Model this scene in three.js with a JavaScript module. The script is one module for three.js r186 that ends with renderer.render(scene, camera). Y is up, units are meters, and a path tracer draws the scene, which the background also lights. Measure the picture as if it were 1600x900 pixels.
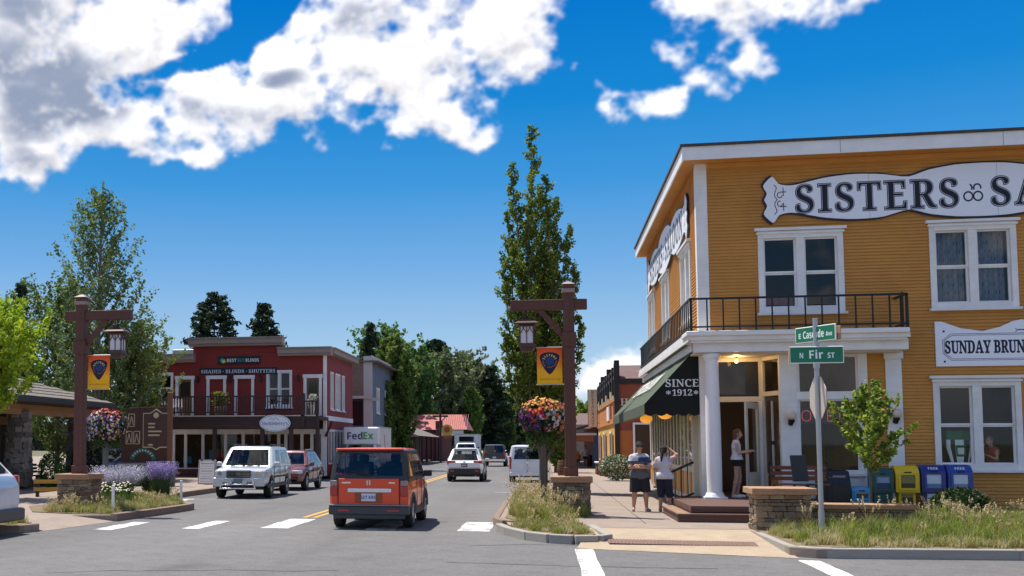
import * as THREE from 'three';
import { mergeGeometries, toCreasedNormals, mergeVertices } from 'three/addons/utils/BufferGeometryUtils.js';
import { RoundedBoxGeometry } from 'three/addons/geometries/RoundedBoxGeometry.js';
import { ImprovedNoise } from 'three/addons/math/ImprovedNoise.js';
import { FontLoader } from 'three/addons/loaders/FontLoader.js';
import { TextGeometry } from 'three/addons/geometries/TextGeometry.js';
import { Brush, Evaluator, SUBTRACTION } from 'three-bvh-csg';

// ---------------------------------------------------------------- camera, sky, sun, exposure
const scene = new THREE.Scene();
const camera = new THREE.PerspectiveCamera(THREE.MathUtils.radToDeg(2 * Math.atan(565 / 1760)), 2200 / 1130, 0.1, 9000);
camera.position.set(0, 1.87, 0);
const YAW = 11.311 * Math.PI / 180, PITCH = 4.2244 * Math.PI / 180;
camera.lookAt(-Math.sin(YAW) * Math.cos(PITCH) * 50, 1.87 + Math.sin(PITCH) * 50, -Math.cos(YAW) * Math.cos(PITCH) * 50);
camera.setViewOffset(2200, 1130, 600, 0, 1600, 900);

const renderer = new THREE.WebGLRenderer({ antialias: true });
renderer.toneMapping = THREE.LinearToneMapping;
renderer.toneMappingExposure = 1.5;
renderer.shadowMap.enabled = true;

const sunDir = new THREE.Vector3(-0.36, 1, -0.48).normalize();
const sun = new THREE.DirectionalLight(new THREE.Color(1, 0.95, 0.86), 4.6);
sun.position.copy(sunDir).multiplyScalar(200); sun.castShadow = true;
Object.assign(sun.shadow.camera, { left: -90, right: 90, top: 90, bottom: -90, near: 1, far: 500 });
sun.shadow.mapSize.set(4096, 4096);
scene.add(sun); scene.add(sun.target); sun.target.position.set(-5, 0, -45);

const perlin = new ImprovedNoise();
const fbm3 = (x, y, z, o, f = 2.03) => { let s = 0, a = 0.5; for (let i = 0; i < o; i++) { s += a * perlin.noise(x, y, z); x *= f; y *= f; z *= f; a *= 0.5; } return s; };
const sstep = (a, b, x) => { if (a > b) return 1 - sstep(b, a, x); const t = Math.min(1, Math.max(0, (x - a) / (b - a))); return t * t * (3 - 2 * t); };
const lerp0 = (a, b, t) => a + (b - a) * t;
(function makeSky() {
  const W = 4096, Hh = 2048, data = new Float32Array(W * Hh * 4), D = 180 / Math.PI;
  const grad = [[0, .41, .465, .53], [2.5, .335, .44, .545], [5, .245, .39, .545], [9, .118, .285, .525], [13, .036, .212, .485], [17, .006, .163, .445], [22, .001, .124, .415], [35, .006, .09, .345], [60, .011, .077, .28], [90, .013, .072, .26]];
  // cumulus lumps: azimuth (from straight down the street, right positive), elevation, half sizes in degrees, weight
  const lumps = [[-25.66,18.77,7.89,4.79,1],[-21.22,19.96,3.91,3.51,1],[-26.51,14.5,2.6,2.4,1],[-22.76,15.49,4.4,1.9,1],[-27.62,22.92,13.03,3.51,1],[-14.3,17.32,5.69,2.55,1],[-9.32,18.71,7.37,3.51,1],[-5,19.67,4.97,3.35,1],[-16.93,16.02,4.98,1.6,1],[-2.05,20.14,2.62,2.39,.95],[-6.68,16.05,3.67,1.1,.8],[-7.96,23.45,5.68,2.55,1],[-1.69,23.19,2.61,1.6,.9],
    [8.85,20.08,2.3,2.2,.75],[10.35,21.6,3.79,1.8,.8],[7.56,18.51,1.3,1.5,.5],[6.38,17.01,1.3,1,.52],[3.92,16.25,1.25,.95,.55],[2.84,16.69,.5,.6,.45],[10.34,18.97,1,1.2,.5],[13.44,20.6,2.2,.7,.5],[8.48,17.25,.9,1,.45],
    [-34,24,9,5,1],[-44,19,10,4,1],[-60,15,9,4,.9],[30,24,7,3.5,.8],[46,17,9,3.5,.9],[3,3,5,1.4,.4],[9,2.2,7,1.2,.42],[-4,1.8,6,1.1,.4],[-48,4,9,1.6,.6],[38,4,10,1.8,.6]];
  const holes = [[-14.82,22.2,1.75,3.4,0],[-17.4,19.05,3.3,.8,.42]];
  const dark = [[-24.39,17.97,5,2.6],[-26.53,15.71,2.6,1.8],[-22.77,16.4,3,1.6],[-15.62,16.3,4.2,.8],[-25.7,20.82,3,1.2],[-9.31,20.67,2.4,1.4],[-27.25,13.54,3,1],[-4.69,18.6,2,.9],[-12.5,18.2,1.8,.7]];
  // how dense the cloud is towards an azimuth and elevation; th marks its thick, shaded parts
  const dens = (az, el, out) => {
    const a0 = az / D, up = el / D, ce = Math.cos(up), cy = Math.sin(up), x = Math.sin(a0) * ce, z = -Math.cos(a0) * ce, away = Math.abs(az) > 62 || el > 30;
    let mm = -1, th = 0;
    const A = az + fbm3(x * 9, cy * 9 + 3, z * 9, 3) * 3.2 * ce, E = el + fbm3(x * 9 + 7, cy * 9, z * 9 + 5, 3) * 2.2;
    if (Math.abs(az) < 75 && el < 34) {
      for (const [a, e, ra, re, w] of lumps) { const p = (A - a) / ra, q = (E - e) / re, v = w * (1 - (p * p + q * q)); if (v > -1.2) mm = mm > v ? mm + .18 * Math.max(0, v) : v + .18 * Math.max(0, mm); }
      for (const [a, e, ra, re, r] of holes) { const c = Math.cos(r), s = Math.sin(r), p = ((A - a) * c + (E - e) * s) / ra, q = (-(A - a) * s + (E - e) * c) / re, v = 1 - (p * p + q * q); if (v > 0) mm -= 1.55 * Math.sqrt(v); }
      if (out) for (const [a, e, ra, re] of dark) { const p = (A - a) / ra, q = (E - e) / re; th += Math.max(0, 1 - (p * p + q * q)); }
    }
    if (away) { const v = fbm3(x * 2.6 + 11, cy * 4.4, z * 2.6, 3) * 3.4 - .12; mm = Math.max(mm, v * sstep(62, 74, Math.abs(az) + Math.max(0, el - 30) * 3)); th += Math.max(0, v - .2) * .8; }  // cloud cover out of view raised to add fill light on shaded fronts
    if (mm < -.95) return -1;
    const f1 = fbm3(x * 22, cy * 26, z * 22, 7, 2.13), hi = fbm3(x * 150 + 5, cy * 170, z * 150, 3, 2.1), b1 = 1 - Math.abs(fbm3(x * 24 + 3, cy * 28 + 3, z * 24, 4)) * 3.1, b2 = 1 - Math.abs(fbm3(x * 62 + 8, cy * 72 + 8, z * 62, 3)) * 3.1;
    if (out) { out.th = th; out.hi = hi; out.x = x; out.y = cy; out.z = z; }
    return mm * .95 + f1 * 2.2 + (b1 - .55) * .48 + (b2 - .55) * .2 + hi * .42;
  };
  const o1 = {};
  for (let row = 0; row < Hh; row++) {
    const el = ((row + .5) / Hh - .5) * 180; let g = 0;
    while (g < grad.length - 2 && grad[g + 1][0] < el) g++;
    const t = Math.min(1, Math.max(0, (el - grad[g][0]) / (grad[g + 1][0] - grad[g][0]))), base = [1, 2, 3].map((k) => grad[g][k] + (grad[g + 1][k] - grad[g][k]) * t);
    for (let col = 0; col < W; col++) {
      const o = (row * W + col) * 4; data[o + 3] = 1;
      if (el < -1) { data[o] = .16; data[o + 1] = .16; data[o + 2] = .15; continue; }
      let r = base[0], gg = base[1], b = base[2], az = ((col + .5) / W - .5) * 360 + 90; if (az > 180) az -= 360;
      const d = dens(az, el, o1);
      if (d > -.16) {
        const al = sstep(-.16, .8 + .9 * o1.hi, d) * (el < 8 ? sstep(.3, 3, el) * .9 : 1);
        if (al > 0) {
          const k = 1 / Math.max(.3, Math.cos(el / D)), dS = Math.abs(az) > 50 || el > 30 ? d : (Math.max(-.2, dens(az - .3 * k, el + .62)) * .6 + Math.max(-.2, dens(az - .8 * k, el + 1.5)) * .4), f2 = fbm3(o1.x * 14 + 9, o1.y * 17 + .4, o1.z * 14, 4, 2.2);
          const lit = Math.min(1, Math.max(.52, .84 + .26 * (d - dS))), body = sstep(.1, 1.3, d), sh = Math.max(0, Math.min(1, (.06 + .9 * Math.min(1.1, o1.th) + f2 * .6 + .1 * (dS - d)) * body)), w = sstep(0, 1, sh);
          const cr = lerp0(.84 * lit, .205, w), cg = lerp0(.835 * lit, .245, w), cb = lerp0(.84 * lit + .02, .34, w);
          r += (cr - r) * al; gg += (cg - gg) * al; b += (cb - b) * al;
        }
      }
      data[o] = r; data[o + 1] = gg; data[o + 2] = b;
    }
  }
  const t = new THREE.DataTexture(data, W, Hh, THREE.RGBAFormat, THREE.FloatType);
  t.mapping = THREE.EquirectangularReflectionMapping; t.magFilter = THREE.LinearFilter; t.needsUpdate = true;
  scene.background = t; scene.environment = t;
})();

// ---------------------------------------------------------------- helpers
let seed = 7;
const rnd = () => { seed = (seed + 0x6d2b79f5) | 0; let t = Math.imul(seed ^ (seed >>> 15), 1 | seed); t = (t + Math.imul(t ^ (t >>> 7), 61 | t)) ^ t; return ((t ^ (t >>> 14)) >>> 0) / 4294967296; };
const rr = (a, b) => a + (b - a) * rnd(), pick = (a) => a[Math.floor(rnd() * a.length)], gauss = () => (rnd() + rnd() + rnd() + rnd() - 2) * 1.2;
const V = (x, y, z) => new THREE.Vector3(x, y, z), PI = Math.PI, lerp = (a, b, t) => a + (b - a) * t;
const taken = {};
const numbered = (n) => { taken[n] = (taken[n] ?? -1) + 1; return taken[n] ? n + '_' + String(taken[n]).padStart(3, '0') : n; };
const shade = (o) => { o.castShadow = true; o.receiveShadow = true; return o; };
function thing(name, label, category, pos = [0, 0, 0], turn = 0, group) {
  const o = new THREE.Group(); o.name = numbered(name); o.position.set(...pos); o.rotation.y = turn; o.userData = { label, category };
  if (group) o.userData.group = group; scene.add(o); return o;
}
const clean = (g) => { let q = g.index ? g.toNonIndexed() : g; for (const k of Object.keys(q.attributes)) if (!['position', 'normal', 'uv', 'color'].includes(k)) q.deleteAttribute(k); if (!q.attributes.uv) q.setAttribute('uv', new THREE.BufferAttribute(new Float32Array(q.attributes.position.count * 2), 2)); q.groups.length = 0; return q; };
const merge = (l) => Array.isArray(l) ? (l.length === 1 ? l[0] : mergeGeometries(l.map(clean))) : l;
function part(parent, name, geo, mat, label) { const m = shade(new THREE.Mesh(merge(geo), mat)); m.name = name; if (label) m.userData.label = label; parent.add(m); return m; }
function solo(name, label, category, geo, mat, group) { const m = shade(new THREE.Mesh(merge(geo), mat)); m.name = numbered(name); m.userData = { label, category }; if (group) m.userData.group = group; scene.add(m); return m; }
function struct(name, geo, mat) { const m = shade(new THREE.Mesh(merge(geo), mat)); m.name = numbered(name); m.userData = { kind: 'structure' }; scene.add(m); return m; }
function copy(root, pos, turn, label) { const r = root.clone(); r.name = numbered(root.name.replace(/_\d{3}$/, '')); r.userData = { ...root.userData }; if (label) r.userData.label = label; r.position.set(...pos); r.rotation.y = turn; scene.add(r); return r; }
const place = (g, x, y, z, ry = 0, rx = 0, rz = 0) => { if (rz) g.rotateZ(rz); if (rx) g.rotateX(rx); if (ry) g.rotateY(ry); return g.translate(x, y, z); };
function box(w, h, d, x = 0, y = 0, z = 0, ry = 0, rx = 0, rz = 0) {
  const g = new THREE.BoxGeometry(w, h, d), u = g.attributes.uv, s = [[d, h], [d, h], [w, d], [w, d], [w, h], [w, h]];
  for (let i = 0; i < 24; i++) { const k = s[i >> 2]; u.setXY(i, u.getX(i) * k[0] + x + z, u.getY(i) * k[1] + y); }
  return place(g, x, y, z, ry, rx, rz);
}
const ext = (x0, x1, y0, y1, z0, z1) => box(x1 - x0, y1 - y0, Math.abs(z1 - z0), (x0 + x1) / 2, (y0 + y1) / 2, (z0 + z1) / 2);
function rbox(w, h, d, r, x = 0, y = 0, z = 0, ry = 0, rx = 0, rz = 0, seg = 1) { return place(clean(new RoundedBoxGeometry(w, h, d, seg, r)), x, y, z, ry, rx, rz); }
const cyl = (r0, r1, h, n, x = 0, y = 0, z = 0, rx = 0, rz = 0, ry = 0) => place(new THREE.CylinderGeometry(r1, r0, h, n), x, y, z, ry, rx, rz);
function bar(a, b, w, d = w) { const A = V(...a), Bv = V(...b), l = A.distanceTo(Bv), g = new THREE.BoxGeometry(w, l, d); const q = new THREE.Quaternion().setFromUnitVectors(V(0, 1, 0), Bv.clone().sub(A).normalize()); g.applyQuaternion(q); const c = A.add(Bv).multiplyScalar(.5); return g.translate(c.x, c.y, c.z); }
function rod(a, b, r0, r1 = r0, n = 8) { const A = V(...a), Bv = V(...b), l = A.distanceTo(Bv), g = new THREE.CylinderGeometry(r1, r0, l, n, 1); g.applyQuaternion(new THREE.Quaternion().setFromUnitVectors(V(0, 1, 0), Bv.clone().sub(A).normalize())); const c = A.add(Bv).multiplyScalar(.5); return g.translate(c.x, c.y, c.z); }
const tube = (pts, r, n = 24, s = 6) => new THREE.TubeGeometry(new THREE.CatmullRomCurve3(pts.map((p) => V(...p))), n, r, s);
const lathe = (pts, n = 20) => new THREE.LatheGeometry(pts.map((p) => new THREE.Vector2(p[0], p[1])), n);
const poly = (pts) => { const s = new THREE.Shape(); pts.forEach((p, i) => (i ? s.lineTo(...p) : s.moveTo(...p))); s.closePath(); return s; };
const prism = (shape, depth, bevel = 0, seg = 6) => new THREE.ExtrudeGeometry(Array.isArray(shape) ? poly(shape) : shape, { depth: depth - 2 * bevel, bevelEnabled: bevel > 0, bevelSize: bevel, bevelThickness: bevel, bevelSegments: 1, curveSegments: seg }).translate(0, 0, bevel);
// a slab over a ground polygon [x, z], top at y1
function slab(pts, y0, y1) { const g = new THREE.ExtrudeGeometry(poly(pts.map(([x, z]) => [x, -z])), { depth: y1 - y0, bevelEnabled: false, curveSegments: 4 }); g.rotateX(-PI / 2).translate(0, y0, 0); return g; }
function quad(a, b, c, d) { const g = new THREE.BufferGeometry(); g.setAttribute('position', new THREE.Float32BufferAttribute([...a, ...b, ...c, ...a, ...c, ...d], 3)); const w = V(...a).distanceTo(V(...b)), h = V(...a).distanceTo(V(...d)); g.setAttribute('uv', new THREE.Float32BufferAttribute([0, 0, w, 0, w, h, 0, 0, w, h, 0, h], 2)); g.computeVertexNormals(); return g; }
function faceUV(g, x0, y0, w, h) { const p = g.attributes.position, u = new Float32Array(p.count * 2); for (let i = 0; i < p.count; i++) { u[2 * i] = (p.getX(i) - x0) / w; u[2 * i + 1] = (p.getY(i) - y0) / h; } g.setAttribute('uv', new THREE.BufferAttribute(u, 2)); return g; }
// rings of equal length joined into a closed skin
function loft(rings, crease = .6, caps = true) {
  const n = rings[0].length, pos = [], idx = [];
  for (const r of rings) for (const p of r) pos.push(...p);
  for (let i = 0; i < rings.length - 1; i++) for (let k = 0; k < n; k++) { const a = i * n + k, b = i * n + (k + 1) % n, c = a + n, d = b + n; idx.push(a, c, b, b, c, d); }
  if (caps) for (const [i, s] of [[0, 1], [rings.length - 1, -1]]) { const c = pos.length / 3, m = rings[i].reduce((q, p) => [q[0] + p[0] / n, q[1] + p[1] / n, q[2] + p[2] / n], [0, 0, 0]); pos.push(...m); for (let k = 0; k < n; k++) { const a = i * n + k, b = i * n + (k + 1) % n; s > 0 ? idx.push(c, a, b) : idx.push(c, b, a); } }
  const g = new THREE.BufferGeometry(); g.setAttribute('position', new THREE.Float32BufferAttribute(pos, 3)); g.setIndex(idx);
  g.setAttribute('uv', new THREE.Float32BufferAttribute(pos.filter((_, i) => i % 3 !== 1), 2));
  return crease > 0 ? clean(toCreasedNormals(g, crease)) : (g.computeVertexNormals(), g);
}
// ---- materials
const lin = (r, g, b) => new THREE.Color().setRGB(r, g, b);
const M = (color, roughness = .8, o = {}) => new THREE.MeshPhysicalMaterial({ color: color?.isColor ? color : new THREE.Color(color), roughness, ...o });
function lattice(n, s) { const a = new Float32Array(n * n); let q = s * 9301 + 17; for (let i = 0; i < n * n; i++) { q = (q * 1664525 + 1013904223) >>> 0; a[i] = q / 4294967296; } return a; }
function tileFbm(size, f0, oct, s = 1, fy = 1) {
  const out = new Float32Array(size * size); let amp = .5, tot = 0;
  for (let o = 0; o < oct; o++) {
    const nx = f0 << o, ny = Math.max(2, Math.round(nx * fy)), L = lattice(Math.max(nx, ny), s + o * 7), st = Math.max(nx, ny);
    for (let y = 0; y < size; y++) { const py = y / size * ny, iy = Math.floor(py), ty = py - iy, sy = ty * ty * (3 - 2 * ty), y0 = (iy % ny) * st, y1 = ((iy + 1) % ny) * st;
      for (let x = 0; x < size; x++) { const px = x / size * nx, ix = Math.floor(px), tx = px - ix, sx = tx * tx * (3 - 2 * tx), x0 = ix % nx, x1 = (ix + 1) % nx;
        out[y * size + x] += amp * lerp(lerp(L[y0 + x0], L[y0 + x1], sx), lerp(L[y1 + x0], L[y1 + x1], sx), sy); } }
    tot += amp; amp *= .55;
  }
  return out.map((v) => v / tot);
}
function tex(size, fn, meters, srgb = false) {
  const d = new Uint8Array(size * size * 4);
  for (let i = 0; i < size * size; i++) { const c = fn(i % size, Math.floor(i / size), i); for (let k = 0; k < 3; k++) d[i * 4 + k] = Math.max(0, Math.min(255, (c[k] ?? c[0]) * 255)); d[i * 4 + 3] = 255; }
  const t = new THREE.DataTexture(d, size, size); t.wrapS = t.wrapT = THREE.RepeatWrapping; t.magFilter = THREE.LinearFilter; t.minFilter = THREE.LinearMipmapLinearFilter; if (srgb) t.colorSpace = THREE.SRGBColorSpace; t.repeat.set(1 / meters, 1 / meters); t.needsUpdate = true; return t;
}
function canv(w, h, draw) { const c = document.createElement('canvas'); c.width = w; c.height = h; const x = c.getContext('2d'); draw(x, w, h); const t = new THREE.CanvasTexture(c); t.colorSpace = THREE.SRGBColorSpace; t.magFilter = THREE.LinearFilter; return t; }
const nA = tileFbm(512, 8, 6, 3), nB = tileFbm(512, 64, 3, 5), nC = tileFbm(512, 4, 5, 11), nW = tileFbm(512, 3, 6, 23, 20), nV = tileFbm(512, 40, 4, 31, .08);
const T = {
  grit: tex(512, (x, y, i) => { const v = .80 + (nA[i] - .5) * .35 + (nB[i] - .5) * .5; return [v, v, v * 1.0]; }, 1.6),
  gritB: tex(512, (x, y, i) => { const v = nB[i]; return [v, v, v]; }, .8, false),
  conc: tex(512, (x, y, i) => { const v = .86 + (nA[i] - .5) * .32 + (nB[i] - .5) * .16 + (nC[i] - .5) * .12; return [v, v * .995, v * .985]; }, 2.3),
  paint: tex(512, (x, y, i) => { const v = .92 + (nC[i] - .5) * .3 + (nA[i] - .5) * .14 + (nW[i] - .5) * .1; return [v, v * (1 + (nC[i] - .5) * .05), v * (1 + (nA[i] - .5) * .16)]; }, 3.1),
  wood: tex(512, (x, y, i) => { const v = .80 + (nW[i] - .5) * .7; return [v, v * .97, v * .95]; }, 1.2),
  woodV: tex(512, (x, y, i) => { const v = .80 + (nV[i] - .5) * .7; return [v, v * .97, v * .95]; }, 1.2),
  stone: tex(512, (x, y, i) => { const v = .75 + (nA[i] - .5) * .6 + (nB[i] - .5) * .3; return [v, v * (.98 + (nC[i] - .5) * .1), v * (.95 + (nC[i] - .5) * .25)]; }, .9),
  bump: tex(512, (x, y, i) => { const v = nA[i] * .6 + nB[i] * .4; return [v, v, v]; }, .7, false),
  roofing: tex(512, (x, y, i) => { const v = .7 + (nB[i] - .5) * .7 + (nA[i] - .5) * .3; return [v, v, v]; }, 1.5),
};
const m = {
  asphalt: M(lin(.162, .156, .154), .92, { map: T.grit, bumpMap: T.gritB, bumpScale: .004, vertexColors: true }),
  walk: M(lin(.305, .24, .197), .9, { map: T.conc, bumpMap: T.bump, bumpScale: .002 }),
  ramp: M(lin(.41, .32, .225), .9, { map: T.conc, bumpMap: T.bump, bumpScale: .002 }),
  kerb: M(lin(.36, .335, .30), .92, { map: T.conc, bumpMap: T.bump, bumpScale: .004 }),
  kerbBrown: M(lin(.24, .175, .13), .92, { map: T.conc, bumpMap: T.bump, bumpScale: .004 }),
  mark: M(lin(.74, .74, .72), .75, { map: tex(512, (x, y, i) => { const w = sstep(.5, .6, nA[i] * .55 + nB[i] * .45 + (nC[i] - .5) * .3), v = lerp(.95, .36, w) + (nB[i] - .5) * .14; return [v, v, v]; }, 1.7), bumpMap: T.gritB, bumpScale: .002 }),
  yellowMark: M(lin(.68, .36, .05), .75, { map: T.conc }),
  soil: M(lin(.25, .19, .115), 1, { map: T.stone, bumpMap: T.bump, bumpScale: .03 }),
  white: M(lin(.86, .84, .815), .55, { map: T.paint }),
  cream: M(lin(.70, .64, .52), .6, { map: T.paint }),
  ochre: M(lin(.60, .275, .055), .7, { map: T.paint, bumpMap: T.bump, bumpScale: .001 }),
  black: M(lin(.014, .014, .015), .5), iron: M(lin(.012, .012, .014), .42, { metalness: .3 }),
  glass: M(lin(.93, .95, .95), .015, { transmission: 1, thickness: 0, ior: 1.5 }),
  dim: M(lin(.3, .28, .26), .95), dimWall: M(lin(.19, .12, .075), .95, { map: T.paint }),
  timber: M(lin(.125, .042, .026), .62, { map: T.woodV, bumpMap: T.woodV, bumpScale: .004 }),
  timberH: M(lin(.125, .042, .026), .62, { map: T.wood, bumpMap: T.wood, bumpScale: .004 }),
  sandCap: M(lin(.46, .27, .16), .85, { map: T.stone, bumpMap: T.bump, bumpScale: .006 }),
  deck: M(lin(.13, .066, .05), .7, { map: T.wood }),
  steel: M(lin(.42, .43, .44), .45, { metalness: .75 }), chrome: M(lin(.8, .8, .82), .12, { metalness: 1 }),
  rubber: M(lin(.018, .018, .019), .85), mortar: M(lin(.11, .10, .09), 1, { map: T.conc }),
  shingle: M(lin(.22, .19, .165), .95, { map: T.roofing, bumpMap: T.bump, bumpScale: .01 }),
  bark: M(lin(.17, .15, .12), .95, { map: T.woodV, bumpMap: T.woodV, bumpScale: .02 }), darkBark: M(lin(.07, .05, .038), .95, { map: T.woodV }),
  leaf: new THREE.MeshPhysicalMaterial({ vertexColors: true, roughness: .82, transmission: .46, thickness: 0, side: THREE.DoubleSide, ior: 1.4, specularIntensity: .5 }),
  needle: new THREE.MeshPhysicalMaterial({ vertexColors: true, roughness: .9, side: THREE.DoubleSide, specularIntensity: .3 }),
  petal: new THREE.MeshPhysicalMaterial({ vertexColors: true, roughness: .8, transmission: .25, thickness: 0, side: THREE.DoubleSide }),
};
const stoneMats = [[.33, .24, .165], [.25, .19, .14], [.40, .29, .19], [.21, .16, .125], [.30, .19, .12], [.44, .34, .23]].map((c) => M(lin(...c), .9, { map: T.stone, bumpMap: T.bump, bumpScale: .012 }));
const rockMats = [[.20, .185, .17], [.14, .13, .12], [.26, .23, .20], [.17, .14, .115], [.30, .28, .26]].map((c) => M(lin(...c), .9, { map: T.stone, bumpMap: T.bump, bumpScale: .012 }));
const curbStone = [];
// a few uneven stone blocks, unit size, shared by every wall
const blockGeos = Array.from({ length: 6 }, () => { const g = clean(new RoundedBoxGeometry(1, 1, 1, 1, .07)), p = g.attributes.position; const j = Array.from({ length: 8 }, () => [rr(-.06, .06), rr(-.06, .06), rr(-.12, .12)]); for (let i = 0; i < p.count; i++) { const k = (p.getX(i) > 0 ? 1 : 0) + (p.getY(i) > 0 ? 2 : 0) + (p.getZ(i) > 0 ? 4 : 0); p.setXYZ(i, p.getX(i) + j[k][0], p.getY(i) + j[k][1], p.getZ(i) + j[k][2]); } g.computeVertexNormals(); return g; });
// ledgestone face: courses of blocks over a w x h rectangle; put(u, v, w, h) places one
function ledgestone(parent, w, h, frame, course = [.07, .14], mats = stoneMats, len = [.14, .42]) {
  for (let y = 0; y < h - .03;) { let ch = Math.min(rr(...course), h - y); if (h - y - ch < .05) ch = h - y;
    for (let x = 0; x < w - .02;) { let cl = Math.min(rr(...len), w - x); if (w - x - cl < .09) cl = w - x;
      const b = part(parent, 'stone', pick(blockGeos), pick(mats)); b.scale.set(cl - .012, ch - .012, .12 + rr(0, .035)); frame(b, x + cl / 2, y + ch / 2); x += cl; } y += ch; }
}
function stoneBlock(parent, w, h, d, y0, course, mats, len) { // four faces round a core centred at the parent's origin
  part(parent, 'core', box(w - .1, h, d - .1, 0, y0 + h / 2, 0), m.mortar);
  for (const [ang, l, off] of [[0, w, d / 2], [PI / 2, d, w / 2], [-PI / 2, d, w / 2], [PI, w, d / 2]]) ledgestone(parent, l, h, (b, x, y) => { const s = x - l / 2, o = off - .055; b.position.set(s * Math.cos(ang) + o * Math.sin(ang), y0 + y, -s * Math.sin(ang) + o * Math.cos(ang)); b.rotation.y = ang; }, course, mats, len);
}
// lapped boards on a wall facing +z, from x0..x1, y0..y1 with rectangular openings [x0, x1, y0, y1]
function siding(x0, x1, y0, y1, holes = [], lap = .1, proud = .018) {
  const pos = [], uv = [];
  const face = (a, b, c, d) => { pos.push(...a, ...b, ...c, ...a, ...c, ...d); for (const p of [a, b, c, a, c, d]) uv.push(p[0], p[1]); };
  for (let y = y0; y < y1 - .005; y += lap) {
    const t = Math.min(y + lap, y1), mid = (y + t) / 2; let runs = [[x0, x1]];
    for (const h of holes) if (mid > h[2] && mid < h[3]) runs = runs.flatMap(([a, b]) => (h[1] <= a || h[0] >= b ? [[a, b]] : [[a, h[0]], [h[1], b]].filter((r) => r[1] - r[0] > .005)));
    for (const [a, b] of runs) { const q = proud + rr(-.002, .002); face([a, y, q], [b, y, q], [b, t, .002], [a, t, .002]); face([a, y, 0], [b, y, 0], [b, y, q], [a, y, q]); }
  }
  const g = new THREE.BufferGeometry(); g.setAttribute('position', new THREE.Float32BufferAttribute(pos, 3)); g.setAttribute('uv', new THREE.Float32BufferAttribute(uv, 2)); g.computeVertexNormals(); return g;
}
// window facing +z, its outer casing w x h centred at the origin of its own axes; panes: columns x rows
function windowPart(parent, w, h, x, y, z, turn, o = {}) {
  const t = o.trim ?? .14, d = o.proud ?? .06, mat = o.mat ?? m.white, cols = o.cols ?? 2, mull = o.mull ?? .2, ih = h - 2 * t - (o.head ?? 0);
  const y0 = -h / 2 + t, iw = w - 2 * t, cw = (iw - mull * (cols - 1)) / cols, g = [box(t, h, d + .1, -w / 2 + t / 2, 0, d / 2 - .05), box(t, h, d + .1, w / 2 - t / 2, 0, d / 2 - .05), box(iw, t + (o.head ?? 0), d + .1, 0, h / 2 - (t + (o.head ?? 0)) / 2, d / 2 - .05), box(iw, t, d + .1, 0, -h / 2 + t / 2, d / 2 - .05)];
  for (let c = 1; c < cols; c++) g.push(box(mull, ih, d + .08, -iw / 2 + c * (cw + mull) - mull / 2, y0 + ih / 2, d / 2 - .055));
  const f = part(parent, o.name ?? 'window', g, mat); f.position.set(x, y, z); f.rotation.y = turn;
  part(f, 'sill', box(w + .1, .06, d + .1, 0, -h / 2 - .03, d / 2 + .02), mat);
  if (!o.plain) part(f, 'cap', [box(w + .16, .07, d + .12, 0, h / 2 + .035, d / 2 + .02), box(w + .06, .05, d + .06, 0, h / 2 - .06, d / 2 + .02)], mat);
  for (let c = 0; c < cols; c++) { const cx = -iw / 2 + cw / 2 + c * (cw + mull), s = .045, splits = o.splits ?? [0.5]; let lo = y0; const ys = [...splits.map((q) => y0 + q * ih), y0 + ih];
    ys.forEach((hi, k) => { const zz = -.06 - (k % 2 ? 0 : .03); part(f, 'sash', [box(s, hi - lo, .04, cx - cw / 2 + s / 2, (lo + hi) / 2, zz), box(s, hi - lo, .04, cx + cw / 2 - s / 2, (lo + hi) / 2, zz), box(cw - 2 * s, s, .04, cx, lo + s / 2, zz), box(cw - 2 * s, s, .04, cx, hi - s / 2, zz)], mat); part(f, 'pane', quad([cx - cw / 2 + s, lo + s, zz], [cx + cw / 2 - s, lo + s, zz], [cx + cw / 2 - s, hi - s, zz], [cx - cw / 2 + s, hi - s, zz]), o.glass ?? m.glass); lo = hi; }); }
  return f;
}
const font = await new FontLoader().loadAsync('fonts/droid/droid_serif_bold.typeface.json'), fontSans = await new FontLoader().loadAsync('fonts/droid/droid_sans_bold.typeface.json');
function text3(s, size, depth, f = font) { const g = new TextGeometry(s, { font: f, size, depth, curveSegments: 4, bevelEnabled: false }); g.computeBoundingBox(); const b = g.boundingBox; return clean(g.translate(-(b.min.x + b.max.x) / 2, -(b.min.y + b.max.y) / 2, 0)); }

// ---------------------------------------------------------------- ground, road, pavements
struct('ground', (() => { const g = new THREE.PlaneGeometry(7000, 7000, 1, 1).rotateX(-PI / 2).translate(0, -.06, -1500), u = g.attributes.uv; for (let i = 0; i < u.count; i++) u.setXY(i, u.getX(i) * 7000, u.getY(i) * 7000); return g; })(), M(lin(.16, .15, .085), 1, { map: T.stone }));
struct('road', (() => {
  const nx = 300, nz = 500, g = new THREE.PlaneGeometry(150, 445, nx, nz).rotateX(-PI / 2).translate(0, 0, -197.5), p = g.attributes.position, u = g.attributes.uv, c = new Float32Array(p.count * 3);
  for (let i = 0; i < p.count; i++) { const x = p.getX(i), z = p.getZ(i); u.setXY(i, x, z); const v = .98 + fbm3(x * .22, 1, z * .09, 4) * .42 + fbm3(x * 1.1, 4, z * .05, 3) * (z < -22 ? .34 : .16) - .3 * sstep(.28, .42, fbm3(x * .8, 9, z * .8, 3)); c[3 * i] = v; c[3 * i + 1] = v * .995; c[3 * i + 2] = v * 1.0; }
  g.setAttribute('color', new THREE.BufferAttribute(c, 3)); return g;
})(), m.asphalt);
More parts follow.
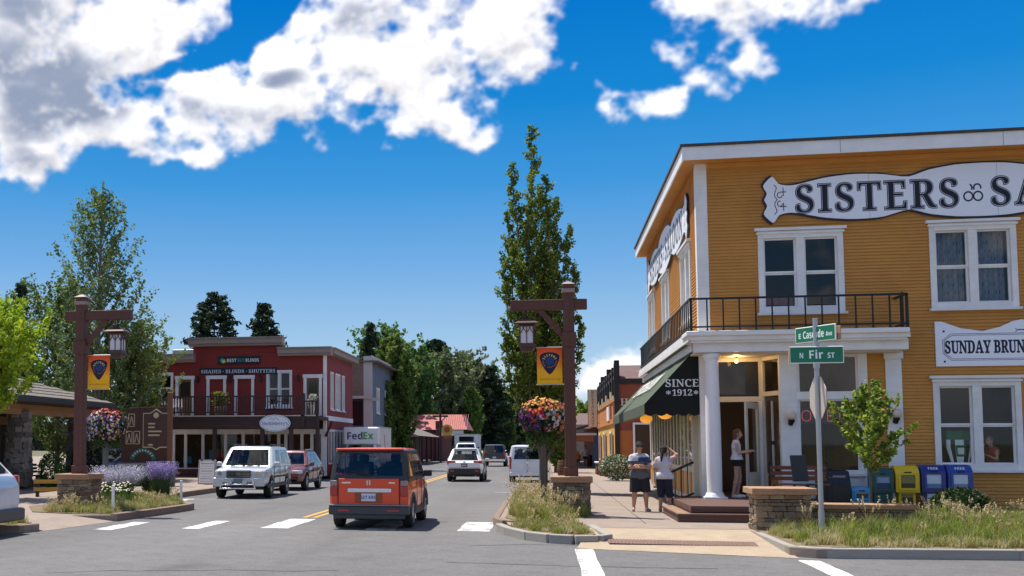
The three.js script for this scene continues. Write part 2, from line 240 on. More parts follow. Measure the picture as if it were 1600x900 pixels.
const flat = (pts, y) => { const g = new THREE.ShapeGeometry(poly(pts.map(([x, z]) => [x, -z]))); return g.rotateX(-PI / 2).translate(0, y, 0); };
const strip = (x0, x1, z0, z1, y = .004) => flat([[x0, z0], [x1, z0], [x1, z1], [x0, z1]], y);
function worn(x0, x1, z0, z1) { // painted bar with chipped edges
  const a = []; const n = 9; for (let i = 0; i <= n; i++) a.push([lerp(x0, x1, i / n) , z0 + rr(-.03, .03)]); for (let i = 1; i < n; i++) a.push([x1 + rr(-.018, .018), lerp(z0, z1, i / n)]); for (let i = 0; i <= n; i++) a.push([lerp(x1, x0, i / n), z1 + rr(-.03, .03)]); for (let i = 1; i < n; i++) a.push([x0 + rr(-.018, .018), lerp(z1, z0, i / n)]); return flat(a, .004);
}
for (const [x0, x1, z0, z1] of [[-1.92, -1.22, -24.8, -27.7], [-3.95, -3.3, -24.8, -27.8], [-6.35, -5.7, -24.85, -28], [-8.02, -7.62, -24.3, -26.9], [-9.85, -9.4, -23.6, -26.1]]) struct('crosswalk_bar', worn(x0, x1, z1, z0), m.mark);
struct('crosswalk_bar', worn(.48, .8, -20.95, -15), m.mark); struct('crosswalk_bar', worn(3.97, 4.3, -19.6, -15), m.mark);
struct('stop_line', worn(-12.3, -11.9, -37.5, -35.9), m.mark);
struct('centre_line', [strip(-6.2, -6.07, -420, -28.6), strip(-5.93, -5.8, -420, -28.6)], m.yellowMark);
struct('centre_line', [strip(-.2, -.05, -6, 30)], m.yellowMark);
for (const z of [-45.2, -52.2, -59.3]) struct('parking_line', strip(-2.0, .2, z, z + .1), m.mark);
for (const z of [-37.6, -44.2, -50.6, -57]) struct('parking_line', strip(-12.6, -10.7, z, z + .1), m.mark);
{ const tar = M(lin(.035, .035, .037), .6); // sealed cracks
  for (let k = 0; k < 7; k++) { let x = rr(-11, 6), z = k < 5 ? rr(-24, -12) : rr(-48, -30); const dx = rr(-1, 1), dz = rr(-.25, .25), l = [], r = []; if (k >= 5) x = rr(-9, -2.5); for (let i = 0; i < 14; i++) { const w = rr(.012, .03); l.push([x, z - w]); r.unshift([x, z + w]); x += .32 * Math.sign(dx) + rr(-.05, .05); z += dz * .3 + rr(-.13, .13); } struct('tar_seam', flat([...l, ...r], .003), tar); } }
// right pavement
const rightEdge = [[.35, -420], [.35, -49], [-.2, -47.4], [-1.1, -45.4], [-1.12, -32], [-1.1, -27], [-.9, -25.9], [.75, -25.6], [.9, -24.3], [4.0, -24.3], [4.0, -20.35], [4.35, -20.02], [5.2, -20.08], [7.5, -20.3], [40, -21.2], [75, -22.2], [75, -420]];
struct('pavement', slab(rightEdge, -.05, .15), m.walk);
struct('kerb_ramp', (() => { const a = [.52, .006, -21.05], b = [4.07, .006, -19.93], c = [4.07, .152, -24.3], d = [.88, .152, -24.3]; return quad(a, b, c, d); })(), m.ramp);
struct('kerb_ramp', quad([-.72, .004, -24.5], [.3, .004, -25.3], [.76, .152, -25.62], [-.9, .152, -25.92]), m.ramp);
{ const y = (z) => .006 + (z + 20.6) / (-24.3 + 20.6) * .146; const plate = [], dome = new THREE.CylinderGeometry(.012, .02, .008, 6), list = [];
  plate.push(quad([1.12, y(-21.65) + .008, -21.65], [3.72, y(-21.65) + .008, -21.5], [3.75, y(-22.3) + .008, -22.15], [1.1, y(-22.3) + .008, -22.3]));
  for (let i = 0; i < 40; i++) for (let j = 0; j < 9; j++) { const x = 1.15 + i * .0645, z = -21.69 - j * .068 + i * .0036; list.push(dome.clone().translate(x, y(z) + .02, z)); }
  const o = struct('tactile_plate', plate, M(lin(.19, .11, .085), .8, { map: T.conc })); const dm = part(o, 'domes', list, M(lin(.22, .13, .10), .7)); dm.userData.kind = 'stuff'; }
struct('expansion_joint', [strip(.9, 4.0, -24.32, -24.28, .1535), strip(-1, 3.4, -29.6, -29.57, .1535), strip(-1, 3.4, -34.6, -34.57, .1535), strip(-.9, 3.6, -40.5, -40.47, .1535), strip(2.1, 2.13, -60, -25.7, .1535)], M(lin(.12, .1, .09), 1));
// left pavement
const leftEdge = [[-75, -20.8], [-11.35, -22], [-10.95, -22.3], [-10.78, -22.9], [-10.8, -23.1], [-10.42, -26.1], [-10.34, -26.3], [-10.12, -28.5], [-9.96, -30.9], [-10.02, -31.5], [-10.5, -32.3], [-12.3, -36.2], [-12.75, -38], [-12.75, -420], [-75, -420]];
struct('pavement', slab([[-75, -20.8], [-11.35, -22], [-10.95, -22.3], [-10.78, -22.9], [-11.6, -23.4], [-11.4, -26], [-10.34, -26.3], ...leftEdge.slice(7)], -.05, .15), m.walk);
struct('kerb_ramp', quad([-10.72, .005, -23.0], [-10.36, .005, -26.2], [-11.42, .153, -26], [-11.62, .153, -23.4]), m.walk);
function kerb(pts, width, top, seg, mat, label) {
  const o = new THREE.Group(); o.name = numbered('kerb'); o.userData = { kind: 'structure' }; scene.add(o);
  for (let i = 0; i < pts.length - 1; i++) {
    const a = pts[i], b = pts[i + 1], L = Math.hypot(b[0] - a[0], b[1] - a[1]), n = Math.max(1, Math.round(L / seg)), ang = Math.atan2(-(b[1] - a[1]), b[0] - a[0]), nx = -(b[1] - a[1]) / L, nz = (b[0] - a[0]) / L;
    for (let k = 0; k < n; k++) { const t = (k + .5) / n, off = width / 2 - Math.sign(width) * .008, x = lerp(a[0], b[0], t) - nx * off, z = lerp(a[1], b[1], t) - nz * off, lenS = L / n + (i && n === 1 ? .015 : -.012);
      part(o, 'kerb_stone', place(clean(new RoundedBoxGeometry(lenS, top + .06, Math.abs(width), 2, .022)), x, (top - .06) / 2 + rr(-.003, .003), z, ang), mat); }
  }
}
kerb([[40, -21.2], [14, -20.5], [7.5, -20.3], [5.2, -20.08], [4.6, -20.02], [4.3, -20.1], [4.08, -20.35], [4.0, -20.7], [4.0, -22], [4.0, -23.4]], -.17, .17, 3, m.kerb);
kerb([[-.95, -24.95], [-.72, -23.9], [-.3, -22.75], [.1, -22.2], [.5, -22.02], [.9, -22.12], [1.08, -22.45], [.98, -23.6], [.86, -25.0]].reverse(), .16, .17, 3, m.kerb);
kerb([[.35, -150], [.35, -49], [-.2, -47.4], [-1.1, -45.4], [-1.12, -32], [-1.1, -27], [-.85, -25.95], [.2, -25.72], [.78, -25.6]], -.16, .175, 3, m.kerbBrown);
kerb([[-10.34, -26.3], [-10.12, -28.5], [-9.96, -30.9], [-10.02, -31.5], [-10.5, -32.3], [-12.3, -36.2], [-12.75, -38], [-12.75, -150]], .2, .19, 2.4, m.kerbBrown);
kerb([[-30, -21.5], [-11.35, -22.0], [-10.95, -22.3], [-10.8, -22.95]], .2, .17, 3, m.kerbBrown);
// planting beds
struct('planting_bed', slab([[4.1, -20.4], [4.5, -20.2], [7.5, -20.46], [16, -20.8], [16, -29.2], [7.3, -29.2], [7.3, -25], [4.1, -24.2]], .1, .172), m.soil);
struct('planting_bed', slab([[-.82, -24.9], [-.6, -23.9], [-.2, -22.85], [.2, -22.35], [.8, -22.3], [.92, -22.6], [.84, -23.6], [.74, -24.9]], -.02, .15), m.soil);
struct('planting_bed', slab([[-.95, -44.6], [-.97, -27], [-.7, -26.1], [.1, -25.95], [1.15, -28.5], [.7, -31], [.6, -44.6]], .1, .172), m.soil);
struct('planting_bed', slab([[-10.58, -26.5], [-10.32, -28.6], [-10.2, -31.3], [-11.3, -33.6], [-12.4, -36], [-13.6, -36.2], [-14.2, -29.5], [-12.9, -27], [-11.5, -26.4]], .1, .172), m.soil);
struct('planting_bed', slab([[-11, -22.5], [-11.1, -23.2], [-12.4, -23.4], [-12.6, -22.4]], .1, .172), m.soil);
struct('planting_bed', slab([[-12.95, -98], [-12.95, -72], [-10.6, -76], [-10.4, -96]], -.02, .22), m.soil);

// ---------------------------------------------------------------- the yellow saloon on the corner (wall plane z = -31, street side x = 4.03)
{
  const X0 = 4.03, X1 = 17.8, ZF = -31, ZB = -45.8, S = thing('saloon_building', 'two storey yellow clapboard saloon with white trim and corner balcony', 'building');
  const W1 = [5.53, 7.62, 5.3, 7.46], W2 = [9.67, 11.69, 5.32, 7.51], W3 = [13.7, 15.75, 5.32, 7.51], L1 = [9.62, 11.64, 1.24, 3.54], L2 = [13.7, 15.7, 1.24, 3.54], inset = (h, t = .1) => [h[0] + t, h[1] - t, h[2] + t, h[3] - t];
  const wall = (g, turn, x, z) => { g.rotateY(turn); return g.translate(x, 0, z); };
  part(S, 'front_siding', siding(X0 + .26, X1, 4.6, 9.34, [W1, W2, W3].map((h) => inset(h)), .086, .032).translate(0, 0, ZF), m.ochre);
  part(S, 'lower_siding', siding(8.09, X1, .3, 4.6, [L1, L2].map((h) => inset(h)), .086, .032).translate(0, 0, ZF), m.ochre);
  part(S, 'foundation', ext(6.3, X1, 0, .3, ZF - .2, ZF - .02), m.mortar);
  const side = [[-32.3, -34.6], [-37.8, -40.1], [-42.7, -44.95]]; // street-side upper windows, in z
  const toLocal = (z) => z - ZB; // local x runs from the far end (0) towards the corner
  part(S, 'street_siding', wall(siding(0, ZF - ZB - .26, 4.6, 9.34, side.map(([a, b]) => [toLocal(b) + .1, toLocal(a) - .1, 5.42, 7.4]), .086, .032), -PI / 2, X0, ZB), m.ochre);
  part(S, 'corner_board', [ext(X0 - .025, X0 + .26, 4.6, 9.34, ZF + .03, ZF - .02), ext(X0 - .03, X0 - .001, 4.6, 9.34, ZF + .025, ZF - .26)], m.white);
  part(S, 'corner_board', ext(X0 - .03, X0 + .1, .3, 9.34, ZB - .03, ZB + .12), m.white);
  part(S, 'rear_wall', [ext(X0 + .05, X1, .2, 9.3, ZB, ZB + .15), ext(X1 - .15, X1, .2, 9.3, ZB, ZF - .1)], m.ochre);
  // eaves, roof
  part(S, 'soffit', [ext(3.66, X1 + .4, 9.335, 9.365, ZF + .02, -30.48), ext(3.66, X0, 9.335, 9.365, ZF + .02, ZB - .4)], m.ochre);
  part(S, 'fascia', [ext(3.62, X1 + .45, 9.33, 9.68, -30.48, -30.44), ext(3.62, 3.66, 9.33, 9.68, -30.48, ZB - .45)], m.white);
  part(S, 'fascia_joint', [7.5, 11.3, 15.2].map((x) => ext(x, x + .012, 9.335, 9.675, -30.439, -30.436)), m.dim);
  part(S, 'frieze_board', [ext(X0 + .26, X1, 9.2, 9.33, ZF - .02, ZF + .045)], m.ochre);
  part(S, 'roof', [ext(3.57, X1 + .5, 9.68, 9.75, -30.39, ZB - .5), loft([[[3.7, 9.75, -30.5], [X1 + .4, 9.75, -30.5], [X1 + .4, 9.75, ZB - .4], [3.7, 9.75, ZB - .4]], [[9, 10.6, -36], [14, 10.6, -36], [14, 10.6, -41], [9, 10.6, -41]]].map((r) => r.reverse()), .1)], M(lin(.10, .085, .075), .9, { map: T.roofing }));
  // windows
  const winAt = (h, o) => windowPart(S, h[1] - h[0], h[3] - h[2], (h[0] + h[1]) / 2, (h[2] + h[3]) / 2, ZF, 0, { head: .05, ...o });
  [W1, W2, W3, L1, L2].forEach((h) => winAt(h));
  side.forEach(([a, b]) => windowPart(S, a - b, 2.18, X0, 6.41, (a + b) / 2, -PI / 2, { head: .05 }));
  const curtain = (x0, x1, y0, y1, z) => { const g = new THREE.PlaneGeometry(x1 - x0, y1 - y0, 40, 2), p = g.attributes.position; for (let i = 0; i < p.count; i++) p.setZ(i, .025 * Math.sin(p.getX(i) * 42) + .01 * Math.sin(p.getX(i) * 97)); g.computeVertexNormals(); return g.translate((x0 + x1) / 2, (y0 + y1) / 2, z); };
  const lm = M(lin(.30, .32, .36), .95, { side: THREE.DoubleSide, map: canv(256, 256, (c) => { c.fillStyle = '#b9c2cc'; c.fillRect(0, 0, 256, 256); for (let i = 0; i < 70; i++) { c.fillStyle = i % 3 ? '#5d6a76' : '#e6ecf0'; c.beginPath(); c.ellipse(12 + (i % 8) * 32 + (Math.floor(i / 8) % 2) * 14, 10 + Math.floor(i / 8) * 30, 3.4, 8, .4, 0, 7); c.fill(); } }) });
  const lt = lm.map; lt.wrapS = lt.wrapT = THREE.RepeatWrapping;
  part(S, 'lace_curtain', [curtain(9.85, 10.55, 5.5, 7.32, ZF - .32), curtain(10.8, 11.5, 5.5, 7.32, ZF - .32)], lm);
  part(S, 'lace_curtain', [curtain(13.85, 14.6, 5.5, 7.32, ZF - .32)], lm);
  part(S, 'window_blind', [curtain(5.7, 6.45, 5.5, 5.75, ZF - .3)], M(lin(.25, .1, .09), .9, { side: THREE.DoubleSide }));
  side.forEach(([a, b]) => part(S, 'blind', place(curtain(-(a - b) / 2 + .2, (a - b) / 2 - .2, -.9, .9, 0), X0 + .25, 6.41, (a + b) / 2, -PI / 2), M(lin(.5, .48, .44), .9, { side: THREE.DoubleSide })));
  // rooms behind the glass
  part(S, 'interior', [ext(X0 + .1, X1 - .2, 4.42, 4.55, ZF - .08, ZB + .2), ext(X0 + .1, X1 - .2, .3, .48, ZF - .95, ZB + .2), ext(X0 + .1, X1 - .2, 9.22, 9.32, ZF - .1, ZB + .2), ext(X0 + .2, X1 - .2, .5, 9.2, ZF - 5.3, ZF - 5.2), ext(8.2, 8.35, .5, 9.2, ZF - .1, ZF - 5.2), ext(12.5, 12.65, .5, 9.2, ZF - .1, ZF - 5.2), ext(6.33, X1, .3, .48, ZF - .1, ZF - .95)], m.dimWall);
  // porch, balcony
  part(S, 'porch_deck', ext(3.17, 6.75, .37, .5, -26.6, ZF - .9), m.deck);
  part(S, 'porch_riser', [ext(3.19, 6.74, .15, .37, -26.64, -26.72), ext(6.64, 6.74, .15, .37, -26.72, ZF - .05), ext(3.19, 3.3, .15, .37, -26.72, ZF - .8)], m.deck);
  part(S, 'step', [rbox(3.9, .05, 3.4, .012, 4.8, .315, -28.05), box(3.86, .14, .06, 4.8, .22, -26.42), box(.06, .14, 3.2, 2.9, .22, -28.1)], m.deck);
  part(S, 'side_step', rbox(.28, .05, 3.5, .012, 3.0, .318, -28.15), M(lin(.33, .2, .12), .8, { map: T.wood }));
  part(S, 'balcony_floor', [rbox(5.28, .13, 1.1, .03, 6.2, 4.70, -30.45), ext(3.62, X0, 4.64, 4.765, ZF, ZB + .1)], m.white);
  part(S, 'balcony_cornice', [ext(3.62, 8.86, 4.53, 4.64, -29.98, -30.02), ext(3.67, 8.8, 4.47, 4.55, -30.03, -30.1), ext(3.6, 3.64, 4.5, 4.64, -30, ZB + .1), ext(3.66, 8.82, 4.5, 4.6, -30.1, ZF + .01)], m.white);
  part(S, 'balcony_beam', [ext(3.78, 8.86, 4.24, 4.5, -30.16, -30.5), ext(3.75, X0 - .01, 4.3, 4.5, -30.6, ZB + .1)], m.white);
  part(S, 'porch_ceiling', ext(3.78, 8.8, 4.2, 4.24, -30.5, ZF - 1.1), m.cream);
  const rail = [ext(3.68, 8.84, 5.58, 5.63, -30.03, -30.09), ext(3.68, 8.84, 4.86, 4.9, -30.04, -30.08), ext(3.66, 3.71, 5.58, 5.63, -30.03, ZB + .2), ext(3.665, 3.705, 4.86, 4.9, -30.08, ZB + .2)];
  part(S, 'balcony_rail', rail, m.iron);
  for (let i = 0; i <= 13; i++) { const x = 3.7 + i * .394; part(S, 'baluster', [box(i % 13 ? .035 : .06, .86, i % 13 ? .035 : .06, x, 5.19, -30.06), box(.07, .03, .07, x, 4.785, -30.06)], m.iron); }
  part(S, 'baluster', [box(.05, .9, .05, 8.72, 5.2, -30.06)], m.iron);
  for (let z = -30.5; z > ZB + .2; z -= .4) part(S, 'baluster', box(.03, .84, .03, 3.685, 5.19, z), m.iron);
  part(S, 'railing_return', [ext(8.78, 8.84, 5.58, 5.63, -30.09, ZF), ext(8.79, 8.83, 4.86, 4.9, -30.09, ZF), box(.035, .86, .035, 8.81, 5.2, -30.5)], m.iron);
  const colG = lathe([[0, .5], [.25, .5], [.25, .56], [.225, .6], [.215, .64], [.185, .67], [.19, 1.2], [.185, 2.4], [.16, 4.02], [.185, 4.05], [.185, 4.09], [.22, 4.12], [.22, 4.24], [0, 4.24]], 28);
  part(S, 'column', place(colG, 4.22, 0, -30.4), m.white);
  part(S, 'column_plinth', rbox(.56, .05, .56, .01, 4.22, .525, -30.4), m.white);
  part(S, 'corner_post', [ext(8.52, 8.9, .3, 4.24, -30.97, ZF + .06), ext(8.48, 8.94, .3, .55, -30.95, ZF + .09), ext(8.48, 8.94, 4.06, 4.24, -30.9, ZF + .09)], m.white);
  // ground floor front right of the entrance
  part(S, 'wall_post', [ext(5.97, 6.38, .5, 4.22, ZF - .1, ZF + .05)], m.white);
  part(S, 'wall_post', [ext(7.93, 8.09, .5, 4.22, ZF - .1, ZF + .05)], m.white);
  const shopW = windowPart(S, 1.55, 3.1, 7.155, 2.68, ZF, 0, { cols: 1, trim: .05, splits: [.62], plain: true, proud: .03 });
  part(S, 'transom_bar', [ext(6.38, 7.93, 3.04, 3.24, ZF - .04, ZF + .045)], m.white);
  part(S, 'window_bay', [ext(6.38, 7.93, .5, 1.13, ZF - .1, ZF + .03), ext(6.5, 7.8, .65, 1.0, ZF + .03, ZF + .045)], m.white);
  // recessed entrance: door wall at z = -31.9
  const ZD = ZF - .9;
  part(S, 'entry_wall', [ext(3.9, 4.5, .5, 4.22, ZD, ZD - .1), ext(4.5, 5.72, 3.02, 3.16, ZD + .04, ZD - .1), ext(4.5, 5.72, 4.1, 4.22, ZD, ZD - .1), ext(5.62, 5.74, .5, 4.22, ZD + .03, ZD - .1)], m.cream);
  part(S, 'door_frame', [ext(4.4, 4.5, .5, 3.02, ZD + .04, ZD - .12), ext(5.6, 5.68, .5, 3.02, ZD + .05, ZD - .12)], m.white);
  part(S, 'transom_window', [ext(4.5, 5.62, 3.16, 3.22, ZD - .02, ZD - .06), ext(4.5, 4.55, 3.22, 4.1, ZD - .02, ZD - .06), ext(5.3, 5.62, 3.22, 4.1, ZD - .02, ZD - .08)], m.black);
  part(S, 'transom_pane', quad([4.55, 3.22, ZD - .05], [5.3, 3.22, ZD - .05], [5.3, 4.1, ZD - .05], [4.55, 4.1, ZD - .05]), m.glass);
  const door = part(S, 'door', [box(.12, 2.46, .05, .06, 1.24, 0), box(.12, 2.46, .05, .86, 1.24, 0), box(.68, .16, .05, .46, 2.39, 0), box(.68, .62, .05, .46, .32, 0), box(.5, .4, .06, .46, .33, 0)], m.cream); door.position.set(5.58, .52, ZD + .02); door.rotation.y = PI - 1.0; door.rotation.y = -(PI - 1.05) ;
  part(door, 'pane', quad([.12, .63, 0], [.8, .63, 0], [.8, 2.31, 0], [.12, 2.31, 0]), m.glass); part(door, 'handle', [cyl(.03, .03, .1, 10, .86, 1.15, .04, PI / 2), cyl(.03, .03, .1, 10, .86, 1.15, -.04, PI / 2)], M(lin(.5, .35, .12), .3, { metalness: 1 }));
  // slanted sidelight between door wall and post
  const sl = part(S, 'sidelight', [box(.06, 3.5, .06, -.42, 2.2, 0), box(.06, 3.5, .06, .42, 2.2, 0), box(.8, .5, .05, 0, .75, 0), box(.8, .12, .06, 0, 3.1, 0), box(.8, .12, .06, 0, 4.05, 0)], m.cream); sl.position.set(5.86, .12, ZF - .46); sl.rotation.y = -1.25;
  part(sl, 'pane', quad([-.39, 1, 0], [.39, 1, 0], [.39, 4, 0], [-.39, 4, 0]), m.glass); part(sl, 'panel', box(.5, .3, .06, 0, .76, .005), M(lin(.45, .24, .05), .7));
  for (const [y0, y1] of [[1.05, 1.75], [1.85, 2.9]]) part(sl, 'muntin', box(.03, y1 - y0, .05, .0, (y0 + y1) / 2, 0), m.cream);
  // the handrail by the side steps
  part(S, 'handrail', [bar([3.1, 1.12, -30.7], [3.75, 1.42, -30.7], .06), bar([3.14, .34, -30.7], [3.75, .62, -30.7], .05), bar([3.12, .34, -30.7], [3.12, 1.13, -30.7], .04)], m.iron);
  for (let i = 1; i < 4; i++) part(S, 'rail_baluster', bar([3.12 + i * .16, .36 + i * .07, -30.7], [3.12 + i * .16, 1.12 + i * .075, -30.7], .025), m.iron);
  // street-side shop front under the awning
  part(S, 'street_wall', [ext(X0, X0 + .12, .3, 1.25, ZF - 1.0, ZB), ext(X0, X0 + .12, 3.6, 4.5, ZF - .1, ZB), ext(X0, X0 + .12, .3, 4.5, ZF - .02, ZF - .95)], m.cream);
  for (let z = ZF - 1.05; z > ZB; z -= .92) part(S, 'mullion', ext(X0 - .02, X0 + .14, .3, 3.6, z, z - .2), m.cream);
  for (let z = ZF - 1.25; z > ZB + .6; z -= .92) part(S, 'pane', quad([X0 - .004, 1.25, z - .72], [X0 - .004, 1.25, z], [X0 - .004, 3.6, z], [X0 - .004, 3.6, z - .72]), m.glass);
  for (let i = 0; i < 15; i++) part(S, 'wainscot', ext(X0 - .03, X0, .45, 1.1, ZF - 1.4 - i * .92, ZF - 1.9 - i * .92), m.ochre);
  part(S, 'return_wall', ext(3.98, X0 + .12, .5, 4.24, ZF - .02, ZF + .1), m.white);
  // lamps that belong to the wall
  const sconce = (x, y, z) => { const o = thing('wall_sconce', x < 7 ? 'round frosted glass sconce on the white post right of the door' : 'round frosted glass sconce on the white corner post behind the maple', 'lamp', [x, y, z]); part(o, 'globe', new THREE.SphereGeometry(.125, 18, 12), M(lin(.8, .66, .52), .5, { transmission: .2, thickness: 0 })); part(o, 'holder', [lathe([[0, -.26], [.03, -.26], [.035, -.22], [.06, -.18], [.09, -.13], [.07, -.1], [0, -.1]], 14), bar([0, -.17, 0], [0, -.2, -.13], .035), cyl(.06, .06, .02, 12, 0, -.2, -.12, PI / 2)], m.iron); };
  sconce(6.2, 2.62, ZF + .19); sconce(8.7, 2.66, ZF + .2);
  const bulb = (x, y, z, label) => { const o = thing('porch_bulb', label, 'lamp', [x, y, z]); part(o, 'bulb', lathe([[0, -.1], [.04, -.08], [.05, -.04], [.025, .02], [0, .02]], 12), M(lin(.9, .6, .25), .4, { emissive: lin(1, .5, .14), emissiveIntensity: 4 })); part(o, 'socket', cyl(.05, .035, .06, 12, 0, .05, 0), M(lin(.3, .2, .08), .4, { metalness: .8 })); const l = new THREE.PointLight(new THREE.Color(1, .62, .25), .9); l.position.set(0, -.04, 0); l.castShadow = true; l.name = 'porch_bulb_light'; o.add(l); };
  bulb(4.98, 4.12, ZF - .35, 'bare glowing bulb under the porch ceiling above the open door');
  const pend = (z, label) => { const o = thing('pendant_lamp', label, 'lamp', [3.25, 2.72, z]); part(o, 'shade', new THREE.SphereGeometry(.2, 16, 10).scale(1, .72, 1), M(lin(.85, .4, .06), .4, { emissive: lin(.9, .36, .04), emissiveIntensity: .5 })); part(o, 'stem', cyl(.012, .012, .5, 6, 0, .38, 0), m.iron); };
  pend(-32.5, 'golden globe lamp hanging under the front of the green awning'); pend(-38.5, 'golden globe lamp hanging under the awning farther down the street');
}
// the green awning on the street side
{
  const o = thing('shop_awning', 'dark green fabric awning reading since 1912 along the saloon street side', 'awning'), x0 = 4.0, x1 = 2.58, yt = 4.5, ym = 2.95, z0 = -31.05, z1 = -45.3;
  const green = M(lin(.06, .08, .048), .85, { side: THREE.DoubleSide, bumpMap: T.bump, bumpScale: .002 }), blackC = M(lin(.008, .009, .009), .9, { side: THREE.DoubleSide });
  const n = 40, pos = []; for (let i = 0; i <= n; i++) for (let k = 0; k <= 8; k++) { const t = k / 8, z = lerp(z0, z1, i / n), sag = -.05 * Math.sin(t * PI) * Math.abs(Math.sin(i / n * PI * 5)) ; pos.push(lerp(x0, x1, t), lerp(yt, ym, t) + sag, z); }
  const idx = []; for (let i = 0; i < n; i++) for (let k = 0; k < 8; k++) { const a = i * 9 + k; idx.push(a, a + 1, a + 9, a + 9, a + 1, a + 10); }
  const g = new THREE.BufferGeometry(); g.setAttribute('position', new THREE.Float32BufferAttribute(pos, 3)); g.setIndex(idx); g.computeVertexNormals(); g.setAttribute('uv', new THREE.Float32BufferAttribute(pos.flatMap((_, i) => i % 3 ? [] : [(pos[i + 2] - z1) / (z0 - z1), (pos[i] - x1) / (x0 - x1)]), 2));
  part(o, 'sloping_cover', g, green);
  const sv = (za, zb) => { const p = [[0, 0]]; const L = Math.abs(zb - za), k = Math.round(L / .3); p.push([L, 0], [L, -.26]); for (let i = k; i > 0; i--) { const w = L / k; for (let j = 1; j <= 4; j++) p.push([i * w - j * w / 4, -.26 - .06 * Math.sin(j / 4 * PI)]); } return poly(p); };
  part(o, 'valance', place(new THREE.ShapeGeometry(sv(z0, z1)), x1, ym, z0, PI / 2), green);
  part(o, 'end_panel', [place(new THREE.ShapeGeometry(poly([[x1, ym], [x0, ym], [x0, yt]])), 0, 0, z0), place(new THREE.ShapeGeometry(sv(0, x0 - x1)), x1, ym, z0)], blackC);
  part(o, 'end_panel', [place(new THREE.ShapeGeometry(poly([[x1, ym], [x0, ym], [x0, yt]])), 0, 0, z1)], blackC);
  const wm = M(lin(.78, .78, .76), .8);
  part(o, 'lettering', [place(text3('SINCE', .2, .006), 3.55, 3.5, z0 + .004), place(text3('1912', .17, .006), 3.55, 3.25, z0 + .004), place(text3('*', .2, .006), 3.2, 3.25, z0 + .004), place(text3('*', .2, .006), 3.9, 3.25, z0 + .004)], wm);
  const L = text3('SISTERS SALOON', .62, .004), ang = Math.atan2(yt - ym, x0 - x1); L.rotateX(-PI / 2); L.rotateZ(0); L.applyMatrix4(new THREE.Matrix4().makeBasis(V(0, 0, 1), V(-Math.sin(ang), Math.cos(ang), 0).normalize(), V(x1 - x0, ym - yt, 0).normalize())); part(o, 'lettering', L.translate((x0 + x1) / 2 - .02, (yt + ym) / 2 + .03, -38.2), wm);
  part(o, 'frame', [bar([x0, ym - .02, z0 - .05], [x1, ym - .02, z0 - .05], .03), bar([x1 + .02, ym - .03, z0], [x1 + .02, ym - .03, z1], .03), bar([x0, ym - .02, -38], [x1, ym - .02, -38], .03)], m.steel);
}
// name boards
const boardOutline = (() => { // left half in metres from the centre, mirrored
  const h = [[0, .78], [-.7, .76], [-1.4, .66], [-1.97, .50], [-2.7, .60], [-3.5, .63], [-4.3, .56], [-5.0, .42], [-5.3, .40], [-5.55, .46], [-5.72, .66], [-5.98, .42], [-5.88, .2], [-5.96, 0]];
  const up = [...h, ...h.slice(0, -1).reverse().map(([x, y]) => [x, -y * (x > -2.3 ? .86 : 1)])]; return [...up, ...up.slice(1, -1).reverse().map(([x, y]) => [-x, y])]; })();
const smoothPts = (pts, n) => new THREE.CatmullRomCurve3(pts.map(([x, y]) => V(x, y, 0)), true, 'catmullrom', .35).getPoints(n).slice(0, -1).map((p) => [p.x, p.y]);
const boardTex = canv(2048, 280, (c, w, h) => {
  c.fillStyle = '#e9ecf4'; c.fillRect(0, 0, w, h); for (let i = 0; i < 900; i++) { c.fillStyle = `rgba(120,130,150,${rnd() * .05})`; c.fillRect(rnd() * w, rnd() * h, rnd() * 60, rnd() * 5); }
  c.fillStyle = 'rgba(110,115,130,.5)'; for (const x of [512, 1100, 1536]) c.fillRect(x, 0, 2, h);
  const word = (s, x, y, size, gap) => { c.font = `bold ${size}px serif`; c.textBaseline = 'middle'; for (const ch of s) { const cw = c.measureText(ch).width; c.save(); c.translate(x, y); c.scale(1.06, 1.12); c.fillStyle = '#0b0c22'; c.strokeStyle = '#0b0c22'; c.lineWidth = 8; c.strokeText(ch, 0, 0); c.fillText(ch, 0, 0); c.strokeStyle = '#e9ecf4'; c.lineWidth = 1.6; c.strokeText(ch, 1, 0); c.fillStyle = '#0b0c22'; c.restore(); x += cw * 1.06 + gap; } };
  word('SISTERS', 158, 142, 160, 11); word('SALOON', 1066, 142, 160, 11);
  c.strokeStyle = '#14152e'; c.lineWidth = 7; for (const s of [-1, 1]) { c.beginPath(); c.arc(990 + s * 22, 160, 20, 0, 6.3); c.stroke(); c.beginPath(); c.arc(990 + s * 20, 122, 16, s > 0 ? 2.6 : -1.2, s > 0 ? 6.6 : 2.8 - 2.2); c.stroke(); }
  c.lineWidth = 4; for (const [ox, s] of [[70, 1], [1978, -1]]) { c.strokeStyle = '#5b2b3a'; for (const k of [-1, 1]) { c.beginPath(); c.moveTo(ox - s * 10, 140 + k * 68); c.bezierCurveTo(ox + s * 25, 140 + k * 50, ox - s * 30, 140 + k * 30, ox + s * 6, 140); c.stroke(); c.beginPath(); c.arc(ox + s * 18, 140 + k * 20, 12, 0, 5); c.stroke(); } c.strokeStyle = '#14152e'; for (const k of [-1, 1]) { c.beginPath(); c.moveTo(ox + s * 20, 140 + k * 34); c.lineTo(ox + s * 50, 140 + k * 34); c.moveTo(ox + s * 35, 140 + k * 16); c.lineTo(ox + s * 35, 140 + k * 54); c.stroke(); } } });
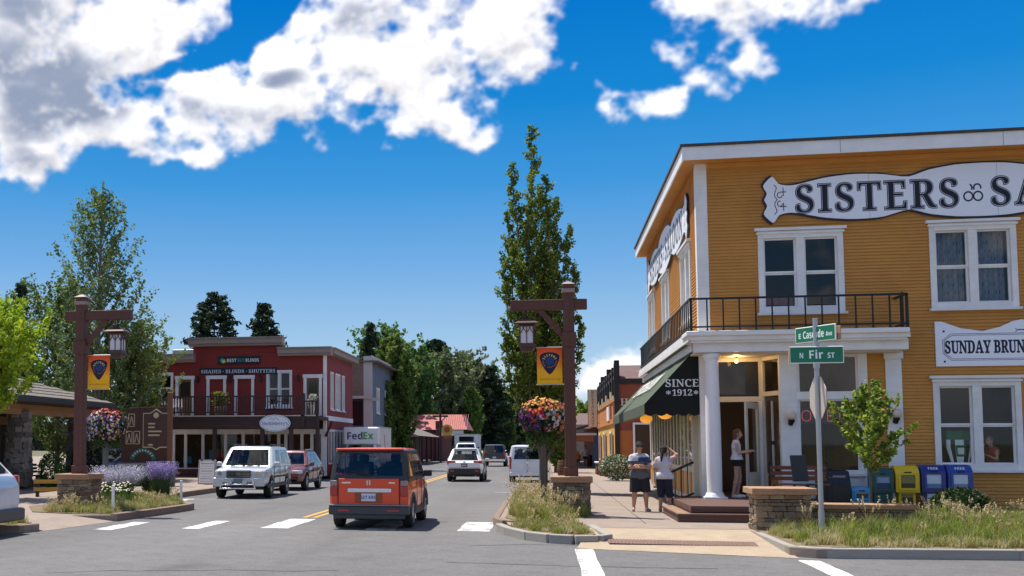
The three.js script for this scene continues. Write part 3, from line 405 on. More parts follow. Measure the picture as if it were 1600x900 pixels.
function nameBoard(label, pos, turn, sx) {
  const o = thing('name_board', label, 'sign', pos, turn), outer = smoothPts(boardOutline, 160).map(([x, y]) => [x * sx, y]);
  const inner = outer.map(([x, y]) => [x * (1 - .05 / (Math.abs(x) + .4)), y * (1 - .05 / (Math.abs(y) + .12))]);
  part(o, 'border', prism(outer, .05), M(lin(.01, .01, .022), .5)); part(o, 'face', faceUV(prism(inner, .012).translate(0, 0, .05), -5.98 * sx, -.8, 11.96 * sx, 1.6), M(0xffffff, .6, { map: boardTex }));
}
nameBoard('long white scalloped board with bold dark lettering above the shaded front windows', [10.9, 8.28, -30.97], 0, .878);
nameBoard('white scalloped name board on the sunlit street side wall under the eave', [3.99, 8.25, -38.45], -PI / 2, 1.03);
{ // Sunday brunch board
  const o = thing('brunch_sign', 'white board reading sunday brunch between the upper and lower windows', 'sign', [11.72, 4.4, -30.97]), pts = [[-2, -.55], [2, -.55], [2, .58], [1.85, .58], [1.4, .40], [.9, .32], [.5, .42], [.2, .56], [0, .6], [-.2, .56], [-.5, .42], [-.9, .32], [-1.4, .40], [-1.85, .58], [-2, .58]];
  const tx = canv(1024, 300, (c, w, h) => { c.fillStyle = '#eef0f8'; c.fillRect(0, 0, w, h); c.strokeStyle = '#20234a'; c.lineWidth = 3; for (const d of [0, 9]) { c.beginPath(); c.moveTo(90 + d, 88 + d); c.lineTo(940 - d, 88 + d); c.lineTo(985 - d, 130); c.lineTo(985 - d, 215); c.lineTo(940 - d, 262 - d); c.lineTo(90 + d, 262 - d); c.lineTo(42 + d, 215); c.lineTo(42 + d, 130); c.closePath(); c.stroke(); } c.fillStyle = '#0d1030'; c.font = 'bold 112px serif'; c.textBaseline = 'middle'; c.save(); c.translate(335, 176); c.scale(.56, 1.0); c.textAlign = 'center'; c.strokeStyle = '#0d1030'; c.lineWidth = 5; c.strokeText('SUNDAY BRUNCH', 0, 0); c.fillText('SUNDAY BRUNCH', 0, 0); c.restore(); c.lineWidth = 4; for (const s of [-1, 1]) { c.beginPath(); c.moveTo(512 - 40 * s, 58); c.bezierCurveTo(512, 90, 512, 40, 512 + 40 * s, 80); c.stroke(); } for (const [x, y] of [[50, 70], [974, 70], [50, 270], [974, 270]]) { c.beginPath(); c.arc(x, y, 7, 0, 7); c.fill(); } });
  part(o, 'board', faceUV(prism(pts, .04, .006), -2, -.55, 4, 1.15), M(0xffffff, .6, { map: tx })); }
{ // things seen in the lower right window
  const o = thing('window_drape', 'green and white cloth hanging inside the lower right window', 'cloth', [9.98, 1.38, -31.3]); part(o, 'cloth', (() => { const g = new THREE.PlaneGeometry(.62, .85, 24, 6), p = g.attributes.position; for (let i = 0; i < p.count; i++) { const y = p.getY(i); p.setX(i, p.getX(i) * (y > 0 ? 1 : 1 + y * .8)); p.setZ(i, .03 * Math.sin(p.getX(i) * 22 + y * 3)); } g.computeVertexNormals(); return g.translate(.32, .42, 0); })(), M(0xffffff, .9, { side: THREE.DoubleSide, map: canv(128, 128, (c) => { c.fillStyle = '#e8ece8'; c.fillRect(0, 0, 128, 128); c.fillStyle = '#0a6b3c'; c.fillRect(0, 0, 128, 34); c.fillStyle = '#1c1c1c'; c.fillRect(18, 34, 26, 94); c.fillRect(84, 34, 30, 94); c.strokeStyle = '#0a6b3c'; c.lineWidth = 9; c.strokeRect(50, 60, 40, 34); }) })); part(o, 'rod', cyl(.012, .012, .7, 8, .32, .86, 0, 0, PI / 2), m.iron);
  const t = thing('dining_table', 'dark table inside the lower right window', 'table', [11.0, .48, -31.9]); part(t, 'table_top', rbox(.9, .05, .8, .015, 0, .78, 0), M(lin(.2, .1, .05), .5)); part(t, 'pedestal', [cyl(.05, .05, .74, 10, 0, .39, 0), cyl(.25, .25, .04, 14, 0, .02, 0)], m.iron); }
{ // neon OPEN in the shop window
  const o = thing('open_sign', 'red neon open sign inside the window behind the street sign pole', 'sign', [7.1, 2.62, -31.22]);
  const gl = M(lin(.5, .06, .05), .4, { emissive: lin(1, .10, .07), emissiveIntensity: .22 }), L = (pts, cl) => new THREE.TubeGeometry(new THREE.CatmullRomCurve3(pts.map((p) => V(p[0], p[1], 0)), !!cl, 'catmullrom', .1), 40, .011, 5);
  const ch = { O: [[[-.11, 0], [-.09, .1], [0, .14], [.09, .1], [.11, 0], [.09, -.1], [0, -.14], [-.09, -.1], [-.11, 0]]], P: [[[-.08, -.14], [-.08, .14], [.05, .14], [.1, .07], [.05, 0], [-.08, 0]]], E: [[[.1, .14], [-.08, .14], [-.08, -.14], [.1, -.14]], [[-.08, 0], [.06, 0]]], N: [[[-.09, -.14], [-.09, .14], [.09, -.14], [.09, .14]]] };
  [...'OPEN'].forEach((k, i) => part(o, 'neon_letter', ch[k].map((p) => L(p).translate(-.45 + i * .3, 0, 0)), gl)); part(o, 'backing', ext(-.62, .62, -.2, .2, -.05, -.03), m.black); }

// ---------------------------------------------------------------- leaves (many small folded faces with their own colours)
class Leaves {
  constructor() { this.p = []; this.n = []; this.c = []; this.i = []; }
  add(q, s, c, droop = 0, stretch = 1.5) {
    const a = V(gauss(), gauss() * .8 - droop, gauss()).normalize(), b = V(gauss(), gauss(), gauss()).cross(a).normalize(), nn = a.clone().cross(b), k = this.p.length / 3, l = s * stretch * .5, w = s * .5;
    const f = nn.clone().multiplyScalar(s * .14);
    for (const [u, v, e] of [[-l, 0, 0], [0, w, 1], [l, 0, 0], [0, -w, 1]]) { this.p.push(q.x + a.x * u + b.x * v + f.x * e, q.y + a.y * u + b.y * v + f.y * e, q.z + a.z * u + b.z * v + f.z * e); this.n.push(nn.x, nn.y, nn.z); this.c.push(c[0], c[1], c[2]); }
    this.i.push(k, k + 1, k + 2, k, k + 2, k + 3);
  }
  disc(q, r, nrm, c, c2) { const a = V(nrm.z + .01, .2, -nrm.x).cross(nrm).normalize(), b = a.clone().cross(nrm), k = this.p.length / 3; this.p.push(q.x - nrm.x * r * .3, q.y - nrm.y * r * .3, q.z - nrm.z * r * .3); this.n.push(nrm.x, nrm.y, nrm.z); this.c.push(...(c2 ?? c)); for (let i = 0; i < 6; i++) { const t = i / 6 * 6.283, R = r * rr(.85, 1.1); this.p.push(q.x + (a.x * Math.cos(t) + b.x * Math.sin(t)) * R, q.y + (a.y * Math.cos(t) + b.y * Math.sin(t)) * R, q.z + (a.z * Math.cos(t) + b.z * Math.sin(t)) * R); this.n.push(nrm.x, nrm.y, nrm.z); this.c.push(...c); this.i.push(k, k + 1 + i, k + 1 + (i + 1) % 6); } }
  blade(q, h, w, dx, dz, c, c2) { const k = this.p.length / 3, t = rnd() * 6.28, wx = Math.cos(t) * w, wz = Math.sin(t) * w; for (const [f, e] of [[0, 1], [.5, .8]]) for (const s of [-1, 1]) { this.p.push(q.x + dx * f * f + wx * s * e, q.y + h * f, q.z + dz * f * f + wz * s * e); this.c.push(...c); } this.p.push(q.x + dx, q.y + h * (1 - .25 * Math.min(1, Math.hypot(dx, dz) / h)), q.z + dz); this.c.push(...(c2 ?? c)); for (let j = 0; j < 5; j++) this.n.push(-Math.sin(t), .25, Math.cos(t)); this.i.push(k, k + 1, k + 2, k + 1, k + 3, k + 2, k + 2, k + 3, k + 4); }
  geo() { const g = new THREE.BufferGeometry(); g.setAttribute('position', new THREE.Float32BufferAttribute(this.p, 3)); g.setAttribute('color', new THREE.Float32BufferAttribute(this.c, 3)); g.setIndex(this.i); g.computeVertexNormals(); return g; }
}
const tint = (c, v = .25) => { const k = 1 + (rnd() - .5) * 2 * v, h = (rnd() - .5) * .22; return [c[0] * k * (1 + h), c[1] * k, c[2] * k * (1 - h)]; };

// ---------------------------------------------------------------- red two storey shop building, front plane z = -60
const matRed = M(lin(.26, .027, .02), .75, { map: T.paint }), matBrownBeam = M(lin(.055, .032, .03), .7, { map: T.wood }), taupe = M(lin(.33, .27, .24), .8, { map: T.paint });
{
  const S = thing('red_building', 'dark red two storey shop building with balcony and stepped tan cornice', 'building'), Z = -60, XL = -22.5, XR = -11.68, ZB = -68.6;
  const up = [[-21.9, -20.0, 4.0, 5.85], [-19.9, -18.75, 3.6, 5.65], [-17.7, -16.5, 3.6, 5.7], [-15.8, -14.55, 3.6, 5.7], [-15.0 + .95, -12.55, 3.95, 5.92], [-12.62 + .3, -11.95 + .05, 3.6, 5.6]];
  const doors = [[-20.15, -19.2], [-18.35, -17.35], [-16.75, -15.75], [-12.85, -11.95]], wins = [[-21.95, -20.35, 4.15, 5.9], [-15.0, -13.55, 3.9, 5.95]];
  part(S, 'front_siding', siding(XL, XR - .12, 3.4, 6.95, [...doors.map(([a, b]) => [a, b, 3.4, 5.6]), ...wins.map((h) => [h[0] + .08, h[1] - .08, h[2] + .08, h[3] - .08])], .13, .015).translate(0, 0, Z), matRed);
  part(S, 'parapet', [siding(-19.2, -14.25, 6.95, 7.45, [], .13, .015).translate(0, 0, Z), ext(-19.2, -14.25, 6.6, 7.45, Z - .02, Z - .3)], matRed);
  const sideW = [[1.3, 1.95], [2.75, 4.05], [4.9, 5.5]];
  part(S, 'side_siding', siding(.12, 8.6, .3, 6.8, [...sideW.map(([a, b]) => [a, b, 3.9, 5.85]), [.8, 7.6, .9, 2.6]], .13, .015).rotateY(PI / 2).translate(XR, 0, Z), matRed);
  sideW.forEach(([a, b]) => windowPart(S, b - a + .16, 2.1, XR, 4.87, Z - (a + b) / 2, PI / 2, { cols: b - a > 1 ? 2 : 1, mull: .12, trim: .1, plain: true }));
  part(S, 'shop_window', [ext(XR - .04, XR + .03, 2.6, 2.72, Z - .7, Z - 7.7), ext(XR - .04, XR + .03, .8, .9, Z - .7, Z - 7.7), ...Array.from({ length: 9 }, (_, i) => ext(XR - .04, XR + .03, .9, 2.6, Z - .72 - i * .86, Z - .82 - i * .86))], m.white);
  part(S, 'side_pane', quad([XR - .03, .9, Z - .8], [XR - .03, .9, Z - 7.6], [XR - .03, 2.6, Z - 7.6], [XR - .03, 2.6, Z - .8]), m.glass);
  part(S, 'corner_board', [ext(XR - .14, XR + .03, .2, 6.85, Z + .03, Z - .14)], m.white); part(S, 'belt_board', ext(XR, XR + .035, 3.2, 3.45, Z - .14, ZB), m.white);
  const cor = (a, b, y) => [ext(a, b, y, y + .13, Z - .3, Z + .28), ext(a, b, y + .13, y + .4, Z - .3, Z + .42), ext(a - .03, b + .03, y + .4, y + .46, Z - .4, Z + .5)];
  part(S, 'cornice', cor(XL, -19.05, 6.2 + .25), taupe); part(S, 'cornice', cor(-19.4, -14.05, 7.32), taupe); part(S, 'cornice', [...cor(-14.3, XR + .35, 6.72), ext(XR, XR + .42, 6.85, 7.12, Z - .3, ZB), ext(XR, XR + .5, 7.12, 7.18, Z - .3, ZB)], taupe);
  part(S, 'roof', ext(XL, XR, 6.6, 6.9, Z - .32, ZB), m.shingle); part(S, 'roof_unit', [rbox(1.3, .5, 1.2, .04, -20.6, 7.15, -63), rbox(.8, .35, .8, .04, -19.5, 7.1, -64)], m.steel);
  part(S, 'rear_wall', [ext(XL, XR - .1, .2, 6.6, ZB - .1, ZB), ext(XL, XL + .15, .2, 6.6, ZB, Z)], matRed);
  doors.forEach(([a, b], i) => { const d = part(S, 'door', [ext(a + .1, b - .1, 3.45, 5.5, Z - .1, Z - .05), ext(a + .22, b - .22, 3.65, 4.3, Z - .05, Z - .03)], i % 3 ? matRed : M(lin(.30, .14, .05), .6, { map: T.woodV })); part(d, 'door_casing', [ext(a - .06, a + .1, 3.45, 5.66, Z - .1, Z + .06), ext(b - .1, b + .06, 3.45, 5.66, Z - .1, Z + .06), ext(a - .1, b + .1, 5.5, 5.7, Z - .1, Z + .07)], m.white); if (i % 3 === 0) part(d, 'door_pane', ext(a + .2, b - .2, 4.5, 5.35, Z - .05, Z - .03), M(lin(.03, .025, .02), .1)); });
  wins.forEach((h) => windowPart(S, h[1] - h[0], h[3] - h[2], (h[0] + h[1]) / 2, (h[2] + h[3]) / 2, Z, 0, { mull: .12, trim: .13, plain: true }));
  [-19.0 + .1, -17.05, -15.3, -13.2].forEach((x) => part(S, 'wall_lamp', [box(.12, .28, .14, x, 5.45, Z + .1), cyl(.09, .02, .08, 8, x, 5.63, Z + .1)], m.black));
  // balcony
  part(S, 'balcony_floor', [ext(-20.5, XR + .15, 3.18, 3.36, -57.45, Z), ext(-20.4, XR + .1, 2.72, 3.18, -57.5, -57.62)], matBrownBeam); part(S, 'balcony_edge', ext(-20.5, XR + .15, 3.36, 3.42, -57.4, -57.5), M(lin(.5, .45, .42), .8));
  part(S, 'balcony_rail', [ext(-20.3, -12.45, 4.38, 4.46, -57.44, -57.56), ext(-20.3, -12.45, 3.55, 3.62, -57.47, -57.53)], matBrownBeam);
  for (let x = -20.2, k = 0; x < -12.4; x += .155, k++) part(S, 'baluster', box(.05, .78, .04, x, 4.0, -57.5), matBrownBeam);
  part(S, 'rail_post', [ext(-12.5, -12.3, 2.72, 4.55, -57.4, -57.6), ext(XR - .02, XR + .12, 2.72, 4.2, -57.4, -57.56), ext(-12.3, XR + .1, 4.1, 4.18, -57.46, -57.54)], matBrownBeam);
  for (let x = -12.2; x < XR; x += .15) part(S, 'baluster', box(.05, .72, .04, x, 3.78, -57.5), matBrownBeam);
  for (const x of [-20.35, -17.2, -14.6, -13.95 + .9, XR + .05]) part(S, 'balcony_post', [ext(x - .1, x + .1, .15, 2.72, -57.45, -57.65)], matBrownBeam);
  part(S, 'post', ext(-20.45, -20.2, .15, 4.5, -57.35, -57.6), M(lin(.17, .075, .04), .7, { map: T.woodV }));
  part(S, 'brace', bar([XR + .02, 2.35, -59.9], [XR + .5, 3.1, -59.2], .12), M(lin(.09, .03, .025), .7));
  // ground floor
  part(S, 'shop_frames', [ext(XL, XR - .1, 2.45, 2.72, Z - .1, Z + .05), ...[-21.2, -20.3, -19.6, -18.6, -17.3, -16.3, -15.2, -14.3, -13.9, -13.0, -12.45, -11.85].map((x) => ext(x - .08, x + .08, .5, 2.45, Z - .08, Z + .05))], m.white);
  part(S, 'shop_base', [ext(XL, XR - .1, .15, .55, Z - .1, Z + .04)], matRed); part(S, 'shop_pane', [quad([XL, .55, Z], [XR - .1, .55, Z], [XR - .1, 2.45, Z], [XL, 2.45, Z])], m.glass);
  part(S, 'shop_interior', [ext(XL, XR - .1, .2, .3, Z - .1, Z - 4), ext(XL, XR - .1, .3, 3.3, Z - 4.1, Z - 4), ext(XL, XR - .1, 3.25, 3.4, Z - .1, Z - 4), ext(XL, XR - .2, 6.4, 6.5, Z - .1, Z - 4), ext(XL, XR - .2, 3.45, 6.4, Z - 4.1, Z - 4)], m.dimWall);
  for (let i = 0; i < 12; i++) part(S, 'shop_display', [rbox(rr(.3, .7), rr(.4, 1), .3, .03, rr(XL + .6, XR - .6), rr(.8, 1.2), Z - rr(.5, 1.2))], M(pick([lin(.5, .5, .48), lin(.1, .12, .3), lin(.35, .2, .1), lin(.05, .25, .4), lin(.4, .05, .05)]), .8));
  // boards
  const b1 = thing('shop_sign', 'upper navy board with a teal and yellow emblem on the red wall', 'sign', [-16.55, 6.53, Z + .04]);
  part(b1, 'board', faceUV(ext(-1.2, 1.2, -.22, .22, 0, .05), -1.2, -.22, 2.4, .44), M(0xffffff, .6, { map: canv(512, 96, (c, w, h) => { c.fillStyle = '#151a26'; c.fillRect(0, 0, w, h); c.fillStyle = '#1aa5a5'; c.beginPath(); c.moveTo(20, 48); c.lineTo(50, 14); c.lineTo(82, 44); c.lineTo(50, 82); c.fill(); c.fillStyle = '#d9d43a'; c.beginPath(); c.moveTo(52, 50); c.lineTo(88, 34); c.lineTo(92, 76); c.lineTo(56, 84); c.fill(); c.font = 'bold 54px sans-serif'; c.textBaseline = 'middle'; c.fillStyle = '#e6e6e6'; c.fillText('BEST', 105, 50, 125); c.fillStyle = '#1a9c9c'; c.fillText('BUY', 238, 50, 90); c.fillStyle = '#e6e6e6'; c.fillText('BLINDS', 335, 50, 165); }) }));
  const b2 = thing('shop_sign', 'lower navy board reading shades blinds shutters', 'sign', [-16.6, 5.93, Z + .04]);
  part(b2, 'board', faceUV(ext(-2.2, 2.2, -.18, .18, 0, .05), -2.2, -.18, 4.4, .36), M(0xffffff, .6, { map: canv(1024, 88, (c, w, h) => { c.fillStyle = '#141a2b'; c.fillRect(0, 0, w, h); c.font = 'bold 66px serif'; c.textBaseline = 'middle'; c.textAlign = 'center'; c.fillStyle = '#cfd6e2'; c.fillText('SHADES · BLINDS · SHUTTERS', 512, 48, 990); }) }));
  const ov = thing('oval_sign', 'white oval hanging sign with blue lettering below the balcony', 'sign', [-13.85, 3.0, -57.3]);
  const es = new THREE.Shape(); es.absellipse(0, 0, .82, .43, 0, PI * 2); part(ov, 'board', faceUV(prism(es, .06, .008, 24), -.82, -.43, 1.64, .86), M(0xffffff, .5, { map: canv(512, 268, (c, w, h) => { c.fillStyle = '#dfe6ee'; c.fillRect(0, 0, w, h); c.strokeStyle = '#8fa3b5'; c.lineWidth = 10; c.beginPath(); c.ellipse(256, 134, 240, 120, 0, 0, 7); c.stroke(); c.strokeStyle = '#40505c'; c.lineWidth = 5; c.beginPath(); c.moveTo(150, 88); c.lineTo(200, 50); c.lineTo(235, 80); c.lineTo(265, 42); c.lineTo(320, 88); c.stroke(); c.fillStyle = '#2a5f9e'; c.font = 'bold 74px serif'; c.textAlign = 'center'; c.textBaseline = 'middle'; c.fillText("Huckleberry's", 256, 140, 430); c.fillStyle = '#47525c'; c.font = 'bold 26px serif'; c.fillText('— ◆ —', 256, 200); }) }));
  part(ov, 'hanger', [bar([-.5, .3, .03], [-.5, .75, -.1], .02), bar([.5, .3, .03], [.5, .75, -.1], .02)], m.iron);
  // things on the balcony
  const pot = thing('potted_plant', 'yellow green shrub in a pot on the red building balcony', 'plant', [-17.0, 3.43, -57.9]); part(pot, 'pot', lathe([[0, 0], [.28, 0], [.36, .4], [.4, .42], [.38, .45], [0, .42]], 14), M(lin(.3, .2, .14), .8)); { const L = new Leaves(); for (let i = 0; i < 700; i++) L.add(V(gauss() * .24, .5 + rnd() * .75, gauss() * .2), .09, [rr(.16, .3), rr(.22, .32), .03]); part(pot, 'foliage', L.geo(), m.leaf); }
  const ur = thing('potted_plant', 'tall white urn with pale flowers at the right end of the balcony', 'plant', [-12.0, 3.43, -57.9]); part(ur, 'pot', lathe([[0, 0], [.14, 0], [.09, .12], [.2, .4], [.24, .55], [.2, .55], [0, .5]], 14), m.white); { const L = new Leaves(); for (let i = 0; i < 260; i++) L.add(V(gauss() * .15, .6 + rnd() * .5, gauss() * .15), .07, i % 3 ? [.3, .32, .22] : [.7, .7, .66]); part(ur, 'foliage', L.geo(), m.leaf); }
  const wc = thing('balcony_chair', 'white slatted chair at the left end of the red building balcony', 'chair', [-19.6, 3.43, -58.3]); part(wc, 'seat', ext(-.3, .3, .4, .45, -.3, .3), m.white); for (const x of [-.28, .28]) for (const z of [-.27, .27]) part(wc, 'leg', box(.05, z < 0 ? .95 : .42, .05, x, z < 0 ? .475 : .21, z), m.white); for (let i = 0; i < 6; i++) part(wc, 'back_slat', box(.05, .5, .03, -.22 + i * .088, .68, -.27), m.white);
  const bt = thing('bistro_set', 'dark metal bistro table on the balcony below the double window', 'table', [-14.1, 3.43, -58.2]); part(bt, 'table_top', cyl(.35, .35, .03, 18, 0, .72, 0), m.iron); part(bt, 'leg', [bar([-.25, 0, -.2], [.2, .72, .2], .03), bar([.25, 0, .2], [-.2, .72, -.2], .03)], m.iron);
  // A-frame and bench in front
  const bench = thing('wooden_bench', 'dark wooden bench below the left shop windows', 'bench', [-18.6, .15, -58.6]); part(bench, 'seat', ext(-1.4, 1.4, .42, .48, -.2, .2), M(lin(.6, .58, .6), .6)); part(bench, 'apron', [ext(-1.35, 1.35, .12, .4, -.15, .15)], M(lin(.13, .03, .03), .7)); for (const x of [-1.3, 1.3]) part(bench, 'leg', ext(x - .05, x + .05, 0, .42, -.18, .18), M(lin(.1, .03, .03), .7));
}
{ // sandwich board
  const o = thing('sandwich_board', 'white lettered sandwich board on the pavement by the silver car', 'sign', [-14.45, .15, -47.3], .12), tx = canv(256, 400, (c, w, h) => { c.fillStyle = '#d9d4d0'; c.fillRect(0, 0, w, h); c.strokeStyle = '#6b5f57'; c.lineWidth = 10; c.strokeRect(10, 10, w - 20, h - 20); c.strokeStyle = '#4a4350'; for (let i = 0; i < 8; i++) { c.lineWidth = i % 3 ? 6 : 13; const w = i % 3 ? 75 + (i * 37) % 25 : 88; for (let x = 128 - w; x < 128 + w; x += 18) { c.beginPath(); c.moveTo(x, 60 + i * 42); c.lineTo(x + 11, 56 + i * 42 + (x * 7) % 9); c.stroke(); } } });
  for (const s of [1, -1]) { const p = part(o, 'panel', faceUV(rbox(.74, 1.08, .03, .008), -.37, -.54, .74, 1.08), M(0xffffff, .7, { map: tx })); p.position.set(0, .54, s * .2); p.rotation.x = -s * .3; }
  part(o, 'hinge', [box(.1, .04, .12, -.25, 1.06, 0), box(.1, .04, .12, .25, 1.06, 0)], m.iron); }
// ---------------------------------------------------------------- grey-blue gabled building behind it
{
  const S = thing('grey_building', 'slate blue gabled building with tan shingle front beyond the red building', 'building'), Z = -72, X = -11.0;
  const blue = M(lin(.035, .05, .085), .75, { map: T.paint }), slate = M(lin(.13, .16, .22), .75, { map: T.paint });
  part(S, 'front_wall', [siding(-15, X, .2, 7.0, [[-14.5, -11.6, 3.1, 4.7]], .16).translate(0, 0, Z)], blue);
  part(S, 'shingle_front', [siding(-15.2, -11.35, 5.0, 7.2, [], .18, .03).translate(0, 0, Z + .12)], M(lin(.33, .23, .17), .9, { map: T.roofing }));
  part(S, 'side_wall', siding(0, 12, .2, 7.4, [[2, 3.2, 4, 5.6], [6, 7.2, 4, 5.6]], .16).rotateY(PI / 2).translate(X, 0, Z), slate);
  part(S, 'trim', [ext(X - .5, X + .05, .2, 7.6, Z + .16, Z - .05), ext(-15.2, X, 4.85, 5.02, Z + .05, Z + .3), ext(X, X + .05, 7.4, 7.65, Z, Z - 12), ext(X - .1, X + .5, 4.7, 4.9, Z + .2, Z - .2)], M(lin(.5, .48, .45), .7));
  for (const z of [2.6, 6.6]) windowPart(S, 1.3, 1.7, X, 4.8, Z - z, PI / 2, { trim: .1, plain: true, cols: 1 });
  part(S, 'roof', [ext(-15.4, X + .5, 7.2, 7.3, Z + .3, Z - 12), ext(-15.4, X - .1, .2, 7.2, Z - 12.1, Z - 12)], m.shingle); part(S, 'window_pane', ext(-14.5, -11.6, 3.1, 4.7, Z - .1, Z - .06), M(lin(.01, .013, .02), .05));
}
// ---------------------------------------------------------------- low stone-pillared shop at the far left, front plane x = -20
{
  const S = thing('stone_shop', 'low dark shop with river rock pillars and shingle roof at the left edge', 'building'), X = -20, bm = M(lin(.06, .04, .032), .75, { map: T.wood }), tan = M(lin(.40, .22, .095), .7, { map: T.wood });
  part(S, 'wall', [ext(X - 3.6, X - 3.4, .15, .8, -47.4, -36), ext(X - 3.6, X - 3.4, 2.75, 3.5, -47.4, -36)], M(lin(.10, .08, .07), .9, { map: T.stone })); part(S, 'end_wall', [ext(X - 12, X - 3.5, .15, 3.7, -47.4, -47.2)], M(lin(.14, .11, .09), .9, { map: T.stone }));
  const roof = loft([[[X + .9, 3.55, -35], [X + .9, 3.55, -48.2], [X - 13, 3.55, -48.2], [X - 13, 3.55, -35]], [[X + .9, 3.72, -35], [X + .9, 3.72, -48.2], [X - 13, 3.72, -48.2], [X - 13, 3.72, -35]], [[X - 5.5, 5.5, -36], [X - 5.5, 5.5, -45.5], [X - 6.5, 5.5, -45.5], [X - 6.5, 5.5, -36]]], .1); part(S, 'roof', roof, m.shingle);
  for (let k = 0; k < 9; k++) part(S, 'shingle_course', quad([X + .93 - k * .68, 3.735 + k * .19, -35], [X + .93 - k * .68, 3.735 + k * .19, -48 + k * .29], [X + .6 - k * .68, 3.85 + k * .19, -48 + k * .29], [X + .6 - k * .68, 3.85 + k * .19, -35]), m.shingle);
  part(S, 'gutter', ext(X + .85, X + .98, 3.5, 3.68, -48.2, -35), M(lin(.05, .045, .042), .6, { metalness: .4 })); part(S, 'beam', ext(X - .25, X + .1, 3.05, 3.45, -47.6, -35), tan); part(S, 'soffit', ext(X - 3.5, X + .85, 3.46, 3.54, -48, -35), bm);
  part(S, 'transom', [ext(X - 3.4, X - 3.2, 2.75, 3.1, -47.3, -36)], tan); for (const z of [-46.8, -45.3, -44.6, -43.1, -42.3, -40.6]) part(S, 'door_frame', ext(X - 3.4, X - 3.25, .2, 2.75, z, z - .14), m.black);
  part(S, 'shop_pane', quad([X - 3.3, .9, -36], [X - 3.3, .9, -47], [X - 3.3, 2.75, -47], [X - 3.3, 2.75, -36]), m.glass); part(S, 'shop_floor', ext(X - 12, X - 3.5, .15, .3, -47.2, -36), m.dimWall); part(S, 'back_wall', ext(X - 8.2, X - 8, .3, 3.4, -47.2, -36), m.dimWall); part(S, 'sill_board', [ext(X - 3.4, X - 3.1, .75, .92, -47, -36)], M(lin(.32, .12, .05), .6)); part(S, 'base_wall', ext(X - 3.4, X - 3.15, .15, .75, -47, -36), M(lin(.22, .07, .035), .7));
  for (const [x, z, r0] of [[-20.15, -40.9, .42], [-19.9, -46.2, .5], [-20.1, -36.2, .42]]) { // river rock pillars
    part(S, 'pillar_core', cyl(r0 * .8, r0 * .7, 3.0, 10, x, 1.6, z), m.mortar);
    for (let y = .25; y < 3.05;) { const h = rr(.16, .3), n = 8 + (rnd() * 3 | 0), rad = lerp(r0 * 1.18, r0 * .88, (y - .15) / 2.9), a0 = rnd() * 6; for (let i = 0; i < n; i++) { const a = a0 + i / n * PI * 2, b = part(S, 'river_rock', pick(blockGeos), pick(rockMats)); b.position.set(x + Math.cos(a) * rad * .86, y + h / 2, z + Math.sin(a) * rad * .86); b.rotation.set(rr(-.15, .15), -a + PI / 2, rr(-.3, .3)); b.scale.set(2 * PI * rad / n * .98, h * .98, .2 + rr(0, .08)); } y += h * .93; } }
  const b1 = thing('park_bench', 'dark slatted bench in front of the stone pillared shop windows', 'bench', [-20.8, .15, -43.6], PI / 2); for (let i = 0; i < 3; i++) part(b1, 'seat_slat', box(1.7, .04, .13, 0, .45, -.15 + i * .16), m.black); for (let i = 0; i < 3; i++) part(b1, 'back_slat', box(1.7, .1, .03, 0, .6 + i * .14, -.26 - i * .02), m.black); for (const x of [-.75, .75]) part(b1, 'leg', [box(.06, .45, .5, x, .22, -.02)], m.iron);
  const st = thing('yellow_step', 'pair of yellow painted timber rails beside the left stone lamp base', 'rail', [-15.6, .15, -35.2], .2); for (const y of [.25, .5]) part(st, 'rail', box(2.2, .12, .1, 0, y, 0), M(lin(.55, .3, .04), .7, { map: T.wood })); for (const x of [-1, 1]) part(st, 'post', box(.1, .62, .12, x, .31, -.1), m.black);
}
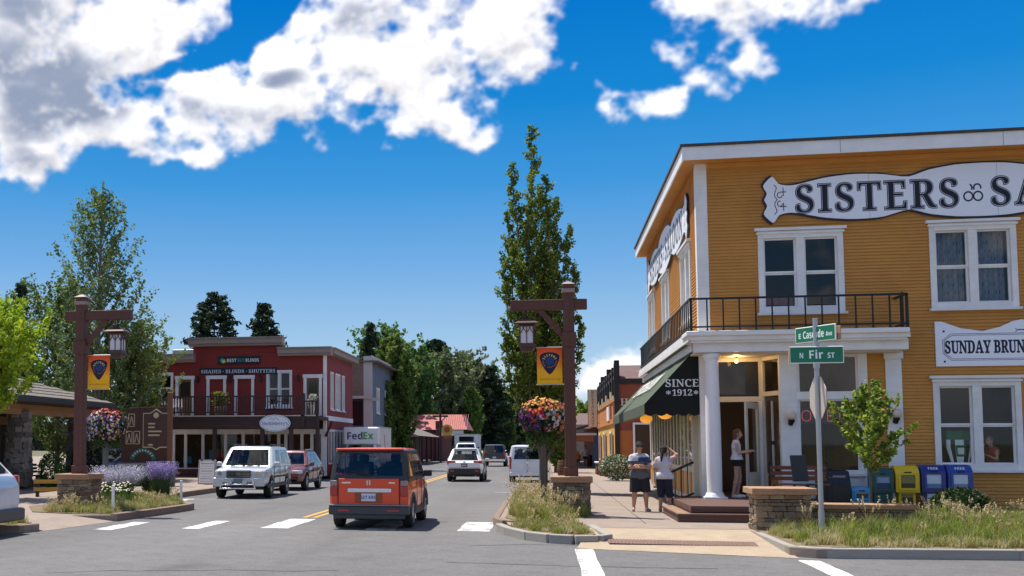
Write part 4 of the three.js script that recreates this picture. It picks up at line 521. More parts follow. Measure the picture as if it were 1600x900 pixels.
// ---------------------------------------------------------------- shops along the right pavement beyond the saloon
{
  const S = thing('orange_shop', 'orange and yellow western front shop with black posts beyond the saloon', 'building'), X = 3.6, Z = -59.5, ZE = -81;
  const brick = M(lin(.30, .085, .045), .8, { map: T.paint }), orange = M(lin(.56, .20, .05), .75, { map: T.paint }), yel = M(lin(.66, .37, .06), .75, { map: T.paint }), tan = M(lin(.42, .37, .24), .8, { map: T.woodV }), mauve = M(lin(.20, .12, .11), .9, { map: T.roofing });
  part(S, 'gable_wall', siding(X, 13, .15, 5.0, [], .15).translate(0, 0, Z), brick); part(S, 'gable_lower', ext(X + .1, 5.6, .15, 2.6, Z, Z + .05), M(lin(.46, .15, .035), .75, { map: T.paint })); part(S, 'gable_trim', ext(X, 13, 5.0, 5.25, Z - .1, Z + .1), m.black); part(S, 'roof', quad([X, 5.25, Z + .05], [13, 5.25, Z + .05], [13, 6.1, Z - 2.5], [X, 6.1, Z - 2.5]), mauve);
  part(S, 'front_lower', ext(X, X + .2, .15, 3.05, ZE, Z), yel); part(S, 'front_band', [ext(X - .02, X + .18, 3.05, 4.2, ZE, Z), ext(X - .08, X, 3.0, 3.1, ZE, Z), ext(X - .08, X, 4.15, 4.3, ZE, Z)], orange);
  for (let i = 0; i < 20; i++) part(S, 'upper_board', ext(X - .01 + rr(0, .03), X + .15, 4.3, 5.1 + rr(-.06, .3), Z - i * 1.07 - 1.05, Z - i * 1.07), tan);
  for (let i = 0; i < 9; i++) part(S, 'parapet_post', ext(X - .1, X + .15, 4.8 - (i % 2) * .3, 6.2 - (i % 3) * .22, Z - i * 2.4 - .5, Z - i * 2.4), m.black);
  part(S, 'corner_post', ext(X - .14, X + .1, .15, 6.0, Z - .1, Z + .16), m.black); part(S, 'parapet_rail', [ext(X - .05, X + .05, 5.3, 5.5, ZE, Z), ext(X - .05, X + .05, 5.7, 5.85, ZE, Z)], matBrownBeam);
  for (const z of [-63, -70, -76]) { part(S, 'door', ext(X - .05, X + .02, .2, 2.4, z - 1, z), M(lin(.14, .05, .03), .6)); part(S, 'window', ext(X - .04, X + .02, .9, 2.5, z - 3, z - 1.4), M(lin(.02, .025, .03), .05)); part(S, 'window_trim', [ext(X - .07, X - .03, 2.5, 2.65, z - 3.1, z - 1.3), ext(X - .07, X - .03, .8, .9, z - 3.1, z - 1.3), ext(X - .07, X - .03, .9, 2.5, z - 3.1, z - 3), ext(X - .07, X - .03, .9, 2.5, z - 1.4, z - 1.3)], m.white); }
  for (const z of [-61, -64.2]) part(S, 'slat_panel', [0, 1, 2, 3].map((i) => ext(X - .06, X - .02, 3.3, 4.0, z - i * .3 - .12, z - i * .3)), brick); part(S, 'notice', ext(X - .07, X - .02, 3.25, 4.05, -68.5, -66.2), m.white);
  part(S, 'side_window', [ext(4.35, 4.45, .9, 3, Z + .06, Z + .1), ext(5.3, 5.4, .9, 3, Z + .06, Z + .1), ext(4.45, 5.3, 2.9, 3, Z + .06, Z + .1)], m.white); part(S, 'side_pane', ext(4.45, 5.3, .9, 2.9, Z + .055, Z + .07), M(lin(.03, .03, .03), .05));
  part(S, 'lettering', place(text3('HA', .36, .04), 4.15, 4.05, Z + .03), m.cream); part(S, 'lettering', place(text3('HA', .36, .02), 4.11, 4.0, Z + .02), m.black);
  part(S, 'rear_wall', ext(X + .2, 13, .15, 5, ZE, ZE + .2), brick);
  const v = thing('blade_sign', 'tall narrow cream sign with vertical red restaurant lettering down the right pavement', 'sign', [3.18, 4.35, -79.5]);
  part(v, 'board', faceUV(ext(-.33, .33, -1.3, 1.3, 0, .12), -.33, -1.3, .66, 2.6), M(0xffffff, .7, { map: canv(160, 640, (c, w, h) => { c.fillStyle = '#7a2a18'; c.fillRect(0, 0, w, h); c.fillStyle = '#e3cfae'; c.fillRect(8, 8, w - 16, h - 16); c.fillStyle = '#7a2417'; c.font = 'bold 68px serif'; c.textAlign = 'center'; c.textBaseline = 'middle'; [...'RESTAURANT'].forEach((s, i) => c.fillText(s, 80, 44 + i * 61)); }) })); part(v, 'bracket', [box(.3, .05, .05, .45, 1.0, .06), box(.3, .05, .05, .45, -1.0, .06)], m.iron);
  const C = thing('porch_shop', 'brown single storey shop with covered porch farther down the right pavement', 'building'); part(C, 'wall', ext(3.8, 14, .15, 3.3, -118, -84), M(lin(.20, .06, .035), .8, { map: T.paint })); part(C, 'porch_roof', [quad([.9, 2.75, -84], [.9, 2.75, -118], [4, 3.6, -118], [4, 3.6, -84]), ext(.9, 4, 2.6, 2.78, -84, -84.2), ext(.85, 1, 2.55, 2.78, -118, -84)], mauve); part(C, 'upper_roof', quad([3.6, 3.6, -84], [14, 3.6, -84], [14, 5.1, -92], [3.6, 5.1, -92]), mauve); part(C, 'fascia', ext(.85, 3.4, 2.1, 2.55, -84.1, -84), M(lin(.28, .09, .045), .8)); part(C, 'gutter', ext(.8, 3.6, 2.56, 2.72, -84, -83.9), m.cream); for (const z of [-86, -92, -98, -104, -110]) part(C, 'porch_post', ext(1, 1.16, .15, 2.6, z - .16, z), matBrownBeam);
  part(C, 'blue_front', ext(3.5, 3.8, .15, 2.8, -90, -84), M(lin(.03, .06, .14), .7));
  const F = thing('far_shop', 'pale far shop front at the end of the right pavement', 'building'); part(F, 'wall', ext(2.6, 12, .15, 4, -160, -122), M(lin(.36, .3, .25), .8, { map: T.paint })); part(F, 'roof', [quad([1.6, 3.6, -121.5], [12, 3.6, -121.5], [12, 5.4, -130], [1.6, 5.4, -130])], mauve); part(F, 'window', ext(2.55, 2.6, 1, 2.5, -140, -125), M(lin(.03, .03, .04), .05));
}
// ---------------------------------------------------------------- shops far down on the left
{
  const roofRed = M(lin(.42, .12, .10), .7, { map: T.paint });
  const A = thing('metal_roof_shop', 'far left shop with a sunlit salmon metal roof', 'building'); part(A, 'wall', [ext(-24, -11.6, .15, 3.6, -142, -130), ext(-12.4, -11.6, .15, 4.6, -130, -129.6)], M(lin(.13, .03, .03), .8)); part(A, 'roof', [quad([-24, 3.6, -129.5], [-8.8, 3.6, -129.5], [-9.6, 5.4, -133], [-24, 5.4, -133]), quad([-8.8, 3.6, -129.5], [-8.8, 3.6, -142], [-9.6, 5.4, -139], [-9.6, 5.4, -133])], roofRed); part(A, 'roof_seam', Array.from({ length: 12 }, (_, i) => bar([-11.6 + i * .25, 3.62, -129.45], [-11.6 + i * .25, 5.42, -132.95], .04)), roofRed); part(A, 'signboard', ext(-11.7, -9.2, 2.9, 3.5, -129.4, -129.3), m.cream);
  const Bd = thing('porch_shop', 'brown timber porch shop with a sloping roof beyond the columnar tree', 'building'); part(Bd, 'wall', ext(-26, -13.5, .15, 2.9, -124, -104), M(lin(.10, .055, .04), .8, { map: T.woodV })); part(Bd, 'porch_roof', [quad([-14.5, 3.9, -103], [-14.5, 3.9, -125], [-11.4, 2.7, -125], [-11.4, 2.7, -103]), quad([-14.5, 3.9, -103], [-11.4, 2.7, -103], [-11.4, 2.6, -103], [-14.5, 2.6, -103])], m.shingle); part(Bd, 'roof', quad([-26, 3.9, -103], [-14.5, 3.9, -103], [-16, 6.2, -112], [-26, 6.2, -112]), m.shingle); for (const z of [-103.2, -107.5, -112, -116.5, -121, -124.8]) part(Bd, 'porch_post', ext(-11.7, -11.5, .15, 2.7, z - .2, z), matBrownBeam); for (let i = 0; i < 14; i++) part(Bd, 'wall_batten', ext(-13.5, -13.42, .2, 2.9, -104.4 - i * 1.4, -104.2 - i * 1.4), M(lin(.16, .09, .06), .8));
  const Cd = thing('far_shop', 'red trimmed gabled shop far down the left side of the street', 'building'); part(Cd, 'wall', ext(-22, -10.6, .15, 4, -178, -160), M(lin(.3, .22, .24), .8)); part(Cd, 'roof', [loft([[[-22, 4, -159.5], [-10, 4, -159.5], [-10, 4, -179], [-22, 4, -179]], [[-18, 6.5, -161], [-14, 6.5, -161], [-14, 6.5, -177], [-18, 6.5, -177]]].map((r) => r.reverse()), .1)], roofRed); part(Cd, 'window', [ext(-14, -12, 1, 2.4, -159.9, -159.85)], M(lin(.03, .03, .04), .1));
  const pole = thing('utility_pole', 'dark timber sign pole with crossarm beside the far left shops', 'pole', [-10.05, .15, -110]); part(pole, 'post', cyl(.13, .1, 5.1, 10, 0, 2.55, 0), matBrownBeam); part(pole, 'crossarm', box(1.5, .18, .16, 0, 4.5, 0), matBrownBeam); part(pole, 'brace', bar([0, 3.9, 0], [.55, 4.45, 0], .08), matBrownBeam);
  const rs = thing('hanging_sign', 'round yellow and red hanging sign beside the far timber pole', 'sign', [-9.4, 3.3, -110]); part(rs, 'disc', cyl(.55, .55, .08, 24, 0, 0, 0, PI / 2), M(lin(.6, .38, .05), .6)); part(rs, 'emblem', [cyl(.3, .3, .1, 18, 0, .05, 0, PI / 2), ext(-.45, .45, -.8, -.5, -.03, .03)], M(lin(.35, .08, .03), .6));
}
// blue wooded hills on the horizon
struct('hill', (() => { const n = 60, pos = [], idx = []; for (let i = 0; i <= n; i++) { const x = lerp(-1900, 1300, i / n), h = 34 + 42 * Math.max(0, fbm3(x * .0016 + 3, .5, 0, 4) + .45); pos.push(x, -5, -2500, x, h * .6, -2620, x, h, -2800); } for (let i = 0; i < n; i++) for (let k = 0; k < 2; k++) { const a = i * 3 + k; idx.push(a, a + 3, a + 1, a + 1, a + 3, a + 4); } const g = new THREE.BufferGeometry(); g.setAttribute('position', new THREE.Float32BufferAttribute(pos, 3)); g.setIndex(idx); g.computeVertexNormals(); return g; })(), M(lin(.03, .05, .035), 1));

// ---------------------------------------------------------------- street lamps on stone bases, banners, flower baskets
const frost = M(lin(.78, .76, .80), .6, { transmission: .25, thickness: 0 });
function lampPost(label, pos, turn) {
  const o = thing('street_lamp', label, 'street lamp', pos, turn, 'timber street lamps on stone bases');
  stoneBlock(o, .86, .8, .86, 0, [.06, .12], stoneMats, [.12, .36]);
  part(o, 'base_cap', rbox(1.0, .15, 1.0, .025, 0, .875, 0, 0, 0, 0, 2), m.sandCap);
  const w = .27; part(o, 'post', rbox(w, 4.75, w, .02, 0, 3.33, 0), m.timber); part(o, 'post_foot', [rbox(w + .07, .22, w + .07, .015, 0, 1.06, 0)], m.timber); part(o, 'collar', [rbox(w + .08, .36, w + .08, .015, 0, 4.33, 0)], m.timber);
  part(o, 'post_cap', [rbox(w + .05, .1, w + .05, .01, 0, 5.55, 0), loft([[[-.17, 5.71, -.17], [-.17, 5.71, .17], [.17, 5.71, .17], [.17, 5.71, -.17]], [[-.03, 5.79, -.03], [-.03, 5.79, .03], [.03, 5.79, .03], [.03, 5.79, -.03]]], .1)], M(lin(.30, .22, .18), .6));
  part(o, 'crossarm', [rbox(1.88, .26, .2, .015, .49, 5.21, 0)], m.timberH); part(o, 'brace', bar([.1, 4.38, 0], [.72, 5.1, 0], .13, .12), m.timberH);
  for (const y of [4.05, 4.2, 3.3]) part(o, 'bolt', cyl(.018, .018, .05, 8, -.155, y, 0, 0, PI / 2), m.iron);
  const l = part(o, 'lantern', [loft([[[-.3, 4.72, -.3], [-.3, 4.72, .3], [.3, 4.72, .3], [.3, 4.72, -.3]], [[-.3, 4.75, -.3], [-.3, 4.75, .3], [.3, 4.75, .3], [.3, 4.75, -.3]], [[-.1, 4.86, -.1], [-.1, 4.86, .1], [.1, 4.86, .1], [.1, 4.86, -.1]], [[-.05, 4.9, -.05], [-.05, 4.9, .05], [.05, 4.9, .05], [.05, 4.9, -.05]]], .1), rbox(.4, .05, .4, .01, 0, 4.69, 0)], M(lin(.075, .032, .022), .5, { metalness: .2 }));
  part(l, 'lantern_base', [rbox(.38, .1, .38, .01, 0, 4.2, 0), rbox(.3, .12, .3, .02, 0, 4.1, 0)], l.material);
  l.position.x = 1.03;
  for (let k = 0; k < 4; k++) { const a = k * PI / 2, q = (g) => g.rotateY(a); part(l, 'pane', q(quad([-.16, 4.25, .165], [.16, 4.25, .165], [.16, 4.67, .165], [-.16, 4.67, .165])), frost);
    part(l, 'muntin', [q(box(.03, .44, .03, -.165, 4.46, .165)), q(box(.018, .42, .015, 0, 4.46, .175)), q(bar([-.15, 4.5, .175], [-.06, 4.66, .175], .016)), q(bar([.15, 4.5, .175], [.06, 4.66, .175], .016)), q(bar([0, 4.5, .175], [-.1, 4.66, .175], .014)), q(bar([0, 4.5, .175], [.1, 4.66, .175], .014))], m.timber); }
  part(l, 'hanger', [cyl(.02, .02, .25, 8, 0, 4.98, 0), cyl(.05, .03, .05, 10, 0, 4.93, 0)], m.iron);
  return o;
}
lampPost('timber street lamp with lantern on the left planted corner', [-12.3, .15, -28.55], 0);
lampPost('timber street lamp with lantern on the right corner by the saloon', [.6, .15, -28.6], PI);
const bannerTex = canv(256, 400, (c, w, h) => { const g = c.createLinearGradient(0, 0, 0, h); g.addColorStop(0, '#f0501c'); g.addColorStop(.45, '#f78f14'); g.addColorStop(.62, '#fdbb0d'); g.addColorStop(1, '#f6bd08'); c.fillStyle = g; c.fillRect(0, 0, w, h);
  c.fillStyle = '#16183c'; c.beginPath(); c.moveTo(128, 290); c.bezierCurveTo(95, 285, 20, 150, 28, 95); c.bezierCurveTo(35, 35, 221, 35, 228, 95); c.bezierCurveTo(236, 150, 161, 285, 128, 290); c.fill(); c.strokeStyle = '#e8862a'; c.lineWidth = 3; c.stroke();
  c.fillStyle = '#1f3f7a'; c.beginPath(); c.arc(128, 148, 42, 0, 7); c.fill(); c.fillStyle = '#e9d28a'; c.font = 'bold 34px sans-serif'; c.textAlign = 'center'; c.textBaseline = 'middle'; [...'SISTERS'].forEach((s, i) => { c.save(); c.translate(128, 152); c.rotate((i - 3) * .36); c.fillText(s, 0, -68); c.restore(); });
  c.font = 'bold 22px sans-serif'; c.fillStyle = '#e08a3a'; [...'FOLK FESTIVAL'].forEach((s, i) => { c.save(); c.translate(128, 150); c.rotate(-(i - 6) * .27); c.fillText(s, 0, 66); c.restore(); }); c.fillStyle = '#b5651a'; c.font = 'italic bold 24px serif'; c.fillText('sistersfolkfestival.org', 128, 340, 210); });
function banner(label, x, y, z, w, h, rodX) {
  const o = thing('street_banner', label, 'banner', [x, y, z], 0, 'orange banners on the lamps'), n = 14, face = (s) => { const g = new THREE.PlaneGeometry(w, h, n, n), p = g.attributes.position; for (let i = 0; i < p.count; i++) p.setZ(i, s * .004 + .012 * Math.sin(p.getX(i) * 9 + p.getY(i) * 3)); g.computeVertexNormals(); if (s < 0) { const u = g.attributes.uv; for (let i = 0; i < u.count; i++) u.setX(i, 1 - u.getX(i)); } return g; };
  part(o, 'cloth', [face(1), face(-1)], M(0xffffff, .75, { map: bannerTex, side: THREE.DoubleSide, transmission: .15, thickness: 0 }));
  part(o, 'rod', rod([Math.min(-w / 2 - .02, rodX), h / 2, 0], [Math.max(w / 2 + .02, rodX), h / 2, 0], .014), m.steel); part(o, 'rod', rod([Math.min(-w / 2 - .02, rodX), -h / 2, 0], [Math.max(w / 2 + .02, rodX), -h / 2, 0], .014), m.steel);
}
banner('orange and yellow festival banner on the left street lamp', -11.79, 3.82, -28.55, .62, .92, -.5);
banner('orange and yellow festival banner on the right street lamp by the poplar', .12, 3.83, -28.6, .62, .93, .48);
function basket(label, x, z, y, r, palette, postMat) {
  const o = thing('flower_basket', label, 'flowers', [x, .15, z], 0, 'flower balls on posts'); part(o, 'post', [rbox(.15, y - r * .4 - .15, .15, .015, 0, (y - r * .4 - .15) / 2, 0)], postMat); const L = new Leaves(), F = new Leaves(), lump = (d) => 1 + .5 * fbm3(d.x * 1.7 + x, d.y * 1.7 + 4, d.z * 1.7, 3);
  const cy = y - .15; part(o, 'basket', lathe([[0, cy - r * .75], [r * .45, cy - r * .6], [r * .6, cy - r * .25], [0, cy - r * .2]], 16), m.darkBark);
  for (let i = 0; i < 2600; i++) { const d = V(gauss(), gauss() * .85 + .05, gauss()).normalize(), k = r * rr(.7, 1.02) * lump(d); L.add(V(d.x * k, cy + d.y * k * .86 - (rnd() < .15 ? rr(0, .25) : 0), d.z * k), .08, tint([.05, .10, .022], .4)); }
  for (let i = 0; i < 1500; i++) { const d = V(gauss(), gauss() * .9 + .12, gauss()).normalize(); if (d.y < -.75 || fbm3(d.x * 5 + 2, d.y * 5 + x, d.z * 5, 2) > .2) continue; const k = r * rr(.93, 1.1) * lump(d), c = palette(d); F.disc(V(d.x * k, cy + d.y * k * .88, d.z * k), rr(.026, .045), d.clone().add(V(gauss() * .3, gauss() * .3, gauss() * .3)).normalize(), tint(c, .2), [c[0] * .7, c[1] * .7, c[2] * .5]); }
  for (let i = 0; i < 26; i++) { const a = rnd() * 6.283, l = rr(.15, .42); for (let j = 0; j < 14; j++) L.add(V(Math.cos(a) * r * rr(.6, .85), cy - r * .55 - l * j / 14, Math.sin(a) * r * rr(.6, .85)), .06, tint([.06, .12, .025], .4)); }
  part(o, 'foliage', L.geo(), m.leaf).userData.kind = 'stuff'; part(o, 'blossoms', F.geo(), m.petal).userData.kind = 'stuff'; }
const patch = (d, a) => a[Math.min(a.length - 1, Math.max(0, Math.floor((fbm3(d.x * 3.1 + 5, d.y * 3.1, d.z * 3.1, 2) * 1.5 + .5 + gauss() * .13) * a.length)))];
const near = (d, x, y, z) => d.x * x + d.y * y + d.z * z + gauss() * .22;
basket('ball of orange, red, purple and white flowers beside the right lamp', -.07, -30.1, 2.56, .56, (d) => { const t = d.y + gauss() * .25; if (t > .55) return patch(d, [[.85, .45, .04], [.8, .3, .03], [.8, .62, .25]]); if (near(d, .8, -.1, .5) > .55) return patch(d, [[.75, .72, .7], [.7, .6, .68], [.8, .2, .05]]); if (t > -.02 && d.x > -.75) return patch(d, [[.75, .09, .03], [.7, .05, .05], [.65, .03, .12], [.8, .25, .03]]); return patch(d, [[.16, .015, .3], [.25, .02, .35], [.10, .02, .2], [.3, .03, .2]]); }, m.bark);
basket('ball of white, violet and yellow flowers beside the left lamp', -13.45, -33.2, 2.42, .6, (d) => { const t = d.y + gauss() * .3; if (t > .75) return [.7, .04, .09]; if (near(d, -.7, .1, .3) > .4) return pick([[.75, .72, .78], [.4, .3, .6]]); return patch(d, [[.75, .7, .75], [.72, .6, .65], [.1, .03, .2], [.07, .03, .16], [.75, .5, .08], [.7, .3, .1], [.75, .72, .7]]); }, M(lin(.12, .14, .13), .7));
// ---------------------------------------------------------------- street name pole
{
  const o = thing('street_sign_post', 'grey metal post carrying green street name blades and a stop sign', 'sign post', [5.0, .15, -22.5]); part(o, 'post', [cyl(.045, .045, 4.1, 14, 0, 2.05, 0), cyl(.055, .055, .5, 14, 0, .25, 0)], m.steel); part(o, 'bracket', [cyl(.06, .06, .1, 12, 0, 3.62, 0), cyl(.06, .06, .1, 12, 0, 3.2, 0)], m.steel);
  const blade = (w, h, text) => faceUV(rbox(w, h, .03, .012), -w / 2, -h / 2, w, h);
  const green = (draw, W = 512, H = 172) => M(0xffffff, .35, { map: canv(W, H, (c) => { c.fillStyle = '#eef2ee'; c.fillRect(0, 0, W, H); c.fillStyle = '#04734f'; c.fillRect(9, 9, W - 18, H - 18); c.fillStyle = '#f2f6f2'; c.textBaseline = 'middle'; draw(c); }) });
  const b1 = part(o, 'name_blade', blade(.96, .32), green((c) => { c.font = 'bold 76px sans-serif'; c.fillText('N', 92, 92, 44); c.font = 'bold 116px sans-serif'; c.fillText('Fir', 178, 84, 140); c.font = 'bold 76px sans-serif'; c.fillText('ST', 356, 92, 70); }), 'green blade reading N Fir St'); b1.position.set(-.01, 3.4, .06);
  part(o, 'blade_edge', [ext(-.5, -.485, 3.24, 3.56, .03, .075)], M(lin(.55, .33, .18), .6));
  const b2 = part(o, 'name_blade', blade(1.0, .3), green((c) => { c.font = 'bold 78px sans-serif'; c.fillText('E', 40, 96, 40); c.font = 'bold 112px sans-serif'; c.fillText('Cascade', 100, 88, 270); c.font = 'bold 66px sans-serif'; c.fillText('Ave', 392, 98, 80); }), 'green blade reading E Cascade Ave'); b2.position.set(0, 3.8, 0); b2.rotation.y = -1.02;
  part(o, 'blade_backing', [place(rbox(.98, .26, .02, .008), .08, 3.78, .03, -1.02)], M(lin(.42, .25, .12), .7));
  const oct = Array.from({ length: 8 }, (_, i) => [.42 * Math.cos(PI / 8 + i * PI / 4), .42 * Math.sin(PI / 8 + i * PI / 4)]);
  const st = part(o, 'stop_sign_back', prism(oct, .012), M(lin(.58, .52, .45), .5, { metalness: .3 })); st.position.set(.03, 2.6, -.07); st.rotation.y = -1.42;
  const sf = part(st, 'stop_sign_face', prism(oct.map(([x, y]) => [x * .99, y * .99]), .004).translate(0, 0, -.006), M(lin(.5, .02, .02), .4));
  part(st, 'stop_lettering', place(text3('STOP', .2, .003, fontSans), 0, 0, -.008, PI), m.white);
}
// ---------------------------------------------------------------- stone pillar and low wall by the saloon
{
  const o = thing('stone_pillar', 'square ledgestone pillar with sandstone cap left of the news boxes', 'pillar', [4.62, .15, -24.35]); stoneBlock(o, 1.02, .73, .9, 0, [.06, .13], stoneMats, [.12, .36]); part(o, 'cap', rbox(1.22, .13, 1.1, .02, 0, .795, 0, 0, 0, 0, 2), m.sandCap);
  const w = thing('stone_wall', 'low stone seat wall with sandstone top behind the street sign pole', 'wall', [6.2, .15, -24.9]); stoneBlock(w, 2.1, .42, .5, 0, [.07, .12], stoneMats, [.14, .36]); for (const x of [-.56, .55]) part(w, 'cap_slab', rbox(1.1, .1, .62, .02, x, .47, 0, 0, 0, 0, 2), m.sandCap);
}
// ---------------------------------------------------------------- news boxes and porch things
function newsBox(label, x, z, w, h, mat, paper, o = {}) {
  const b = thing('news_box', label, 'news box', [x, .15, z], o.turn ?? 0, 'news boxes along the saloon wall'), hb = h * .52, d = .42;
  if (o.pedestal) { part(b, 'pedestal', [rbox(w * .72, h - hb - .04, d * .7, .02, 0, (h - hb) / 2 + .02, -.02), rbox(w * .9, .05, d, .01, 0, .025, 0)], mat); part(b, 'card', ext(-w * .24, w * .24, (h - hb) * .35, (h - hb) * .9, d * .35 - .02 - .002, d * .35 - .014), paper); }
  else part(b, 'pedestal', rbox(w * .9, h - hb, d * .8, .03, 0, (h - hb) / 2, 0), mat);
  const prof = [[-d / 2, 0], [d / 2, 0], [d / 2, hb * .72], [d / 2 - .05, hb * .86], [d / 2 - .14, hb * .97], [-d / 2 + .05, hb], [-d / 2, hb * .94]]; const g = prism(prof.map(([a, y]) => [a, y]), w, .015).translate(0, 0, -w / 2).rotateY(-PI / 2); part(b, 'cabinet', g.translate(0, h - hb, 0), mat);
  part(b, 'door_frame', [ext(-w * .4, w * .4, h - hb + .04, h - hb + .09, d / 2, d / 2 + .045), ext(-w * .4, w * .4, h - hb * .34, h - hb * .27, d / 2, d / 2 + .045), ext(-w * .4, -w * .3, h - hb + .09, h - hb * .34, d / 2, d / 2 + .045), ext(w * .3, w * .4, h - hb + .09, h - hb * .34, d / 2, d / 2 + .045)], mat);
  part(b, 'display_paper', ext(-w * .29, w * .29, h - hb + .09, h - hb * .35, d / 2 + .014, d / 2 + .02), paper); part(b, 'handle', box(w * .3, .025, .03, 0, h - hb * .24, d / 2 + .04), m.iron); if (o.word) part(b, 'lettering', place(text3(o.word, .075, .004, fontSans), 0, h - hb * .12, d / 2 - .045, 0, -.75), m.white); return b;
}
const print = (a, b2) => M(0xffffff, .7, { map: canv(128, 128, (c) => { c.fillStyle = a; c.fillRect(0, 0, 128, 128); c.fillStyle = b2; c.fillRect(8, 8, 112, 22); c.fillRect(8, 52, 60, 50); for (let i = 0; i < 9; i++) { c.fillStyle = i % 2 ? '#777' : '#999'; c.fillRect(74, 42 + i * 9, 46, 4); } }) });
const plast = (c, r = .35) => M(c, r, { clearcoat: .3 });
const NZ = -30.15;
newsBox('light blue short news box in front of the maple trunk', 7.6, NZ, .46, .68, plast(lin(.02, .30, .55)), print('#b9b09a', '#54503f'));
newsBox('dark green news box between the light blue and the yellow one', 8.1, NZ, .5, 1.15, plast(lin(.015, .08, .07)), print('#8aa0b8', '#33465e'));
newsBox('bright yellow news box on a pedestal', 8.65, NZ + .02, .54, 1.2, plast(lin(.78, .53, .008)), print('#8c7f4a', '#4d4522'), { pedestal: true });
newsBox('navy blue news box beside the yellow one', 9.25, NZ - .02, .56, 1.22, plast(lin(.012, .03, .22)), print('#cdd8e2', '#6a8aa0'), { pedestal: true, word: 'FREE' });
newsBox('royal blue news box at the right end of the row', 9.84, NZ, .56, 1.22, plast(lin(.015, .06, .32)), print('#d5dbe6', '#8794a8'), { pedestal: true, word: 'FREE' });
{
  const o = thing('litter_bin', 'black sloping bin with white notice beside the light blue box', 'bin', [7.0, .15, -30.2]); part(o, 'body', prism([[-.24, 0], [.24, 0], [.26, .75], [.1, 1.05], [-.24, 1.08]], .72, .02).translate(0, 0, -.36).rotateY(-PI / 2), M(lin(.016, .016, .018), .4)); part(o, 'notice', ext(.0, .26, .25, .66, .245, .262), print('#d8d8d2', '#777')); part(o, 'lid_strip', place(box(.5, .02, .05), 0, .93, .2, 0, -1), M(lin(.4, .4, .42), .3)); part(o, 'panel', ext(-.3, -.05, .2, .7, .245, .258), M(lin(.05, .05, .05), .5));
  const b = thing('porch_bench', 'brown slatted porch bench with black iron ends right of the door', 'bench', [5.68, .5, -29.2]); for (let i = 0; i < 4; i++) part(b, 'seat_slat', box(1.3, .035, .1, .35, .42, -.12 + i * .12), M(lin(.22, .07, .03), .5, { map: T.wood })); for (let i = 0; i < 3; i++) part(b, 'back_slat', box(1.3, .09, .03, .35, .55 + i * .13, -.2), M(lin(.22, .07, .03), .5, { map: T.wood })); for (const x of [-.3, 1.0]) part(b, 'iron_end', [box(.05, .95, .06, x, .475, -.22), box(.05, .42, .06, x, .21, .26), box(.06, .05, .5, x, .62, .02)], m.iron);
  const c = thing('porch_chair', 'black high backed chair beside the white post right of the door', 'chair', [5.95, .5, -28.1], .5); part(c, 'seat', rbox(.46, .05, .46, .015, 0, .45, 0), m.black); part(c, 'backrest', [place(rbox(.44, .62, .04, .015), 0, .82, -.24, 0, -.14)], m.black); for (const x of [-.19, .19]) for (const z of [-.19, .19]) part(c, 'leg', box(.04, .45, .04, x, .22, z), m.black);
}
for (const [x, z, l] of [[-10.72, -27.0, 'white marker post at the front of the left planting bed'], [-10.35, -31.3, 'white marker post at the far tip of the left planting bed']]) { const o = thing('marker_post', l, 'post', [x, .15, z], 0, 'white marker posts in the left bed'); part(o, 'stake', [rbox(.075, .68, .035, .012, 0, .36, 0)], m.white); part(o, 'foot', box(.1, .06, .06, 0, .03, 0), M(lin(.2, .2, .2), .8)); }
